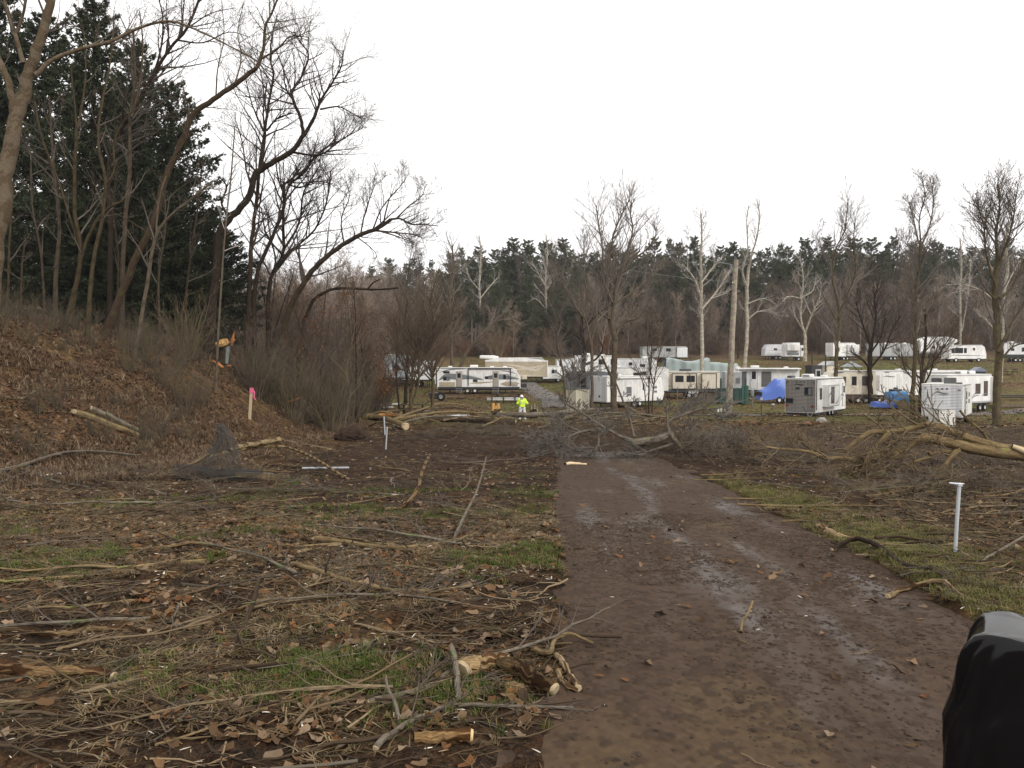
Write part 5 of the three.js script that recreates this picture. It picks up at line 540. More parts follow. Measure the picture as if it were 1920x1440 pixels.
trailer('travel_trailer', 'white trailer with stacked slide windows right of the tall forked tree', lot, at(1190, 112), 0.1, { L: 5.6, H: 3.2, f: 1.0, mat: T.white2, wins: [[-0.9, 2.5, 0.5, 0.42], [0.8, 2.2, 0.8, 0.5]], ac: [1.5], nose: [[2.8, 1.1], [2.8, 2.9], [2.3, 3.2]] });
trailer('travel_trailer', 'pale grey trailer far back behind the saplings', lot, at(1244, 150), 0.06, { L: 8.5, H: 2.75, f: 0.8, mat: T.grey, wins: [[-2, 2.2, 0.9, 0.5], [0.6, 2.2, 0.9, 0.6], [2.6, 2.2, 1.1, 0.9, { pane: T.glassLight }]], slide: [[3.1, 1.7, 1.9, 1.8, T.white2]], nose: [[4.25, 0.9], [4.25, 2.6], [4.0, 2.75]] });
{ const g = trailer('travel_trailer', 'cream trailer with black framed slide outs and two dark windows', lot, at(1291, 93), -0.05, { L: 6.7, H: 3.05, f: 0.75, mat: T.cream, gutter: T.frame, skirt: T.slate, skirtH: 0.3, wins: [[-2.75, 2.05, 0.55, 0.5]], slide: [[-0.75, 1.95, 2.85, 1.85, T.cream, T.frame, [[-0.55, 0.28, 0.95, 0.75], [0.72, 0.28, 0.95, 0.75]]], [2.05, 1.95, 1.75, 1.85, T.cream, T.frame, []]], wheels: [-0.1, 0.7], nose: [[3.35, 0.8], [3.35, 3.05]], rear: [[-2.9, 3.05], [-3.35, 2.2], [-3.3, 0.75]], decal: [{ p: [[-3.2, 1.6], [-2.6, 1.4], [-2.2, 1.38]], w: 0.05, m: T.frame }, { p: [[-3.2, 1.2], [-2.3, 1.0], [-2.2, 1.0]], w: 0.06, m: T.tan }] }); new MB().rbox(-0.4, 3.22, 0, 1.3, 0.3, 1.1, 0.12).build('roof_cooler', T.frame, g); new MB().box(0.35, 0.72, 1.26, 1.1, 0.34, 0.06).build('wheel_arch', T.white, g); }
{ const b = thing('covered_trailer', at(1312, 104), 'long trailer under a sage grey tarpaulin behind the cream trailer', lot, null, 0.04); const s = []; const m = new THREE.PlaneGeometry(9.4, 5.2, 60, 30), p = m.attributes.position, r = RNG(5); for (let k = 0; k < p.count; k++) { const x = p.getX(k), y = p.getY(k), a = Math.abs(y), top = 3.75 + 0.25 * Math.sin(x * 1.1) * (x < 1 ? 1 : 0.3) - (x > 1 ? 0.45 : 0) + 0.12 * fbm(x * 2 + 9, y * 2, 3); const yy = a < 1.2 ? top - 0.12 * a * a : top - 0.17 - (a - 1.2) * 1.55, zz = Math.sign(y) * (a < 1.2 ? a : 1.2 + 0.08 * Math.sin(x * 5) + (a - 1.2) * 0.06); p.setXYZ(k, x, yy, zz); } m.computeVertexNormals(); part('tarpaulin', m, std({ color: rgb(0.27, 0.32, 0.31), roughness: 0.75, side: THREE.DoubleSide }), b); new MB().rbox(0, 1.7, 0, 9.2, 2.2, 2.2, 0.1).build('body', T.slate, b); for (const x of [-1, 0]) wheel(b, x, 1.0); }
{ const g = trailer('park_trailer', 'white trailer with grey end, two screened windows and a white canopy rail', lot, at(1434, 97), -0.16, { L: 7.6, H: 3.2, f: 0.6, mat: T.white, wins: [[-2.85, 1.9, 1.15, 1.85, { pane: T.screen, hbar: -0.25, frame: T.slate }], [0.0, 1.9, 1.15, 1.85, { pane: T.screen, hbar: -0.25, frame: T.slate }]], doors: [[-1.45, 0.75, 0.8, 2.2, T.white, { gh: 0.42 }]], ac: [-1.2], caps: [-3.2, 2.4], rearWins: [[0, 1.9, 0.9, 0.9, { pane: T.glassLight }]], nose: [[3.8, 0.7], [3.8, 3.2]] }); new MB().box(-3.82, 1.9, 0, 0.06, 2.5, 2.35).build('end_wall', T.grey, g); new MB().rbox(0.2, 3.15, 1.5, 7.4, 0.14, 0.6, 0.04).build('canopy', T.white, g); for (const x of [-3.3, 3.6]) new MB().box(x, 1.6, 1.74, 0.06, 3.1, 0.06).build('post', T.white, g); }
trailer('travel_trailer', 'grey fronted trailer behind the utility pole', lot, at(1372, 95), -0.1, { L: 1.9, H: 2.95, f: 0.6, mat: T.grey, wins: [[-0.35, 1.95, 0.7, 0.7, { pane: T.screen, frame: T.slate }], [0.5, 1.95, 0.5, 0.7, { pane: T.screen, frame: T.slate }]], wheels: [0], nose: [[0.95, 0.7], [0.95, 2.95]], hitch: 0, lights: [[0.5, 1.1, 0.14, 0.1, T.frame, 'z']] });
// right hand group
{ const [p, t] = corner(1531, 62, 38, 8); const g = trailer('travel_trailer', 'trailer with a grey ribbed rear wall and a white swooshed flank', lot, p, t, { L: 8, H: 3.1, f: 0.42, mat: T.white, ribRear: 0.105, ribMat: T.greyRib, gutter: T.frame, rearWins: [[0.62, 2.12, 0.62, 0.62, { split: 1 }], [-0.85, 1.35, 0.62, 0.4]], ac: [-2.2], caps: [1], wins: [[-2.9, 1.9, 0.5, 0.9], [1.6, 1.8, 0.8, 1.0]], doors: [[3.3, 0.7, 0.7, 1.9, T.white]], slide: [[-0.9, 1.72, 3.0, 1.75, T.white, T.alu, [[-0.3, 0.05, 0.8, 1.35, { hbar: -0.25, pane: T.brownGlass }]]]], decal: [{ p: [[-2.4, 1.0], [-2.2, 1.7], [-1.6, 1.95], [-1, 1.9]], w: 0.06, m: T.slate, off: 0.44 }, { p: [[-0.5, 1.0], [0.3, 1.3], [0.5, 1.9]], w: 0.06, m: T.slate, off: 0.44 }, { p: [[2.2, 1.4], [2.8, 1.7], [3.4, 1.6]], w: 0.06, m: T.slate }, { p: [[2.2, 1.1], [2.9, 1.4], [3.8, 1.3]], w: 0.06, m: T.grey }, { p: [[-0.5, 2.62], [-0.2, 2.66], [0.1, 2.6], [0.3, 2.64]], w: 0.05, m: T.frame, face: 'x-' }], lights: [[0.3, 2.85], [0, 2.85], [-0.3, 2.85], [1.05, 2.8, 0.12, 0.07], [-1.05, 2.8, 0.12, 0.07], [0.95, 0.95, 0.2, 0.14, T.red], [-1.05, 0.98, 0.2, 0.14, T.red], [-0.2, 2.35, 0.3, 0.16]] }); new MB().rbox(-3.96, 1.85, 1.24, 0.07, 2.4, 0.06, 0.02).build('corner_trim', T.brownGlass, g); new MB().rbox(-3.5, 3.2, -0.9, 0.9, 0.26, 0.4, 0.1).build('roof_cooler', T.frame, g); }
{ const g = trailer('fifth_wheel', 'cream fifth wheel with a curved grey striped nose and arched windows', lot, at(1594, 86), -0.1, { L: 5.1, H: 3.45, f: 0.95, mat: T.cream, hitch: 0, rear: [[-1.6, 3.45], [-2.3, 3.3], [-2.7, 2.8], [-2.8, 2.2], [-2.2, 2.0], [-1.9, 0.95]], under: [[-1.85, 0.95], [2.28, 0.95]], nose: [[2.3, 1.0], [2.3, 3.3], [2.2, 3.45]], wins: [[-1.0, 2.35, 0.42, 1.0, { pane: T.brownGlass }], [0.05, 2.4, 0.5, 0.95], [1.2, 2.4, 0.7, 1.0, { pane: T.brownGlass }]], wheels: [0.5, 1.3], decal: [{ p: [[-2.2, 3.0], [-1.8, 3.25], [-1.0, 3.3]], w: 0.12, m: T.slate }, { p: [[-1.5, 2.9], [-1.65, 2.3], [-1.4, 1.6], [-0.8, 1.2]], w: 0.07, m: T.slate }, { p: [[-0.5, 2.0], [0.1, 1.5], [-0.2, 1.1]], w: 0.05, m: T.grey }], caps: [-0.5] }); new MB().box(0.4, 0.7, 1.1, 3.2, 0.55, 0.1).build('skirt', T.brownGlass, g); }
{ const g = trailer('travel_trailer', 'long white trailer with ribbed front end behind the blue tarpaulins', lot, at(1722, 88), 0.03, { L: 9.8, H: 3.4, f: 0.75, mat: T.white, hitch: 0, ribSide: [[-4.75, -2.7, 1.0, 3.1]], wheels: [-4.1, 1.2, 2.1], caps: [-2.4, 1.6], rear: [[-4.6, 3.4], [-4.9, 2.9], [-4.95, 1.2], [-5.2, 0.75]], wins: [[0.2, 2.2, 0.8, 0.6], [2.4, 2.2, 0.8, 0.6]], decal: [{ p: [[-4.6, 2.75], [-4.1, 2.82], [-3.6, 2.74], [-3.2, 2.8]], w: 0.06, m: T.slate, off: 0.03 }, { p: [[-4.5, 3.2], [-4.2, 3.24], [-3.8, 3.2]], w: 0.05, m: T.slate, off: 0.03 }], awning: [-2.2, 4.4, 0], nose: [[4.9, 0.8], [4.9, 3.2], [4.7, 3.4]] }); }
{ const [p, t] = corner(1776, 71, 56, 8.2); trailer('travel_trailer', 'white trailer with two tall dark windows behind the small white trailer with the bin box', lot, p, t, { L: 8.2, H: 3.4, f: 0.8, mat: T.white, wins: [[1.35, 2.1, 0.9, 0.95, { pane: T.brownGlass }], [2.8, 2.1, 0.72, 1.4, { pane: T.brownGlass, hbar: -0.2 }]], ac: [0.6, 2.2], wheels: [1.9, 2.8], lights: [[0.5, 3.0, 0.14, 0.06, T.frame]], decal: [{ p: [[-0.2, 0.9], [0.7, 1.6], [1.3, 1.9]], w: 0.06, m: T.slate }, { p: [[0.3, 1.2], [0.9, 1.45], [1.6, 1.5]], w: 0.05, m: T.slate }, { p: [[2.0, 1.35], [2.6, 1.6], [3.3, 1.65]], w: 0.06, m: T.slate }], skirt: T.grey, skirtH: 0.16, rearWins: [[0.3, 2.9, 0.9, 0.45, { pane: T.screen }]], nose: [[4.1, 0.9], [4.1, 3.2], [3.8, 3.4]], slide: [[3.95, 2.0, 0.4, 2.4, T.white]] }); }
{ const [p, t] = corner(1807, 52, 35, 5.6); const g = trailer('travel_trailer', 'small white ribbed trailer with a brown roof vent and a bin box at its rear', lot, p, t, { L: 5.6, H: 2.62, f: 0.5, mat: T.white, ribRear: 0.1, ribMat: T.white2, wins: [[-2.2, 1.55, 0.2, 0.75, { frame: T.alu }], [0.6, 1.9, 0.35, 0.3], [0.6, 1.45, 0.35, 0.3]], doors: [[-1.2, 0.6, 0.66, 1.75, T.white]], wheels: [0.4], lights: [[0.28, 2.35], [0, 2.35], [-0.28, 2.35], [1.0, 2.3, 0.16, 0.07], [-1.0, 2.4, 0.12, 0.07]], decal: [{ p: [[-0.5, 2.1], [-0.2, 2.13], [0.1, 2.05], [0.45, 2.1]], w: 0.05, m: T.slate, face: 'x-' }, { p: [[-0.35, 1.98], [0.1, 1.96], [0.5, 2.0]], w: 0.03, m: T.grey, face: 'x-' }] }); new MB().rbox(-1.4, 2.86, 0.3, 0.6, 0.42, 0.7, 0.04).build('roof_vent', T.screen, g); new MB().rbox(-2.0, 2.7, 0.9, 0.3, 0.14, 0.35, 0.03).build('roof_vent', T.frame, g); new MB().rbox(-1.9, 0.85, 1.235, 0.55, 0.3, 0.03, 0.02).build('hatch', T.glassLight, g); }
// upper lot
const up = (px, d, t, label, o) => trailer('hill_trailer', label, lot, at(px, d), t, { wheels: [-0.4, 0.4], ...o });
up(1455, 163, 0.02, 'white trailer with rounded front beside the white fifth wheel nose on the upper lawn', { L: 5.4, H: 3.0, mat: T.white2, wins: [[-0.6, 2.0, 0.7, 0.5]], rear: [[-2.0, 3.0], [-2.6, 2.2], [-2.7, 0.72]], decal: [{ p: [[-2.5, 1.7], [0, 1.9], [2.5, 1.7]], w: 0.06, m: T.grey }] });
{ const g = up(1482, 158, 0, 'bright white fifth wheel nose facing the camera on the upper lawn', { L: 2.8, H: 3.5, f: 0.8, mat: T.white, hitch: 0, nose: [[1.4, 0.9], [1.4, 3.5]], rear: [[-1.2, 3.5], [-1.4, 3.2], [-1.4, 0.8]], wheels: [1.2], decal: [{ p: [[-1.1, 2.4], [0, 2.7], [1.1, 2.4]], w: 0.06, m: T.grey, off: 0.52 }] }); const c = new MB().rbox(0, 2.6, 1.45, 2.55, 1.55, 0.6, 0.25).build('nose', T.white, g); door(g, 1.9, 0.8, 1.2, 0.7, 1.9, T.white); new MB().rbox(1.95, 1.9, 0.2, 1.2, 2.2, 1.9, 0.06).build('side_wall', T.white, g); new MB().box(0, 1.35, 1.25, 2.4, 0.5, 0.1).build('underside', T.slate, g); }
up(1578, 160, 0.25, 'white trailer with a peaked roof box seen through bare branches on the upper lawn', { L: 5.8, H: 3.4, mat: T.white, wins: [[-1.8, 2.1, 0.7, 0.8]], ac: [-1.2], slide: [[1.5, 2.0, 2.6, 2.2, T.white]] });
up(1668, 158, 0.05, 'long grey white trailer seen through twigs left of the tree pair', { L: 8.6, H: 3.2, mat: T.grey, ribSide: [[-4.1, 4.0, 0.9, 3.0]], caps: [-1, 1.2, 2.8], wins: [[1, 2.0, 0.8, 0.6]] });
up(1752, 164, -0.05, 'tall white fifth wheel with an overhanging cab right of the tree pair', { L: 6.8, H: 4.2, f: 0.9, mat: T.white, wins: [[0.6, 2.1, 0.7, 0.6], [-0.8, 2.1, 0.6, 0.5]], nose: [[3.2, 1.0], [3.2, 2.9], [3.9, 3.2], [3.9, 3.7], [2.4, 4.2]], rear: [[-2.2, 4.2], [-3.6, 3.6], [-3.4, 2.9], [-3.4, 0.9]], hitch: 0, skirt: T.slate, skirtH: 0.4 });
{ const g = up(1806, 150, 0.1, 'white motorhome with a large cab window on the upper lawn', { L: 7.4, H: 3.15, f: 0.6, mat: T.white, hitch: 0, wins: [[-2.9, 2.1, 0.6, 0.9], [-1.75, 2.15, 1.6, 1.0], [-0.5, 2.15, 0.55, 0.95], [1.2, 2.4, 0.4, 0.5]], wheels: [-2.3, 2.2], ws: 1.2, decal: [{ p: [[-3.5, 1.25], [-1, 1.25], [3.4, 1.2]], w: 0.07, m: T.slate }] }); }
up(1902, 152, -0.1, 'pale trailer partly behind the big tree at the right edge of the upper lawn', { L: 5.6, H: 3.5, f: 0.9, mat: T.white2, wins: [[0.9, 2.3, 0.5, 0.8], [-1, 2.3, 0.6, 0.5]], ac: [-0.8], skirt: T.black, skirtH: 0.5 });
// left, seen through the trees
{ const g = trailer('mobile_home', 'pale blue sided trailer seen through the trunks at the left', lot, at(720, 102), 0.08, { L: 6.6, H: 3.7, f: 0.8, mat: T.paleBlue, wins: [[1.6, 2.0, 0.9, 0.7]], hitch: 0, nose: [[3.3, 0.9], [3.3, 3.5], [3.1, 3.7]] }); new MB().box(2.9, 1.7, 1.3, 0.12, 2.0, 0.12).build('post', T.white, g); }
trailer('travel_trailer', 'white and grey trailer directly left of the striped trailer, half hidden by trunks', lot, at(782, 106), -0.05, { L: 4.6, H: 3.4, f: 0.9, mat: T.white2, wins: [[0.2, 1.9, 0.6, 0.7, { frame: T.white }], [1.5, 2.4, 0.3, 0.8]], nose: [[2.3, 1], [2.3, 3.4]], hitch: 0 });
// ---------- gravel lanes ----------
{ const lane = (pts, w, label) => { const c = smoothPts(pts.map(([x, d]) => V(x, 0, -d)), 14), pos = [], uv = [], idx = [], m = 8; c.forEach((q, k) => { const t = (c[Math.min(c.length - 1, k + 1)]).clone().sub(c[Math.max(0, k - 1)]).normalize(), nx = -t.z, nz = t.x; for (let i = 0; i <= m; i++) { const s = (i / m - 0.5) * w * (1 + 0.25 * (fbm(k * 0.4, i > 4 ? 3 : 9, 2) - 0.5)), x = q.x + nx * s, z = q.z + nz * s; pos.push(x, H(x, z) + 0.05, z); uv.push(i / m * w / 3, k * 0.3); } }); for (let k = 0; k < c.length - 1; k++) for (let i = 0; i < m; i++) { const a = k * (m + 1) + i; idx.push(a, a + 1, a + m + 1, a + 1, a + m + 2, a + m + 1); }
    const g = new THREE.BufferGeometry(); g.setAttribute('position', new THREE.Float32BufferAttribute(pos, 3)); g.setAttribute('uv', new THREE.Float32BufferAttribute(uv, 2)); g.setIndex(idx); g.computeVertexNormals(); tag(part('gravel_lane', g, std({ map: soilTex, color: rgb(0.32, 0.315, 0.325), roughness: 0.95, side: THREE.DoubleSide })), label, null, null, 'structure'); };
  lane([[52, 77], [42, 71], [32, 68.5], [22, 67], [14, 68]], 2.6, 'grey gravel lane in front of the trailers on the right'); lane([[4.5, 77], [4.6, 88], [3.4, 98], [1.6, 112]], 3, 'grey gravel lane beside the striped trailer'); }
// ---------- utility pole and wires ----------
{ const d = 67, b = at(1366, d), g = thing('utility_pole', b, 'weathered grey wooden utility pole leaning slightly right', 'utility pole'), m = new MB(), top = P(1380, 487, d).sub(b), pts = []; for (let k = 0; k <= 10; k++) pts.push(V(top.x * k / 10 + 0.02 * Math.sin(k * 2), -0.4 + (top.y + 0.4) * k / 10, top.z * k / 10)); m.tube(pts, pts.map((_, k) => 0.285 - 0.009 * k), 12, true, 0.08); m.build('pole', std({ map: barkT, color: rgb(0.62, 0.57, 0.53), roughness: 0.9, bumpMap: barkT, bumpScale: 0.02 }), g);
  const i1 = new MB().tube([top.clone().add(V(-0.35, -1.9, 0.1)), top.clone().add(V(-0.15, -1.9, 0.05))], 0.05, 8, true).build('insulator', T.alu, g); const i2 = new MB().tube([top.clone().add(V(-0.42, -0.75, 0)), top.clone().add(V(-0.42, -0.4, 0))], [0.09, 0.07], 8, true).build('insulator', T.glassLight, g); new MB().rod(top.clone().add(V(-0.42, -0.55, 0)), top.clone().add(V(0, -0.55, 0)), 0.025, 5).build('bracket', T.steel, g);
  const w = (a, c, sag, r, label) => { const A = a, B = c, q = []; for (let k = 0; k <= 30; k++) { const t = k / 30, v = A.clone().lerp(B, t); v.y -= sag * 4 * t * (1 - t); q.push(v); } const o = A.clone(); const gg = thing('wire', o, label, 'wire'); new MB().tube(q.map((v) => v.clone().sub(o)), r, 4).build('strand', std({ color: rgb(0.2, 0.2, 0.21), roughness: 0.6 }), gg); };
  w(P(1370, 529, d), P(1044, 479, 110), 0.4, 0.014, 'long sagging wire running left from the utility pole over the trailers'); w(P(1374, 496, d), P(1330, 487, 74), 0.05, 0.03, 'short heavy wire stub at the head of the utility pole'); }
// ---------- cream shed, bin box, tank ----------
{ const g = thing('storage_shed', at(1083, 73), 'cream metal storage shed with a dark flat lid', 'shed', null, 0.75), cm = paint(0.62, 0.58, 0.46), b = new MB(); b.rbox(0, 1.05, 0, 1.75, 2.1, 1.25, 0.03); b.build('wall', cm, g); new MB().rbox(0, 2.13, 0, 1.85, 0.08, 1.35, 0.02).build('lid', T.frame, g); for (const s of [-1, 1]) new MB().rbox(0.89, 1.04, s * 0.29, 0.03, 1.95, 0.55, 0.01).build('door', paint(0.70, 0.66, 0.54), g); new MB().box(0.92, 1.1, 0.05, 0.02, 0.18, 0.03).build('handle', T.frame, g); const rb = new MB(); for (let k = 0; k < 5; k++) rb.rbox(-0.7 + k * 0.35, 1.05, 0.632, 0.06, 2.0, 0.02, 0.008); rb.build('rib', cm, g); new MB().rbox(0.86, 1.05, 0.615, 0.08, 2.1, 0.06, 0.01).build('corner_trim', T.cream, g); }
{ const b = at(1767, 50.5), g = thing('bin_box', b, 'white plastic bin box with a grey lid at the rear of the small white trailer', 'storage box', null, 0.55), cm = paint(0.70, 0.70, 0.66); new MB().rbox(0, 0.58, 0, 1.85, 1.12, 0.7, 0.04).build('body', cm, g); const rb = part('ribbed_panel', ribGeo(1.78, 1.0, 0.13, 0.018), cm, g); rb.position.set(0, 0.58, 0.352); new MB().rbox(0, 1.19, 0.0, 1.92, 0.09, 0.8, 0.03, [0.12, 0, 0]).build('lid', T.grey, g); new MB().box(0.0, 0.58, 0.372, 0.03, 1.02, 0.015).build('door_seam', T.grey, g); new MB().rbox(1.15, 0.45, 0.05, 0.24, 0.6, 0.3, 0.03).build('tail_light', T.red, g); }
{ const g = thing('green_container', at(1371, 84), 'dark green open metal container behind the foot of the utility pole', 'container', null, -0.06), gm = std({ color: rgb(0.022, 0.055, 0.047), roughness: 0.5 }), L = 3.1; new MB().rbox(0, 0.85, 0, L, 1.5, 1.6, 0.04).build('body', gm, g); const rb = new MB(); for (let k = 0; k < 6; k++) rb.rbox(-L / 2 + 0.25 + k * 0.52, 0.85, 0.82, 0.12, 1.5, 0.06, 0.01); rb.build('rib', gm, g); for (const x of [-1.25, 1.3]) new MB().rbox(x, 1.35, 0.9, 0.17, 2.7, 0.15, 0.02).build('post', gm, g); new MB().rbox(0, 1.63, 0.8, L + 0.05, 0.1, 0.1, 0.02).build('rim', gm, g); new MB().rbox(1.25, 1.0, 0.86, 0.75, 1.9, 0.1, 0.03).build('door', std({ color: rgb(0.02, 0.09, 0.065), roughness: 0.5 }), g); }
for (const [k, px] of [[0, 1347], [1, 1352.5], [2, 1360.5]]) { const g = thing('white_tube', at(px, 72), ['left one of three white upright tubes before the utility pole', 'middle one of three white upright tubes before the utility pole', 'right one of three white upright tubes beside the utility pole'][k], 'tube', null); new MB().tube([V(0, 0, 0), V(0, 0.42, 0), V(0, 0.46, 0)], [0.09, 0.09, 0.07], 10, true).build('body', T.white, g); new MB().tube([V(0, 0.46, 0), V(0, 0.52, 0)], 0.04, 8, true).build('cap', T.alu, g); }
// tarpaulins
function tarp(name, label, pos, turn, w, l, hAt, mat, seed) { const g = thing(name, pos, label, 'tarpaulin', null, turn), nx = 40, nz = 26, geo = new THREE.PlaneGeometry(w, l, nx, nz); geo.rotateX(-Math.PI / 2); const p = geo.attributes.position; for (let k = 0; k < p.count; k++) { const x = p.getX(k), z = p.getZ(k), u = x / w * 2, v = z / l * 2; const e = Math.max(Math.abs(u), Math.abs(v)); let y = hAt(u, v) + 0.10 * (fbm(x * 2.2 + seed, z * 2.2, 3) - 0.5) + 0.07 * Math.abs(Math.sin((x + z * 0.6) * 4 + 3 * fbm(x, z + seed, 2))) * (1 - e); const ed = sm(0.78, 1, e); p.setXYZ(k, x * (1 - 0.10 * ed), Math.max(0.03, y * (1 - ed * 0.72)), z * (1 - 0.10 * ed)); } geo.computeVertexNormals(); part('sheet', geo, mat, g); return g; }
const blueTarp = std({ color: rgb(0.045, 0.11, 0.42), roughness: 0.45, side: THREE.DoubleSide }), blueTarp2 = std({ color: rgb(0.03, 0.16, 0.36), roughness: 0.5, side: THREE.DoubleSide });
{ const g = tarp('covered_boat', 'bright blue tarpaulin tied over a low boat on a trailer', at(1452, 85), 0.05, 4.0, 2.2, (u, v) => 1.55 + 1.0 * Math.exp(-(((u - 0.05) / 0.35) ** 2)) * (1 - 0.4 * v * v) - 0.35 * Math.abs(v) - (u < -0.5 ? (-u - 0.5) * 0.5 : 0), blueTarp, 7); g.userData.category = 'covered boat'; part('hull', extrude([[-1.7, 0.75], [-1.2, 0.45], [1.5, 0.45], [1.7, 1.25], [-1.85, 1.2]], 1.7, 0.08), T.frame, g); for (const x of [0.2, 0.9]) wheel(g, x, 0.9); new MB().rod(V(-1.3, 0.4, 0), V(-2.6, 0.4, 0), 0.05, 4).build('tow_bar', T.steel, g); }
tarp('covered_pile', 'light blue tarpaulin bulging beside the bright blue one', at(1476, 88), 0, 2.6, 2.0, (u) => 2.55 - 0.3 * u * u, std({ color: rgb(0.22, 0.31, 0.62), roughness: 0.5, side: THREE.DoubleSide }), 17);
{ const g = tarp('covered_pile', 'upright teal blue tarpaulin over a stack before the long white trailer', at(1681, 79), 0.1, 2.3, 1.3, (u, v) => 1.65 - 0.1 * u * u, blueTarp2, 27); new MB().rbox(0, 0.7, 0, 1.7, 1.35, 0.7, 0.05).build('stack', T.slate, g); new MB().rbox(-0.1, 1.78, 0, 1.1, 0.2, 0.6, 0.06).build('grill_lid', T.frame, g); new MB().rbox(-0.1, 1.95, 0, 0.3, 0.2, 0.3, 0.06).build('grill_handle', T.frame, g); }
{ const g = tarp('covered_pile', 'low blue tarpaulin spread over boxes left of the teal one', at(1659, 78), 0.05, 2.7, 1.4, (u, v) => 0.62 - 0.12 * u - 0.1 * v * v, blueTarp, 37); new MB().rbox(-0.2, 0.66, -0.1, 1.2, 0.12, 0.5, 0.03).build('board', T.wood, g); for (const x of [-0.5, 0.1, 0.4]) new MB().tube([V(x, 0.7, 0), V(x, 0.92, 0)], 0.09, 8, true).build('can', T.white, g); }
{ const g = thing('plywood_sheet', at(1693, 77), 'brown plywood sheet leaning beside the teal tarpaulin', 'board'); new MB().rbox(0, 0.5, 0, 1.1, 1.0, 0.03, 0.008, [-0.3, 0, 0.35]).build('sheet', T.wood, g); }
// picnic tables
function tableParts(g, top) { for (let k = 0; k < 5; k++) new MB().rbox(0, 0.74, -0.3 + k * 0.15, 1.8, 0.045, 0.135, 0.008).build('plank', top, g); for (const s of [-1, 1]) { for (let k = 0; k < 2; k++) new MB().rbox(0, 0.44, s * (0.62 + k * 0.14), 1.8, 0.045, 0.13, 0.008).build('bench_plank', top, g); const f = new MB(); const x = s * 0.62; f.rod(V(x, 0, -0.66), V(x, 0.72, -0.22), 0.045, 4); f.rod(V(x, 0, 0.66), V(x, 0.72, 0.22), 0.045, 4); f.box(x, 0.40, 0, 0.045, 0.09, 1.5); f.box(x, 0.69, 0, 0.045, 0.08, 0.7); f.build('leg_frame', top, g); } }
{ const first = thing('picnic_table', at(952, 86), 'picnic table with black frame in front of the striped trailer', 'picnic table', null, 0.02); tableParts(first, T.darkWood); first.scale.set(1.9, 1.15, 1.4); const bench = thing('white_bench', at(944, 83), 'white plank bench with black supports right of the orange stump', 'bench', null, 0.02); for (let k = 0; k < 2; k++) new MB().rbox(0, 0.45 + k * 0.16, k * -0.12, 3.4, 0.13, 0.04, 0.01).build('plank', T.white, bench); for (const x of [-1.2, 0, 1.2]) new MB().rbox(x, 0.4, -0.02, 0.12, 0.85, 0.25, 0.02).build('support', T.frame, bench);
  [[775, 66, 0.2, 'dark picnic table standing behind the double stemmed tree', 1.25], [1428, 126, 0.1, 'picnic table on the upper lawn right of the pole', 1.1], [1475, 126, 0.1, 'picnic table on the upper lawn under the white fifth wheel nose', 1.1], [1893, 122, 0, 'dark picnic table on the slope at the right edge', 1.2], [1385, 89, 0.05, 'picnic table before the white trailer with the canopy rail', 1.1]].forEach(([px, d, t, l, s]) => { copyOf(first, at(px, d), t, V(s, s, s), l); }); }
// deck boards, sheds, pedestals, small things around the lot
{ const g = thing('low_deck', at(853, 91), 'low grey wooden deck left of the steps of the striped trailer', 'deck'); for (let k = 0; k < 5; k++) new MB().rbox(0, 0.32, -0.4 + k * 0.2, 2.6, 0.05, 0.18, 0.01).build('plank', T.greyWood, g); for (const x of [-1.2, 1.2]) new MB().box(x, 0.15, 0.4, 0.1, 0.3, 0.1).build('post', T.darkWood, g); }
{ const g = thing('stacked_lumber', at(1894, 78), 'pile of pale boards on the grass right of the big tree', 'lumber', null, 0.1); for (let k = 0; k < 7; k++) new MB().rbox(rr(RNG(k), -0.2, 0.2), 0.12 + Math.floor(k / 3) * 0.12, (k % 3) * 0.3 - 0.3, 4.2, 0.1, 0.26, 0.01).build('board', k % 2 ? T.greyWood : T.wood, g); const g2 = thing('stacked_lumber', at(1900, 90), 'weathered boards lying farther up the slope at the right edge', 'lumber', null, -0.1); for (let k = 0; k < 4; k++) new MB().rbox(0, 0.2 + k * 0.1, (k % 2) * 0.3, 4, 0.09, 0.28, 0.01).build('board', T.greyWood, g2); }
{ const g = thing('garden_shed', at(1537, 108), 'dark open shed with pale door behind the grey ribbed trailer', 'shed', null, 0.2); new MB().rbox(-0.9, 1.5, 0, 1.6, 2.6, 1.6, 0.04).build('wall', T.black, g); new MB().rbox(-0.75, 1.3, 0.85, 0.9, 1.9, 0.08, 0.03).build('door', T.grey, g); new MB().rbox(-0.75, 1.5, 0.9, 0.5, 1.1, 0.06, 0.03).build('window', T.glass, g); new MB().rbox(0.3, 0.9, 0.5, 0.8, 1.4, 0.7, 0.05).build('cabinet', T.glassLight, g); for (const x of [-1.6, 0.4]) new MB().box(x, 2.1, 0.7, 0.12, 4.2, 0.12).build('post', T.darkWood, g); }
{ const g = thing('garden_shed', at(1553, 112), 'small cream shed with a grey roof behind the grey ribbed trailer', 'shed', null, 0.3); new MB().rbox(0, 1.2, 0, 1.8, 2.4, 1.8, 0.03).build('wall', T.cream, g); part('roof', extrude([[-1.1, 2.35], [1.1, 2.35], [0, 2.95]], 2.1, 0.02), T.grey, g); new MB().rbox(0.4, 1.05, 0.92, 0.7, 1.9, 0.05, 0.02).build('door', T.doorTan, g); }
{ const g = thing('gazebo', at(1596, 112), 'dark peaked canopy showing above the cream fifth wheel', 'canopy'); for (const [x, z] of [[-1, -1], [1, -1], [-1, 1], [1, 1]]) new MB().box(x, 1.1, z, 0.08, 2.2, 0.08).build('post', T.frame, g); const r = new THREE.ConeGeometry(1.7, 0.8, 4, 3); r.rotateY(Math.PI / 4); r.translate(0, 2.6, 0); part('roof', r, T.slate, g); }
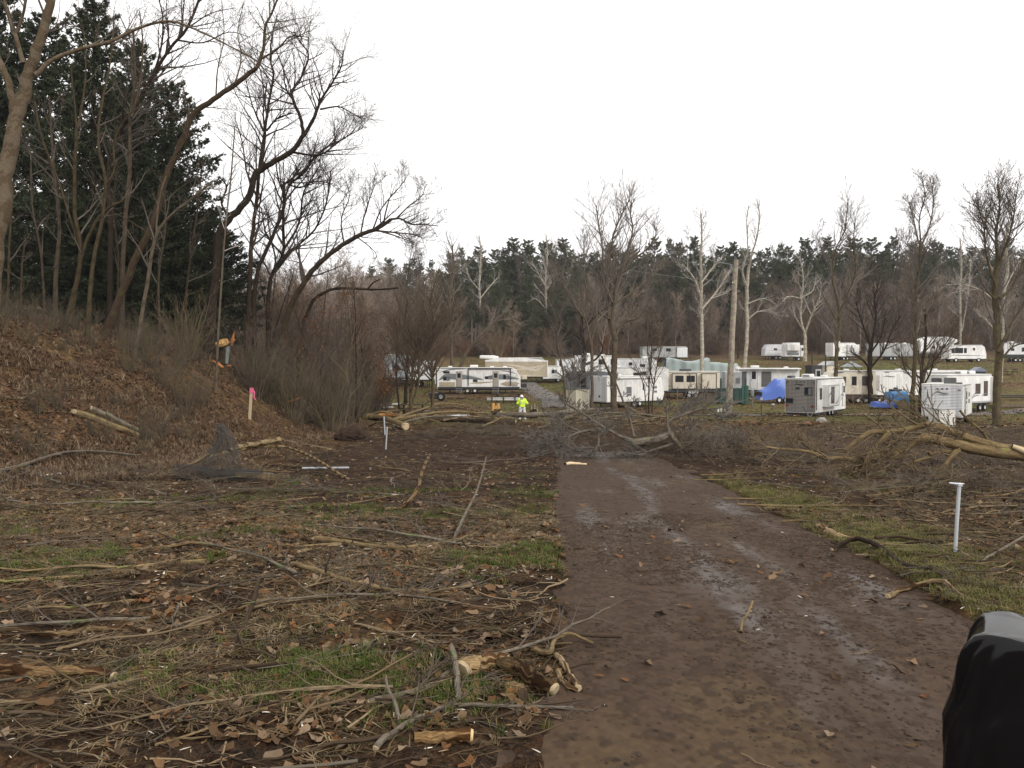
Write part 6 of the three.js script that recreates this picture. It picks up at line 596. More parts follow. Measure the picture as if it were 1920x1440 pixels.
{ const g = thing('small_shed', at(1833, 116), 'small grey blue peaked shed on the slope left of the big tree', 'shed'); new MB().rbox(0, 0.6, 0, 1.6, 1.2, 1.3, 0.03).build('wall', T.frame, g); part('roof', extrude([[-1.0, 1.15], [1.0, 1.15], [0, 1.8]], 1.6, 0.02), paint(0.2, 0.23, 0.3), g); }
{ const g = thing('wood_stack', at(1843, 112), 'dark stack of firewood and bins below the small peaked shed', 'wood pile'); const r = RNG(91); for (let k = 0; k < 26; k++) { const row = Math.floor(k / 9); new MB().rod(V(-1.7 + (k % 9) * 0.4 + 0.2 * (row % 2), 0.2 + row * 0.33, -0.4), V(-1.7 + (k % 9) * 0.4 + 0.2 * (row % 2), 0.2 + row * 0.33, 0.45), rr(r, 0.15, 0.2), 7).build('log', T.darkWood, g); } new MB().tube([V(1.9, 0, 0.2), V(1.9, 1.2, 0.2)], 0.3, 12, true).build('barrel', T.doorTan, g); }
for (const [px, d, h, label, mm] of [[1411, 78, 1.75, 'grey electric pedestal post with a domed head right of the utility pole', T.slate], [1450, 76, 0.55, 'low grey marker post before the blue tarpaulin', T.grey]]) { const g = thing('service_post', at(px, d), label, 'post'); new MB().rbox(0, h * 0.35, 0, 0.14, h * 0.7, 0.14, 0.02).build('post', T.greyWood, g); new MB().rbox(0, h * 0.85, 0, 0.3, h * 0.36, 0.26, 0.08).build('head', mm, g); }
for (const [px, py0, py1, d, label] of [[1428, 748, 788, 66, 'thin pale stake with a white top in front of the blue tarpaulin'], [1270, 726, 748, 84, 'short grey wooden post before the cream trailer'], [1003, 738, 760, 88, 'thin marker rod beside the gravel lane'], [1875, 754, 786, 66, 'short brown post right of the big tree']]) { const b = at(px, d), g = thing('stake', b, label, 'stake'), h = Math.max(0.6, P(px, py0, d).y - b.y); new MB().tube([V(0, -0.1, 0), V(0.02, h, 0)], 0.045, 6, true).build('rod', d > 80 ? T.greyWood : T.wood, g); if (px === 1428) new MB().tube([V(0.02, h - 0.1, 0), V(0.02, h + 0.12, 0)], 0.1, 8, true).build('top', T.white, g); }
{ const g = thing('leaning_bar', at(1512, 60), 'dark bar leaning against the grey ribbed trailer wall', 'bar'); new MB().rod(P(1506, 762, 61).sub(g.position), P(1523, 794, 59).sub(g.position), 0.06, 6).build('bar', T.frame, g); new MB().rod(P(1526, 772, 60).sub(g.position), P(1512, 793, 59.5).sub(g.position), 0.035, 5).build('brace', T.greyWood, g); }
for (const [px, d, s, label, c] of [[1543, 55, 0.42, 'pale grey boulder in front of the ribbed trailer', [0.26, 0.25, 0.23]], [1515, 52, 0.26, 'reddish rock left of the pale boulder', [0.15, 0.09, 0.065]]]) { const g = thing('boulder', at(px, d), label, 'rock'), geo = new THREE.IcosahedronGeometry(s, 3), p = geo.attributes.position; for (let k = 0; k < p.count; k++) { const x = p.getX(k), y = p.getY(k), z = p.getZ(k), f = 0.7 + 0.6 * fbm(x * 2 + px, y * 2 + z, 3); p.setXYZ(k, x * f, y * f * 0.6, z * f); } geo.computeVertexNormals(); geo.translate(0, s * 0.2, 0); part('stone', geo, std({ color: rgb(...c), roughness: 0.9 }), g); }
{ const g = thing('tow_gear', at(822, 88), 'dark trailer tongue jack and wheel by the trunk at the striped trailer', 'tow gear'); wheel(g, 0.3, 0.2, 1.4, T.grey); new MB().rod(V(-0.9, 0.5, 0), V(0.6, 0.5, 0), 0.12, 6).build('frame', T.frame, g); new MB().rbox(-0.5, 0.55, 0, 0.9, 0.7, 0.7, 0.1).build('box', T.frame, g); }
for (const [px, d, w, label] of [[694, 72, 2.1, 'pale sheet of metal lying on the grass left of the trees'], [724, 74, 1.3, 'narrow pale board on the grass near the trees at the left'], [743, 80, 0.9, 'short pale plank on the grass before the pale blue trailer'], [832, 62, 4.0, 'long pale board lying in front of the single straight trunk']]) { const g = thing('pale_board', at(px, d), label, 'board', null, 0.1); new MB().rbox(0, 0.14, 0, w, 0.08, 0.3, 0.01, [0.2, 0, 0.01]).build('board', T.alu, g); }
// ---------- stumps ----------
const freshWood = std({ color: rgb(0.50, 0.28, 0.09), roughness: 0.75 }), cutWood = std({ color: rgb(0.36, 0.28, 0.175), roughness: 0.8 }), rawOrange = std({ color: rgb(0.42, 0.17, 0.06), roughness: 0.85 });
{ const b = G(420, 688), d = -b.z, g = thing('tall_stump', b, 'tall fresh cut stump with an orange sawn face on the bank', 'tree stump'), K = d / F, m = new MB(); const pts = [V(0, -0.2, 0), V(0.02, 8 * K, 0), V(0.06, 30 * K, 0), V(0.08, 46 * K, 0)]; m.tube(pts, [13 * K, 11.5 * K, 12 * K, 12.5 * K], 14, false, 0.12); m.build('trunk', M.greyBark, g); const face = new MB().tube([V(0.05, 44 * K, 0.02), V(0.02, 49 * K, 0.06)], [13 * K, 12 * K], 16, true).build('cut_face', freshWood, g); face.rotation.x = 0.22; const sp = new MB(); sp.tube([V(14 * K, 40 * K, 0), V(17 * K, 55 * K, 0), V(20 * K, 66 * K, 0)], [4 * K, 3 * K, 0.4 * K], 6, true, 0.5); sp.tube([V(12 * K, 40 * K, 0), V(21 * K, 52 * K, 0)], [3 * K, 1.5 * K], 5, true, 0.4); sp.build('splinter', rawOrange, g); const side = new MB().tube([V(8 * K, 6 * K, 9 * K), V(11 * K, 38 * K, 9 * K)], [3 * K, 4.5 * K], 6, true).build('torn_strip', std({ color: rgb(0.24, 0.27, 0.26), roughness: 0.8 }), g); new MB().rod(V(6 * K, 2 * K, 8 * K), V(16 * K, 2 * K, 8 * K), 2.2 * K, 5).build('splinter', rawOrange, g);
  const c = thing('orange_chip', G(408, 686), 'orange slab of split wood at the foot of the tall stump', 'wood piece'); new MB().tube([V(-0.35, 0.3, 0), V(0, 0.12, 0.05), V(0.35, -0.1, 0.1)], [0.05, 0.12, 0.06], 5, true, 0.4).build('slab', rawOrange, c); }
{ const b = G(556, 786), d = -b.z, g = thing('old_stump', b, 'broad grey brown stump with torn sides at the toe of the bank', 'tree stump'), K = d / F, m = new MB(); m.tube([V(0, -0.2, 0), V(0, 12 * K, 0), V(-2 * K, 36 * K, 0)], [23 * K, 20 * K, 18 * K], 14, false, 0.2); m.build('trunk', M.paleBark, g); new MB().tube([V(-2 * K, 35 * K, 0), V(-3 * K, 38 * K, 0)], [18 * K, 16 * K], 12, true, 0.2).build('cut_face', rawOrange, g); new MB().tube([V(24 * K, -0.1, 0.1), V(22 * K, 14 * K, 0.1), V(22 * K, 24 * K, 0)], [12 * K, 10 * K, 5 * K], 8, true, 0.5).build('torn_root', M.paleBark, g); new MB().tube([V(-34 * K, 10 * K, 0), V(-24 * K, 14 * K, 0.1), V(-14 * K, 6 * K, 0.1)], [3 * K, 7 * K, 4 * K], 6, true, 0.5).build('torn_bark', rawOrange, g); }
{ const b = at(931, 66), g = thing('orange_stump', b, 'low raw orange stump left of the worker', 'tree stump'), r = RNG(31); new MB().tube([V(0, -0.2, 0), V(0, 0.55, 0)], [0.5, 0.4], 11, false, 0.3).build('trunk', M.brownBark, g); for (let k = 0; k < 4; k++) { const x = rr(r, -0.32, 0.32); new MB().tube([V(x, 0.4, 0.1), V(x * 1.1, rr(r, 0.7, 1.05), 0.1)], [0.2, 0.16], 7, true, 0.4).build('cut_face', freshWood, g); } new MB().tube([V(0.2, 0.1, 0.4), V(0.45, 0.3, 0.5)], 0.17, 7, true, 0.3).build('cut_face', freshWood, g); }
{ const b = at(1001, 60), g = thing('splintered_stump', b, 'small splintered stump just right of the worker', 'tree stump'); new MB().tube([V(0, -0.2, 0), V(0, 0.5, 0), V(0, 0.7, 0)], [0.35, 0.3, 0.24], 9, true, 0.4).build('trunk', M.darkBark, g); for (const [x, h] of [[-0.15, 1.0], [0.05, 1.15], [0.2, 0.95]]) new MB().tube([V(x, 0.5, 0.1), V(x * 1.3, h, 0.1)], [0.1, 0.015], 5, true).build('splinter', cutWood, g); }
// ---------- stakes and pipes near the camera ----------
{ const b = G(470, 788), d = -b.z, g = thing('survey_stake', b, 'pale wooden survey stake with a pink ribbon at its top', 'stake'), K = d / F; new MB().box(0, 30 * K, 0, 5 * K, 62 * K, 2 * K, [0, 0, -0.07]).build('stake', std({ color: rgb(0.42, 0.33, 0.22), roughness: 0.8 }), g); const pk = std({ color: rgb(0.62, 0.12, 0.22), roughness: 0.5, side: THREE.DoubleSide }); new MB().box(2.2 * K, 56 * K, 0, 6.4 * K, 10 * K, 3 * K, [0, 0, -0.07]).build('ribbon', pk, g); const tl = new MB(); const q = smoothPts([V(4 * K, 59 * K, 0), V(8 * K, 52 * K, 0.02), V(7 * K, 45 * K, 0.04), V(10 * K, 38 * K, 0.03)], 5); for (let k = 0; k < q.length - 1; k++) tl.quad(q[k].clone().add(V(-1.3 * K, 0, 0)), q[k].clone().add(V(1.3 * K, 0.01, 0)), q[k + 1].clone().add(V(1.3 * K, 0, 0)), q[k + 1].clone().add(V(-1.3 * K, -0.01, 0))); tl.build('ribbon_tail', pk, g); }
{ const b = G(1790, 1041), d = -b.z, K = d / F, g = thing('standing_pipe', b, 'bare galvanised pipe with a short crossbar standing at the right', 'pipe'), gal = std({ color: rgb(0.50, 0.52, 0.55), roughness: 0.45, metalness: 0.35 }), top = P(1799, 907, d).sub(b); new MB().tube([V(0, -0.1, 0), top.clone().multiplyScalar(0.5), top], 3.4 * K, 12, true).build('tube', gal, g); new MB().tube([top.clone().add(V(-22 * K, 2 * K, 0.02)), top.clone().add(V(0, -1 * K, 0)), top.clone().add(V(4 * K, -3 * K, 0))], [1.6 * K, 2.4 * K, 3 * K], 8, true).build('crossbar', gal, g); new MB().rbox(top.x, top.y - 2 * K, top.z, 9 * K, 7 * K, 8 * K, 1.5 * K).build('clamp', gal, g); new MB().rbox(top.x + 6 * K, top.y, top.z, 5 * K, 2 * K, 5 * K, 1 * K).build('plate', T.cream, g); }
for (const [px0, py0, px1, py1, label] of [[723, 842, 726, 801, 'thin grey pipe standing at the edge of the mud, nearer one of two'], [722, 816, 720, 781, 'thin grey rod standing just behind the nearer pipe']]) { const b = G(px0, py0), d = -b.z, g = thing('thin_pipe', b, label, 'pipe'); new MB().tube([V(0, -0.1, 0), P(px1, py1, d).sub(b)], 1.4 * d / F, 8, true).build('tube', std({ color: rgb(0.36, 0.37, 0.4), roughness: 0.5 }), g); }
// ---------- chain link fence heap ----------
{ const b = G(408, 896), d = -b.z, K = d / F, g = thing('wire_fence_heap', b, 'crumpled heap of grey chain link fence with a rolled strip in front', 'wire fence'), wm = std({ color: rgb(0.085, 0.08, 0.075), roughness: 0.8 });
  const mesh = (f, U, Vn) => { const m = new MB(); for (let i = 0; i < U; i++) for (const s of [0, 1]) { const pts = []; for (let j = 0; j <= Vn; j++) pts.push(f((i + ((j + s) % 2)) / U, j / Vn)); m.tube(pts, 0.003, 3); } return m; };
  const cone = (u, v) => { const r = RNG(3); const w = lerp(8, 62, Math.pow(v, 1.25)) * K, y = (1 - v) * 100 * K, x = (u - 0.5) * 2 * w, n = fbm(u * 4, v * 4 + 2, 3) - 0.5; return V(x + (-6 + 4 * v + 16 * Math.sin(v * 5) * (1 - v)) * K + n * 0.3, Math.max(0.02, y - Math.abs(u - 0.5) * 0.25 * v + n * 0.18), -0.25 + 0.45 * v * (1 - 2 * Math.abs(u - 0.5)) + n * 0.2 - 0.1 * Math.sin(u * 14)); };
  mesh(cone, 30, 34).build('draped_mesh', wm, g); mesh((u, v) => { const q = cone(1 - u, v); q.z -= 0.18; q.x *= 0.85; q.y *= 0.93; return q; }, 26, 30).build('draped_mesh', wm, g);
  const roll = (u, v) => { const a = v * 6.28 * 1.9, r = 0.10 + 0.08 * v + 0.03 * Math.sin(u * 9); const x = lerp(-72, 92, u) * K; return V(x, 0.19 + Math.sin(a) * r * (1 - 0.3 * u) - 0.08 * u, 0.25 + Math.cos(a) * r + 0.12 * u); }; mesh(roll, 46, 44).build('rolled_mesh', wm, g);
  const pst = new MB().rbox(78 * K, 0.09, 0.30, 70 * K, 0.11, 0.11, 0.01, [0, 0.06, -0.05]); pst.build('fence_post', T.wood, g); new MB().tube([V(-78 * K, 14 * K, 0), V(-40 * K, 30 * K, -0.05), V(-20 * K, 44 * K, -0.1)], 0.03, 6, true).build('fence_rail', T.wood, g); new MB().rbox(80 * K, 0.16, 0.29, 62 * K, 0.015, 0.09, 0.004, [0, 0.06, -0.05]).build('board_face', T.greyWood, g); }
{ const a = G(514, 826), c = G(622, 842), g = thing('old_plank', a, 'weathered plank lying half buried at the toe of the bank', 'plank'); const dir = c.clone().sub(a), L = dir.length(); const m = new MB().rbox(0, 0.09, L / 2, 0.2, 0.07, L, 0.01).build('board', T.wood, g); m.rotation.y = Math.atan2(dir.x, dir.z); }
{ const a = G(566, 882), c = G(654, 881), g = thing('fallen_pipe', a, 'silver pipe lying on the ground right of the wire heap', 'pipe'); new MB().tube([V(0, 0.06, 0), c.clone().sub(a).add(V(0, 0.06, 0))], 0.032, 8, true).build('tube', std({ color: rgb(0.27, 0.28, 0.31), roughness: 0.5 }), g); }
{ const a = G(75, 898), c = G(120, 894), g = thing('white_strip', a, 'short white peeled stick on the ground at the far left', 'stick'); new MB().tube([V(0, 0.07, 0), c.clone().sub(a).add(V(0, 0.08, 0))], [0.02, 0.035], 6, true).build('wood', std({ color: rgb(0.75, 0.70, 0.6), roughness: 0.8 }), g); }
{ const b = G(660, 826), g = thing('root_clump', b, 'dark clump of torn roots and earth at the end of the bank', 'root clump'), r = RNG(41), K = -b.z / F; const geo = new THREE.IcosahedronGeometry(24 * K, 4), p = geo.attributes.position; for (let k = 0; k < p.count; k++) { const x = p.getX(k), y = p.getY(k), z = p.getZ(k), f = 0.6 + 0.8 * fbm(x * 4, y * 4 + z * 3, 3); p.setXYZ(k, x * f * 1.3, y * f * 0.75 + 8 * K, z * f); } geo.computeVertexNormals(); part('earth', geo, std({ color: rgb(0.035, 0.022, 0.016), roughness: 1 }), g); const m = new MB(); for (let k = 0; k < 60; k++) grow(m, V(rr(r, -22, 22) * K, rr(r, 4, 18) * K, rr(r, 0, 14) * K), V(rr(r, -1, 1), rr(r, 0, 1), rr(r, -0.2, 1)), rr(r, 10, 34) * K, 0.01, 3, cfg({ tip: 0.003, wiggle: 0.3 }), r); m.build('roots', M.twigBrown, g); }
// ---------- worker ----------
function sdfMesh(caps, k, lo, hi, cell, cut) { const size = Math.max(hi.x - lo.x, hi.y - lo.y, hi.z - lo.z), n = Math.ceil(size / cell) + 2, mc = new MarchingCubes(n, new THREE.MeshStandardMaterial(), false, false, 400000); mc.isolation = 0; const c = lo.clone().add(hi).multiplyScalar(0.5), half = size / 2 * n / (n - 2), p = V(), ba = V(), pa = V(); const f = mc.field;
  const pre = caps.map(([a, b, r0, r1]) => { const d = V().subVectors(b, a); return { a, d, l2: Math.max(1e-9, d.lengthSq()), r0, r1: r1 === undefined ? r0 : r1 }; });
  for (let z = 0; z < n; z++) for (let y = 0; y < n; y++) for (let x = 0; x < n; x++) { p.set(c.x + (x - n / 2) / (n / 2) * half, c.y + (y - n / 2) / (n / 2) * half, c.z + (z - n / 2) / (n / 2) * half); let acc = 0, best = 1e9; for (const q of pre) { pa.subVectors(p, q.a); const t = clamp(pa.dot(q.d) / q.l2, 0, 1), dd = Math.hypot(pa.x - q.d.x * t, pa.y - q.d.y * t, pa.z - q.d.z * t) - lerp(q.r0, q.r1, t); if (dd < best) best = dd; acc += Math.exp(-k * Math.min(dd, 2)); } let dist = best > 0.3 ? best : -Math.log(acc) / k; if (cut) dist = Math.max(dist, cut(p)); f[x + y * n + z * n * n] = -dist; }
  mc.update(); const cnt = mc.count, P0 = new Float32Array(cnt * 3), N0 = new Float32Array(cnt * 3); for (let i = 0; i < cnt * 3; i++) { N0[i] = mc.normalArray[i]; } for (let i = 0; i < cnt; i++) { P0[i * 3] = c.x + mc.positionArray[i * 3] * half; P0[i * 3 + 1] = c.y + mc.positionArray[i * 3 + 1] * half; P0[i * 3 + 2] = c.z + mc.positionArray[i * 3 + 2] * half; } const g = new THREE.BufferGeometry(); g.setAttribute('position', new THREE.BufferAttribute(P0, 3)); g.setAttribute('normal', new THREE.BufferAttribute(N0, 3)); g.setAttribute('uv', new THREE.BufferAttribute(new Float32Array(cnt * 2), 2)); return g; }
{ const d = 57, b = at(979, d), g = thing('person', b, 'worker in a neon yellow jacket, white helmet and pale trousers, standing back turned', 'person'); g.rotation.y = 0.12;
  const S = (x, y, z) => V(x, y, z), J = { lf: S(-0.19, 0.05, -0.12), la: S(-0.18, 0.1, 0.02), lk: S(-0.16, 0.5, -0.03), lh: S(-0.1, 0.93, 0), rf: S(0.21, 0.05, -0.08), ra: S(0.2, 0.1, 0.05), rk: S(0.18, 0.5, 0.02), rh: S(0.1, 0.93, 0), pel: S(0, 1.0, 0), wa: S(0, 1.12, 0.01), ch: S(0, 1.33, 0.02), ls: S(-0.19, 1.47, 0), le: S(-0.33, 1.22, -0.02), lw: S(-0.24, 1.08, -0.22), rs: S(0.19, 1.47, 0), re: S(0.35, 1.22, 0.03), rw: S(0.2, 1.1, -0.17), nk: S(-0.01, 1.53, -0.02), hd: S(-0.03, 1.66, -0.05) };
  const skin = std({ color: rgb(0.42, 0.27, 0.20), roughness: 0.6 }), limbs = [[J.la, J.lk, 0.045, 0.06], [J.lk, J.lh, 0.06, 0.085], [J.ra, J.rk, 0.045, 0.06], [J.rk, J.rh, 0.06, 0.085], [J.lf, J.la, 0.04, 0.045], [J.rf, J.ra, 0.04, 0.045], [J.lh, J.rh, 0.09], [J.pel, J.ch, 0.11, 0.13], [J.ls, J.rs, 0.07], [J.ls, J.le, 0.05, 0.042], [J.le, J.lw, 0.042, 0.03], [J.rs, J.re, 0.05, 0.042], [J.re, J.rw, 0.042, 0.03], [J.ch, J.nk, 0.07, 0.055], [J.nk, J.hd, 0.055, 0.06]];
  const body = sdfMesh(limbs, 40, S(-0.45, -0.02, -0.4), S(0.45, 1.72, 0.2), 0.014);
  const head = sdfMesh([[S(-0.03, 1.68, -0.05), S(-0.035, 1.72, -0.04), 0.088], [S(-0.045, 1.62, -0.09), S(-0.05, 1.60, -0.1), 0.05], [J.nk, J.hd, 0.054], [S(-0.075, 1.655, -0.135), S(-0.08, 1.64, -0.155), 0.012], [S(-0.115, 1.66, -0.03), S(-0.118, 1.64, -0.03), 0.014, 0.011], [S(0.06, 1.66, -0.05), S(0.062, 1.64, -0.05), 0.014, 0.011]], 60, S(-0.15, 1.5, -0.19), S(0.1, 1.82, 0.08), 0.005);
  const hand = (w, dir, side) => { const f = dir.clone().normalize(), u = V(0, 1, 0), s = V().crossVectors(f, u).normalize().multiplyScalar(side), caps = [[w, w.clone().addScaledVector(f, 0.08), 0.026, 0.03]]; for (let k = 0; k < 4; k++) { const o = w.clone().addScaledVector(f, 0.085).addScaledVector(s, (k - 1.5) * 0.02), l = [0.034, 0.04, 0.037, 0.03][k], m = o.clone().addScaledVector(f, l), t = m.clone().addScaledVector(f, l * 0.5).add(V(0, -l * 0.75, 0)); caps.push([o, m, 0.0095, 0.009], [m, t, 0.009, 0.0075]); } const th = w.clone().addScaledVector(f, 0.03).addScaledVector(s, -0.03), t2 = th.clone().addScaledVector(f, 0.035).addScaledVector(s, -0.02); caps.push([w.clone().addScaledVector(f, 0.015), th, 0.014, 0.012], [th, t2, 0.011, 0.0085]); const c = w.clone().addScaledVector(f, 0.07); return sdfMesh(caps, 160, c.clone().addScalar(-0.12), c.clone().addScalar(0.12), 0.0045); };
  const flat = (geo) => { const q = geo.clone(); if (q.index) return q.toNonIndexed(); return q; };
  part('body', mergeGeometries([body, head, hand(J.lw, J.lw.clone().sub(J.le), 1), hand(J.rw, J.rw.clone().sub(J.re), -1)].map(flat)), skin, g);
  const hv = std({ color: rgb(0.55, 0.78, 0.035), roughness: 0.7 }), coat = [[S(-0.07, 1.0, 0.01), S(-0.09, 1.36, 0.02), 0.135, 0.13], [S(0.07, 1.0, 0.01), S(0.09, 1.36, 0.02), 0.135, 0.13], [J.ls, J.rs, 0.092], [J.ls, J.le, 0.085, 0.078], [J.le, J.lw, 0.078, 0.058], [J.rs, J.re, 0.085, 0.078], [J.re, J.rw, 0.078, 0.058], [J.ch, J.nk, 0.12, 0.085]];
  part('jacket', sdfMesh(coat, 34, S(-0.5, 0.85, -0.4), S(0.5, 1.66, 0.3), 0.014, (p) => Math.max(0.93 - p.y, p.y - 1.575)), hv, g);
  const grow1 = coat.map(([a, c, r0, r1]) => [a, c, r0 + 0.008, (r1 === undefined ? r0 : r1) + 0.008]); part('reflective_band', sdfMesh(grow1, 34, S(-0.3, 0.95, -0.3), S(0.3, 1.6, 0.3), 0.011, (p) => Math.max(Math.min(Math.abs(p.y - 1.2) - 0.022, Math.max(Math.abs(Math.abs(p.x) - 0.12) - 0.02, p.y - 1.52, 1.18 - p.y)), Math.abs(p.x) - 0.24)), std({ color: rgb(0.42, 0.45, 0.38), roughness: 0.4 }), g);
  part('waistband', sdfMesh([[S(-0.07, 0.9, 0.01), S(-0.07, 1.0, 0.01), 0.132], [S(0.07, 0.9, 0.01), S(0.07, 1.0, 0.01), 0.132]], 34, S(-0.25, 0.82, -0.2), S(0.25, 1.05, 0.22), 0.012, (p) => Math.max(0.885 - p.y, p.y - 0.95)), std({ color: rgb(0.03, 0.032, 0.03), roughness: 0.9 }), g);
  part('trousers', sdfMesh([[J.la, J.lk, 0.088, 0.095], [J.lk, J.lh, 0.095, 0.12], [J.ra, J.rk, 0.088, 0.095], [J.rk, J.rh, 0.095, 0.12], [J.lh, J.rh, 0.125]], 40, S(-0.35, 0, -0.25), S(0.35, 1.1, 0.25), 0.013, (p) => Math.max(0.07 - p.y, p.y - 0.96)), std({ color: rgb(0.60, 0.59, 0.62), roughness: 0.85 }), g);
  part('boots', sdfMesh([[J.lf, J.la, 0.055, 0.065], [J.la, S(-0.18, 0.2, 0), 0.065], [J.rf, J.ra, 0.055, 0.065], [J.ra, S(0.2, 0.2, 0.03), 0.065]], 40, S(-0.3, -0.03, -0.22), S(0.32, 0.3, 0.16), 0.011), std({ color: rgb(0.06, 0.045, 0.035), roughness: 0.8 }), g);
  part('hood', sdfMesh([[S(-0.12, 1.5, 0.06), S(0.02, 1.54, 0.08), 0.06], [S(-0.13, 1.46, 0.04), S(-0.16, 1.42, -0.06), 0.06]], 40, S(-0.3, 1.3, -0.2), S(0.15, 1.66, 0.2), 0.01), std({ color: rgb(0.16, 0.19, 0.18), roughness: 0.9 }), g);
  const hm = new MB(); const dome = new THREE.SphereGeometry(0.118, 20, 12, 0, 6.283, 0, 1.75); dome.scale(0.95, 1, 1.15); hm.geo(dome, new THREE.Matrix4().makeTranslation(-0.03, 1.705, -0.045)); const brim = new THREE.CylinderGeometry(0.13, 0.142, 0.014, 22); brim.scale(0.95, 1, 1.2); hm.geo(brim, new THREE.Matrix4().makeTranslation(-0.03, 1.69, -0.05)); hm.build('helmet', std({ color: rgb(0.78, 0.78, 0.78), roughness: 0.35 }), g); for (const x of [-0.14, 0.08]) new MB().rbox(x, 1.655, -0.04, 0.05, 0.1, 0.075, 0.022).build('ear_muff', std({ color: rgb(0.05, 0.05, 0.055), roughness: 0.5 }), g); new MB().rbox(0.115, 1.64, 0.0, 0.03, 0.12, 0.05, 0.012).build('visor_edge', T.white, g); }
// ---------- fallen trees ----------
const strip3 = rep(strippedT, 2.2, 1.3);
M.oliveBarkFell = std({ map: barkT, color: rgb(0.36, 0.28, 0.165), roughness: 0.9, bumpMap: strip3, bumpScale: 0.012 }); M.feltGrey = std({ map: barkT, color: rgb(0.28, 0.255, 0.225), roughness: 0.9, bumpMap: strip3, bumpScale: 0.012 }); M.twigAsh = std({ color: rgb(0.135, 0.12, 0.105), roughness: 0.9 });
M.feltTan = std({ map: strip3, color: rgb(0.220, 0.174, 0.129), roughness: 0.9, bumpMap: strip3, bumpScale: 0.012 }); M.feltPale = std({ map: strip3, color: rgb(0.238, 0.211, 0.181), roughness: 0.9, bumpMap: strip3, bumpScale: 0.012 });
const lying = { depth: 4, tip: 0.0095, kids: [6, 7, 6, 4], wiggle: 0.22, up: 0.012, ang: [0.4, 1.0] };
function fallen(name, label, d, limbs, o) { const g = drawnTree(name, label, d, limbs.map((l) => ({ hang: true, dz: 0, ...l })), { bark: M.greyBark, twig: M.twigGrey, dens: 1.5, lm: 1.05, thick: 0.9, cfg: lying, base: at(limbs[0].p[0][0], d), ...o }); g.userData.category = 'fallen tree'; return g; }
fallen('fallen_tree', 'grey felled tree lying across the end of the muddy lane, limbs reaching up', 29, [
  { p: [[1186, 831], [1208, 828], [1231, 824], [1255, 816]], r: [9, 8], n: 0 }, { p: [[1255, 816], [1252, 793], [1265, 784], [1285, 776], [1320, 766], [1336, 771], [1348, 782]], r: [5, 2], n: 16 }, { p: [[1252, 796], [1250, 775], [1251, 752]], r: [3.4, 1.8], n: 3, lm: 0.5 }, { p: [[1256, 812], [1268, 828], [1282, 842], [1300, 850], [1328, 855]], r: [6, 2], n: 22, dz: -0.3 }, { p: [[1190, 828], [1160, 817], [1128, 798], [1090, 774], [1052, 752]], r: [5, 1.6], n: 15, lm: 0.6 }, { p: [[1126, 803], [1082, 812], [1055, 828], [1014, 838]], r: [3.6, 1.2], n: 20, dz: -0.3 }, { p: [[1122, 808], [1121, 836], [1110, 852], [1098, 864]], r: [3, 1.2], n: 14, dz: -0.4 }, { p: [[1189, 818], [1183, 795], [1177, 774], [1164, 742], [1155, 718]], r: [3.4, 1.8], n: 4, lm: 0.5 }, { p: [[1277, 838], [1288, 820], [1299, 802]], r: [2.6, 1.2], n: 4 }, { p: [[1263, 832], [1217, 847], [1200, 856], [1180, 868]], r: [3.4, 1.2], n: 22, dz: -0.35 }, { p: [[1282, 842], [1276, 860], [1258, 872]], r: [2.6, 1], n: 14, dz: -0.3 }, { p: [[1086, 772], [1060, 785], [1030, 792]], r: [2, 0.8], n: 7, lm: 0.6 }, { p: [[1062, 757], [1072, 730], [1090, 705]], r: [1.6, 0.6], n: 10 }, { p: [[1300, 850], [1340, 850], [1390, 842]], r: [2.2, 0.8], n: 16 }], { seed: 901, nm: 1.55, lm: 0.85, bark: M.feltGrey, twig: M.twigAsh });
fallen('fallen_tree', 'thick bent olive limbs of a felled tree at the right edge', 20.5, [
  { p: [[1990, 862], [1920, 852], [1865, 847], [1822, 840], [1777, 830], [1740, 821], [1715, 827], [1690, 845], [1652, 853], [1620, 866], [1590, 888]], r: [15, 6], n: 14, lm: 0.7 }, { p: [[1920, 846], [1865, 837], [1827, 825], [1790, 812], [1765, 801], [1735, 797], [1702, 805], [1665, 810], [1635, 810], [1610, 822], [1585, 844]], r: [10, 4], n: 16, dz: 0.04 }, { p: [[1797, 838], [1782, 857], [1764, 884]], r: [8, 4], n: 4, dz: -0.3 }, { p: [[1667, 812], [1647, 832], [1627, 857], [1612, 890], [1570, 908]], r: [5.5, 2], n: 14, dz: -0.2 }, { p: [[1742, 857], [1710, 868], [1677, 882], [1620, 904]], r: [4, 1.4], n: 12, dz: -0.25 }, { p: [[1602, 864], [1578, 859], [1552, 860], [1515, 847], [1465, 842], [1436, 838]], r: [6, 2], n: 18 }, { p: [[1690, 845], [1665, 862], [1640, 880]], r: [5, 2], n: 9, dz: -0.3 }, { p: [[1742, 852], [1762, 846], [1796, 848]], r: [5, 3], n: 2 }, { p: [[1800, 770], [1810, 782], [1840, 808], [1853, 825]], r: [2.4, 3], n: 4, lm: 0.5, dz: 0.2 }, { p: [[1688, 852], [1668, 868], [1650, 898]], r: [4, 1.4], n: 10, dz: -0.4 }, { p: [[1702, 805], [1688, 822], [1680, 836]], r: [2.4, 1], n: 7 }], { seed: 902, bark: M.oliveBarkFell, twig: M.twigTan, lm: 0.62, nm: 0.9 });
{ const b = P(1908, 843, 20.4), g = thing('cut_limb_end', b, 'pale sawn end of a limb on the bent olive tree at the right edge', 'cut wood'); const m = new MB().tube([V(-0.14, 0.09, 0.0), V(0.16, -0.05, 0.1)], [0.06, 0.09], 8, true, 0.2).build('wood', std({ color: rgb(0.5, 0.4, 0.25), roughness: 0.8 }), g); }
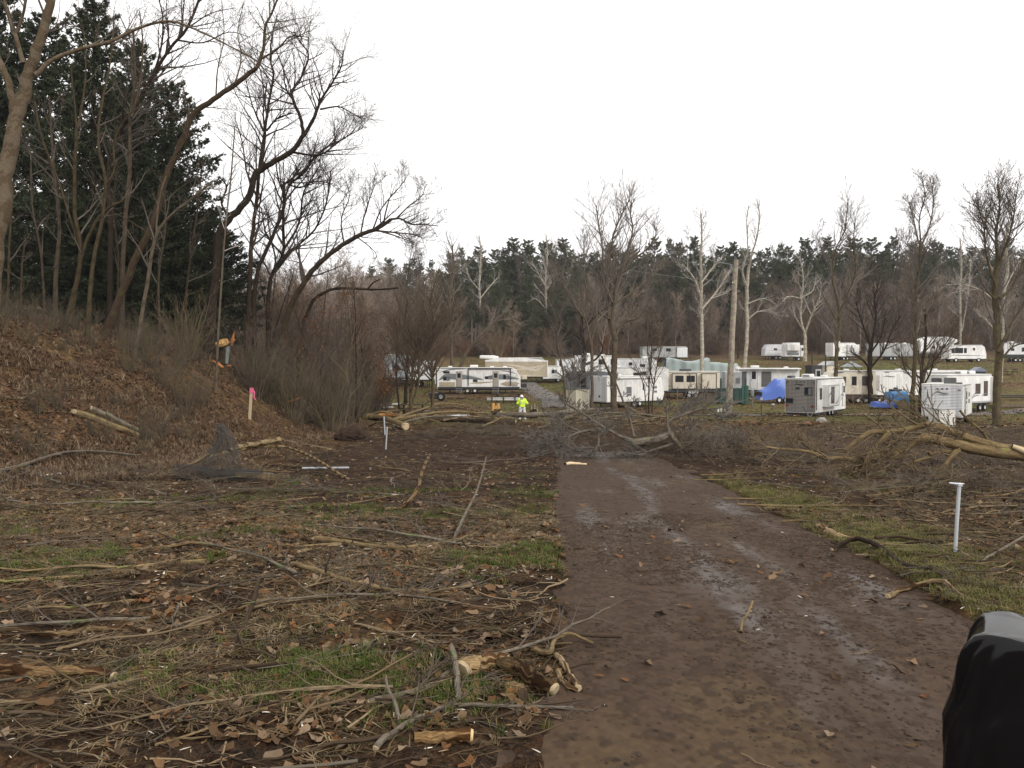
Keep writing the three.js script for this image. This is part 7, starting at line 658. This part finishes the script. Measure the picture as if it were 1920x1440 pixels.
// long felled trunks beyond the mud
function logThing(name, label, pts, r0, r1, barkM, o = {}) { const q = pts.map(([x, y, lift]) => { const a = G(x, y); a.y += (lift || 0); return a; }), base = q[0].clone(), K = -base.z / F, g = thing(name, base, label, o.cat || 'log'); const sp = smoothPts(q.map((a) => a.clone().sub(base)), 5), m = new MB(), n = sp.length, r = RNG(o.seed || 5); const rad = sp.map((_, k) => lerp(r0, r1, k / (n - 1)) * K * (o.fat || 1)); sp.forEach((a, k) => { a.y += rad[k] * 0.75; if (k && k < n - 1) { a.x += rr(r, -0.25, 0.25) * rad[k]; a.y += rr(r, -0.2, 0.3) * rad[k]; a.z += rr(r, -0.25, 0.25) * rad[k]; } a.y = Math.max(a.y, surf(a.x + base.x, a.z + base.z) - base.y + rad[k] * 0.7); }); m.tube(sp, rad, o.sides || 9, true, o.wob || 0.16); m.build(o.part || 'bark', barkM, g);
  if (o.cut !== 0) { for (const e of o.cut || [0]) { const i = e ? n - 1 : 0, j = e ? n - 2 : 1, dir = sp[i].clone().sub(sp[j]).normalize(); const f = new MB().tube([sp[i].clone().addScaledVector(dir, -0.004), sp[i].clone().addScaledVector(dir, rad[i] * 0.35)], [rad[i] * 1.0, rad[i] * 0.82], o.sides || 9, true, 0.25); f.build('cut_end', o.cutM || cutWood, g); } }
  if (o.twigs) { const c = new MB(); sprout(c, sp, rad.map((x) => Math.max(x, 0.006)), o.len || 1.2, o.lv || 2, cfg({ ...lying, tip: o.tip || 0.0028, up: o.up || 0.0, ...o.cfg }), r, 0.15, o.twigs); tag(c.build('twigs', o.twigM || M.twigGrey, g), null, null, null, 'stuff'); } return g; }
logThing('felled_log', 'long felled trunk lying at the far edge of the mud before the worker', [[802, 792], [860, 792], [920, 795], [966, 796]], 6, 5, M.brownBark, { cut: [1], seed: 11, twigs: 10 });
logThing('felled_log', 'olive trunk pointing at the camera with a pale sawn end near the thin pipes', [[676, 784], [705, 788], [735, 796], [760, 806]], 6, 6.5, M.oliveBarkFell, { cut: [1], seed: 12, cutM: std({ color: rgb(0.44, 0.34, 0.21), roughness: 0.8 }) });
logThing('felled_log', 'smooth grey trunk lying behind the worker and running to the right', [[936, 788, 0.25], [990, 790, 0.3], [1040, 786, 0.3], [1100, 778, 0.3], [1150, 772, 0.2]], 5.5, 3, M.feltGrey, { cut: [0], seed: 13, twigs: 18, len: 2 });
logThing('felled_log', 'mossy log behind the grey trunk right of the worker', [[982, 796], [1010, 798], [1052, 800]], 5, 4, M.oliveBarkFell, { cut: [0], seed: 14 });
logThing('felled_pole', 'thin tan trunk stretched across the clearing left of the worker', [[735, 791, 0.1], [790, 790, 0.4], [850, 786, 0.5], [920, 784, 0.3]], 2.6, 2, M.oliveBarkFell, { cut: [0], seed: 15, twigs: 14, len: 1.6, twigM: M.twigTan });
logThing('felled_pole', 'pale leaning pole rising from the sawn trunk toward the picnic tables', [[740, 790, 0.1], [790, 781, 0.5], [840, 774, 0.8], [880, 772, 0.5]], 2.8, 1.6, M.oliveBarkFell, { cut: [0], seed: 16, twigs: 14, len: 2, twigM: M.twigTan });
logThing('felled_pole', 'whitish bare pole arching over the brush right of the cream shed', [[1146, 766, 0.5], [1165, 772, 0.6], [1200, 782, 0.2], [1240, 787, 0.1]], 3, 2, M.feltPale, { cut: [0], seed: 17, twigs: 8 });
logThing('felled_pole', 'light grey pole in the brush below the white trailer end', [[1060, 790, 0.2], [1110, 782, 0.3], [1180, 784, 0.2], [1232, 790]], 2.4, 1.5, M.feltPale, { cut: [0, 1], seed: 18, twigs: 14 });
logThing('felled_pole', 'cream coloured pole lying lowest in the brush behind the fallen tree', [[1010, 806, 0.1], [1080, 800, 0.2], [1160, 796, 0.1]], 2.2, 1.4, M.feltPale, { cut: [0], seed: 19, twigs: 12 });
logThing('felled_pole', 'leaning dry pole at the foot of the double stemmed tree', [[748, 782], [762, 772, 0.4], [776, 762, 0.7]], 3.2, 2.6, M.oliveBarkFell, { cut: 0, seed: 20 });
logThing('orange_chips', 'heap of orange chips and slabs beyond the sawn trunk', [[712, 784], [728, 783, 0.15], [745, 782]], 5, 3, rawOrange, { cut: [0, 1], cutM: freshWood, wob: 0.7, seed: 21, cat: 'wood chips', part: 'slab' });
logThing('orange_splinters', 'yellow splinters on the grass right of the ribbed trailer', [[1606, 778], [1622, 777], [1640, 779]], 1.2, 0.8, cutWood, { cut: 0, wob: 0.8, seed: 22, cat: 'wood chips', part: 'slab' });
logThing('orange_splinters', 'yellow torn slab on the ground at the foot of the big tree', [[1846, 802], [1856, 801], [1868, 803]], 1.4, 1, cutWood, { cut: 0, wob: 0.8, seed: 23, cat: 'wood chips', part: 'slab' });
{ const r = RNG(77), mats = [M.feltPale, M.feltTan, M.feltGrey, M.oliveBarkFell], nm = ['pale', 'tan', 'grey', 'olive'];
  for (let k = 0; k < 26; k++) { const x0 = k < 12 ? rr(r, 690, 900) : rr(r, 900, 1200), y0 = rr(r, 776, 806), L = rr(r, 50, 170), dy = rr(r, -9, 9), i = k % 4; logThing('cut_pole', 'cut ' + nm[i] + ' pole in the tangle ' + (k < 12 ? 'left of the worker' : 'right of the worker') + (y0 > 791 ? ', nearer side' : ', farther side'), [[x0, y0, 0.1], [x0 + L * 0.35, y0 + dy * 0.4 + rr(r, -2, 2), rr(r, 0.15, 0.5)], [x0 + L * 0.7, y0 + dy * 0.7 + rr(r, -2, 2), rr(r, 0.15, 0.6)], [x0 + L, y0 + dy, rr(r, 0.1, 0.4)]], rr(r, 1.3, 2.6), rr(r, 0.8, 1.4), mats[i], { seed: 300 + k, twigs: 7, len: 1.5, cut: [0], twigM: k % 2 ? M.twigTan : M.twigAsh, sides: 6, tip: 0.007, up: 0.03 }).userData.group = 'cut poles around the worker'; } }
// curved saplings bent over the clearing
for (const [k, pts, label] of [[0, [[842, 772], [850, 752, 1.6], [866, 736, 2.6], [886, 728, 2.9]], 'tan sapling arching up before the striped trailer, left one'], [1, [[872, 786], [884, 766, 1.5], [902, 750, 2.5], [925, 744, 2.7]], 'tan sapling arching before the picnic table'], [2, [[908, 784], [930, 770, 0.8], [952, 758, 1.2]], 'broken tan branch sloping up beside the orange stump'], [3, [[800, 786], [808, 766, 1.2], [826, 742, 2.4]], 'thin tan sapling slanting up in front of the single trunk']]) { const base = G(pts[0][0], pts[0][1]), d = -base.z, g = thing('bent_sapling', base, label, 'sapling'), sp = smoothPts(pts.map(([x, y], i) => i ? P(x, y, d).sub(base) : V(0, -0.1, 0)), 5), rad = sp.map((_, i) => (1.5 - 0.09 * i * 15 / sp.length) * d / F * 0.8), m = new MB().tube(sp, rad.map((x) => Math.max(x, 0.008)), 6); m.build('stem', M.oliveBarkFell, g); const c = new MB(); sprout(c, sp, rad.map((x) => Math.max(0.008, x)), 1.3, 2, cfg({ depth: 3, tip: 0.007 }), RNG(60 + k), 0.4, 6); tag(c.build('twigs', M.twigTan, g), null, null, null, 'stuff'); }
// ---------- brush ----------
{ const protos = []; for (let k = 0; k < 4; k++) { const r = RNG(940 + k), b = new MB(); grow(b, V(-0.9, 0.05, 0), V(1, rr(r, 0.15, 0.4), rr(r, -0.2, 0.2)), 1.9, 0.026, 2, cfg({ depth: 4, kids: [5, 8, 7, 5], tip: 0.0075, up: 0.0, wiggle: 0.22, ang: [0.35, 0.95], ratio: 0.55 }), r); protos.push(b.geometry()); }
  const zone = (x, d) => { const n = fbm(x * 0.4 + 3, d * 0.4, 3); let w = 0; w = Math.max(w, 1.0 * Math.exp(-(((x - 5.6) / 4.4) ** 2 + ((d - 30) / 3.6) ** 2))); w = Math.max(w, 0.22 * Math.exp(-(((x - 15) / 5.5) ** 2 + ((d - 26) / 4.5) ** 2))); w = Math.max(w, 0.5 * Math.exp(-(((x - 3) / 8) ** 2 + ((d - 45) / 6) ** 2))); w = Math.max(w, 0.55 * Math.exp(-(((x - 22) / 9) ** 2 + ((d - 38) / 8) ** 2))); w = Math.max(w, 0.14 * Math.exp(-(((x + 9.5) / 3) ** 2 + ((d - 19) / 4) ** 2))); w = Math.max(w, 0.3 * Math.exp(-(((x - 11) / 3) ** 2 + ((d - 15) / 3.4) ** 2))); w = Math.max(w, 0.05 * (x < roadL(d) && d < 20 && d > 5 ? 1 : 0)); return w * sm(0.3, 0.55, n); };
  protos.forEach((geo, k) => scatter('brush', ['grey brown brushwood heaped around the felled tree', 'tangled brown brushwood spread over the cleared ground', 'fine twiggy brush lying right of the lane', 'dark brushwood at the far edge of the mud'][k], geo, twigMat, 300, 950 + k, (r) => { const d = r() < 0.1 ? rr(r, 5, 20) : rr(r, 13, 52), x = d < 13 ? -r() * 0.68 * d : rr(r, -0.66, 0.74) * d; if (d < 26 && roadness(x, d) > 0.05) return null; if (d < 24 && x > -0.4 && x < roadL(d) + ROADW + 0.8) return null; if (r() > zone(x, d)) return null; const s = rr(r, 0.6, 1.35) * (d < 13 ? 0.4 : 1); return { x, z: -d, s, sy: s * rr(r, 0.2, 0.5) * (d < 20 ? 0.5 : 1) * Math.exp(-(((x - 5.6) / 5) ** 2)) + 0.16 * s, rz: rr(r, -0.05, 0.12), up: 0.02 }; }, [[0.085, 0.066, 0.05], [0.075, 0.054, 0.039], [0.105, 0.088, 0.07], [0.085, 0.056, 0.038], [0.12, 0.095, 0.06]])); }
// ---------- branches in the foreground ----------
const FB = (label, pts, r0, r1, mat, o = {}) => logThing('fallen_branch', label, pts, r0, r1, mat, { cat: 'branch', sides: 7, cut: [0], tip: 0.0026, fat: 1.15, ...o });
FB('curved tan branch entering from the left edge, pointing right', [[-30, 1186], [40, 1183], [80, 1193], [130, 1194], [190, 1183], [280, 1189]], 4.5, 6, M.feltTan, { seed: 201, twigs: 5, len: 0.4, cut: [1] });
FB('thick stripped tan log at the left edge', [[-40, 1248], [30, 1262], [90, 1270], [160, 1268], [212, 1275]], 11, 8, std({ map: strip3, color: rgb(0.241, 0.176, 0.122), roughness: 0.85, bumpMap: strip3, bumpScale: 0.012 }), { seed: 202, cut: [1], wob: 0.3 });
FB('smooth grey tan branch sloping up from the lower left edge', [[-30, 1325], [60, 1318], [150, 1304], [230, 1285], [292, 1270]], 6, 4, M.feltPale, { seed: 203, twigs: 4, len: 0.35 });
FB('broken light branch lying left of the middle foreground', [[352, 1188], [400, 1168], [470, 1140], [538, 1122]], 5, 5, M.feltTan, { seed: 204, cut: [1], twigs: 4, len: 0.3, cutM: std({ color: rgb(0.38, 0.30, 0.20), roughness: 0.8 }) });
FB('crooked brown stick crossing the broken light branch', [[434, 1216], [448, 1196], [460, 1170], [474, 1145, 0.05], [486, 1114, 0.12]], 4, 4.5, M.brownBark, { seed: 205 });
FB('long split branch with pale peeled end crossing the cleared ground', [[592, 1018, 0.02], [640, 1022], [700, 1028], [762, 1030], [830, 1020], [905, 1006]], 5.5, 2, M.oliveBarkFell, { seed: 206, cutM: std({ color: rgb(0.38, 0.30, 0.20), roughness: 0.8 }), twigs: 18, len: 0.9 });
FB('upturned curved stick with a pale broken tip', [[720, 958], [752, 955, 0.02], [778, 945, 0.15], [792, 922, 0.4], [806, 904, 0.6]], 3, 3.5, M.feltTan, { seed: 207, cut: [1], cutM: std({ color: rgb(0.38, 0.30, 0.20), roughness: 0.8 }) });
FB('grey forked twig standing up from the branch heap', [[852, 1012], [868, 995, 0.15], [890, 968, 0.3], [903, 945, 0.5], [912, 925, 0.7]], 3, 1.6, M.feltGrey, { seed: 208, twigs: 4, len: 0.4 });
FB('long dark olive branch lying across the middle of the clearing', [[548, 1062], [600, 1076], [650, 1092], [720, 1108], [800, 1112], [885, 1100]], 5, 2, M.oliveBarkFell, { seed: 209, twigs: 26, len: 1.0 });
FB('grey branch curling below the long dark olive one', [[600, 1148], [650, 1130], [700, 1118], [760, 1118], [860, 1132]], 2.5, 2, M.feltGrey, { seed: 210, twigs: 16, len: 0.8 });
FB('grey forked branch in the lower middle, its long arm pointing at the lane', [[704, 1408], [752, 1368], [800, 1346], [858, 1326], [950, 1327], [1075, 1329]], 6, 3, M.feltGrey, { seed: 211, twigs: 7, len: 0.7, cut: [0] });
FB('grey twisted branch crossing behind the lower forked one', [[692, 1322], [760, 1306], [802, 1292], [846, 1262], [880, 1238], [950, 1226]], 6, 4, M.feltGrey, { seed: 212, twigs: 6, len: 0.5 });
FB('short grey limb joining the two forked branches', [[860, 1322], [858, 1292, 0.04], [853, 1262, 0.08], [846, 1240, 0.1]], 6, 5, M.feltGrey, { seed: 213, cut: 0 });
FB('thin curved grey twig left of the lower forked branch', [[750, 1362], [742, 1340, 0.05], [726, 1312, 0.08], [724, 1296, 0.1]], 4, 2, M.feltGrey, { seed: 214, cut: 0 });
FB('stripped yellow log beside the left edge of the lane', [[868, 1268], [905, 1256], [948, 1250]], 17, 13, std({ map: strip3, color: rgb(0.341, 0.271, 0.194), roughness: 0.85, bumpMap: strip3, bumpScale: 0.012 }), { seed: 215, cut: [0, 1], wob: 0.4 });
FB('dark rotten log lying next to the stripped yellow one', [[945, 1256], [975, 1272], [1005, 1288], [1038, 1304]], 15, 12, std({ map: strip3, color: rgb(0.105, 0.078, 0.052), roughness: 0.95, bumpMap: strip3, bumpScale: 0.02 }), { seed: 216, cut: [1], wob: 0.55 });
FB('short pale chunk of wood below the dark rotten log', [[955, 1296], [975, 1298], [990, 1302]], 9, 6, std({ map: strip3, color: rgb(0.243, 0.188, 0.139), roughness: 0.85, bumpMap: strip3, bumpScale: 0.012 }), { seed: 217, wob: 0.4 });
FB('whitish split branch hooked at the edge of the lane', [[1042, 1232], [1058, 1250], [1068, 1276], [1084, 1296]], 5, 6, std({ map: strip3, color: rgb(0.341, 0.294, 0.238), roughness: 0.8, bumpMap: strip3, bumpScale: 0.012 }), { seed: 218, cut: [1], wob: 0.35 });
FB('second pale prong of the hooked branch by the lane', [[1046, 1262], [1052, 1280], [1068, 1292], [1082, 1298]], 5, 4, std({ map: strip3, color: rgb(0.296, 0.244, 0.192), roughness: 0.8, bumpMap: strip3, bumpScale: 0.012 }), { seed: 219, cut: 0, wob: 0.3 });
FB('olive crooked branch poking onto the lane', [[1000, 1222], [1030, 1236, 0.03], [1042, 1214, 0.06], [1070, 1206, 0.06], [1112, 1208]], 5, 2.4, M.oliveBarkFell, { seed: 220, twigs: 4, len: 0.35 });
FB('broken orange log at the bottom of the clearing', [[776, 1390], [830, 1392], [882, 1390]], 9, 13, std({ map: strip3, color: rgb(0.275, 0.196, 0.123), roughness: 0.85, bumpMap: strip3, bumpScale: 0.012 }), { seed: 221, cut: [1], wob: 0.5, cutM: std({ color: rgb(0.65, 0.48, 0.25), roughness: 0.8 }) });
FB('long grey branch sweeping left of the wire heap', [[-20, 896, 0.05], [60, 880, 0.15], [110, 866, 0.2], [160, 857, 0.15], [290, 858]], 3.4, 2, M.feltGrey, { seed: 222, twigs: 14, len: 1.0 });
FB('forked grey branch below the sweeping one at the left', [[40, 886], [74, 894], [104, 906], [168, 916]], 4, 2, M.feltGrey, { seed: 223, twigs: 10, len: 0.9 });
FB('pale trunk piece lying on the bank slope at the left', [[138, 778], [180, 792], [225, 808], [262, 822]], 6, 5, M.oliveBarkFell, { seed: 224 });
FB('second trunk piece lying parallel on the bank slope', [[170, 770], [215, 790], [262, 812]], 5, 4, M.feltGrey, { seed: 225 });
FB('brown branch lying across the upper bank at the far left', [[-10, 742], [40, 750], [72, 734]], 3.5, 2, M.feltPale, { seed: 226, twigs: 4, len: 0.8 });
FB('long tan pole arching over the wire heap', [[372, 872, 0.1], [450, 862, 0.3], [520, 858, 0.35], [562, 866, 0.3], [610, 884, 0.15], [642, 896]], 3, 2, std({ map: strip3, color: rgb(0.309, 0.262, 0.195), roughness: 0.85, bumpMap: strip3, bumpScale: 0.012 }), { seed: 227, twigs: 3, len: 0.7 });
FB('split pale plank like limb resting on the wire heap', [[430, 868, 0.35], [475, 862, 0.45], [524, 856, 0.5]], 3.5, 5.5, std({ map: strip3, color: rgb(0.300, 0.267, 0.205), roughness: 0.85, bumpMap: strip3, bumpScale: 0.012 }), { seed: 228, cut: [1], wob: 0.5 });
FB('splintered white and yellow limb on the grass verge right of the lane', [[1536, 992], [1556, 1004], [1578, 1012], [1612, 1016], [1662, 1028]], 6, 3.5, std({ map: strip3, color: rgb(0.358, 0.301, 0.230), roughness: 0.8, bumpMap: strip3, bumpScale: 0.012 }), { seed: 229, wob: 0.6 });
FB('dark curved branch on the verge below the splintered limb', [[1560, 1034], [1600, 1026, 0.08], [1640, 1036, 0.08], [1690, 1062], [1742, 1076]], 3.5, 5, M.darkBark, { seed: 230, twigs: 5, len: 0.5 });
FB('long pale branch whose broken end juts over the lane at the right', [[1664, 1122], [1700, 1108], [1760, 1102, 0.05], [1806, 1124], [1850, 1140], [1906, 1152]], 5, 3, std({ map: strip3, color: rgb(0.258, 0.212, 0.163), roughness: 0.85, bumpMap: strip3, bumpScale: 0.012 }), { seed: 231, twigs: 5, len: 0.4 });
FB('dark forked branch on the verge nearest the standing pipe', [[1732, 1062], [1760, 1082], [1800, 1098], [1852, 1106]], 5, 3, M.brownBark, { seed: 232, twigs: 8, len: 0.6 });
FB('thin grey pole slanting up to the right edge', [[1830, 1062], [1868, 1046, 0.05], [1930, 1018, 0.1]], 2.6, 2.6, M.feltGrey, { seed: 233 });
FB('small forked stick standing on the lane', [[1389, 1187], [1392, 1178, 0.04], [1402, 1170, 0.08], [1411, 1160, 0.14]], 2.2, 2.2, M.oliveBarkFell, { seed: 234, cut: [1], cutM: std({ color: rgb(0.38, 0.30, 0.20), roughness: 0.8 }) });
FB('tan stick lying along the left verge beside the lane', [[560, 1038], [600, 1030], [640, 1024]], 3.6, 3, std({ map: strip3, color: rgb(0.322, 0.275, 0.218), roughness: 0.85, bumpMap: strip3, bumpScale: 0.012 }), { seed: 235 });
FB('pale slivers beyond the end of the lane', [[1060, 872], [1078, 871], [1100, 872]], 2.6, 1.5, std({ color: rgb(0.62, 0.48, 0.3), roughness: 0.8 }), { seed: 236, cut: 0, wob: 0.6 });
// loose branches that nothing tells apart
{ const r = RNG(991), mats = [M.feltGrey, M.brownBark, M.oliveBarkFell, M.feltTan, M.feltPale], tw = [M.twigGrey, M.twigBrown, M.twigTan, M.twigGrey, M.twigTan], src = []; const L = ['grey', 'brown', 'olive', 'tan', 'pale'].map((c) => 'loose ' + c + ' branch ');
  for (let k = 0; k < 150; k++) { let x, d; for (let t = 0; t < 40; t++) { d = r() < 0.6 ? rr(r, 4.4, 16) : rr(r, 12, 34); x = frustX(r, d); if (roadness(x, d) < 0.05 && bank(x, d) < 1.2 && !(x > 0.3 && x < roadL(d) + ROADW + 0.3 && d < 25)) break; x = -3; }
    const where = x > roadL(d) + 1 ? (d < 18 ? 'on the verge right of the lane' : 'in the mud right of the lane') : x < -0.35 * d ? (d < 9 ? 'in the lower left foreground' : d < 16 ? 'on the ground at the left' : 'below the wire heap and bank') : d < 7 ? 'in the foreground beside the lane' : d < 12 ? 'in the litter halfway along the lane' : d < 20 ? 'in the litter left of the lane end' : 'on the bare mud ahead', lb = L[k % 5] + where; const i = k % 5, p = V(x, surf(x, -d), -d), s = rr(r, 0.45, 1.25) * (1 + d / 60); if (src[i]) copyOf(src[i], p, rr(r, -0.7, 0.7) + (r() < 0.5 ? Math.PI : 0), V(s, s * rr(r, 0.6, 1), s), lb); else { const rs = RNG(995 + i), g = src[i] = thing('loose_branch', p, lb, 'branch', 'loose branches of the clearing'), pts = []; const q = V(-0.8, 0.02, 0); for (let j = 0; j <= 8; j++) { pts.push(q.clone()); q.x += 0.2; q.y = Math.max(0.015, q.y + rr(rs, -0.03, 0.035)); q.z += rr(rs, -0.07, 0.07); } const rad = pts.map((_, j) => 0.02 * (1 - 0.085 * j)); new MB().tube(pts, rad, 6, true, 0.2).build('bark', mats[i], g); const c = new MB(); sprout(c, pts, rad, 0.75, 2, cfg({ ...lying, tip: 0.0022, up: 0.01 }), rs, 0.1, 9); tag(c.build('twigs', tw[i], g), null, null, null, 'stuff'); g.scale.setScalar(s); } } }
// ---------- black plastic cover in the corner ----------
{ const g = thing('black_cover', V(1.55, 0, -2.15), 'glossy black plastic cover wrapped over a machine in the lower right corner', 'plastic cover'), rows = [], n = 110, m = 120; const d0 = 1.78, K = d0 / F;
  const left = [[1440, 1776], [1400, 1778], [1360, 1782], [1335, 1792], [1310, 1800], [1280, 1806], [1250, 1812], [1225, 1818], [1205, 1828], [1190, 1838], [1180, 1848]];
  const edge = (y) => { const py = 680 + (EYE - y) / d0 * F; if (py > 1440) return ((1776 + (1440 - py) * 0.02) - 960) * K; for (let k = 0; k < left.length - 1; k++) if (py <= left[k][0] && py >= left[k + 1][0]) return (lerp(left[k][1], left[k + 1][1], (left[k][0] - py) / (left[k][0] - left[k + 1][0])) - 960) * K; return (1848 - 960) * K; };
  const topY = EYE - (1192 - 680) * K, pos = [], uv = [], idx = [];
  for (let j = 0; j <= n; j++) { const t = j / n, over = t > 0.8, y = over ? topY + 0.012 * sm(0.8, 1, t) : lerp(0.0, topY, t / 0.8), e = edge(Math.min(y, topY - 0.001)), sh = over ? 1 - sm(0.8, 1.0, t) * 0.92 : 1; const x0 = e, x1 = e + 1.2, zf = -1.78, zb = -2.0, cx = (x0 + x1) / 2, cz = (zf + zb) / 2;
    for (let i = 0; i <= m; i++) { const a = i / m * Math.PI * 2, ca = Math.cos(a), sa = Math.sin(a), p = 0.2, rx = (x1 - x0) / 2 * sh, rz = (zf - zb) / 2 * sh; let X = cx + Math.sign(ca) * Math.pow(Math.abs(ca), p) * rx, Z = cz + Math.sign(sa) * Math.pow(Math.abs(sa), p) * rz; const w = over ? 0.2 : 1, fold = 0.028 * (fbm(a * 2.2 + y * 1.2, y * 3.2, 3) - 0.5) + 0.01 * Math.pow(Math.abs(vn(a * 5 + y * 4, y * 5 - a * 2) - 0.5) * 2, 0.7) + 0.006 * Math.abs(Math.sin(y * 7 + a * 5 + 2 * fbm(a * 2, y * 2, 2))); X += ca * fold * w; Z += sa * fold * w; { const a0 = 0.56, ox = 0.97, oz = -1.78, dx = X - ox, dz = Z - oz; X = ox + dx * Math.cos(a0) - dz * Math.sin(a0); Z = oz + dx * Math.sin(a0) + dz * Math.cos(a0); } pos.push(X - 1.55, y + (over ? 0.012 * Math.sin(X * 16 + Z * 9) + 0.02 * (fbm(X * 7, Z * 7, 3) - 0.5) : 0), Z + 2.15); uv.push(i / m, t); } }
  for (let j = 0; j < n; j++) for (let i = 0; i < m; i++) { const k = j * (m + 1) + i; idx.push(k, k + m + 1, k + 1, k + 1, k + m + 1, k + m + 2); }
  const geo = new THREE.BufferGeometry(); geo.setAttribute('position', new THREE.Float32BufferAttribute(pos, 3)); geo.setAttribute('uv', new THREE.Float32BufferAttribute(uv, 2)); geo.setIndex(idx); geo.computeVertexNormals(); part('sheet', geo, new THREE.MeshPhysicalMaterial({ color: rgb(0.008, 0.0076, 0.008), roughness: 0.16, specularIntensity: 0.4, side: THREE.DoubleSide }), g);
  const seam = []; for (let k = 0; k <= 10; k++) { const t = k / 10, w = 0.05 + 0.6 * t; seam.push(V(edge(topY - 0.01) + w * Math.cos(0.56) - 1.55, topY - 0.012 - 0.05 * t + 0.01 * Math.sin(t * 9), -1.795 + w * Math.sin(0.56) + 2.15)); } new MB().tube(seam, 0.012, 6).build('fold', std({ color: rgb(0.02, 0.02, 0.022), roughness: 0.15 }), g);
}
renderer.render(scene, camera);
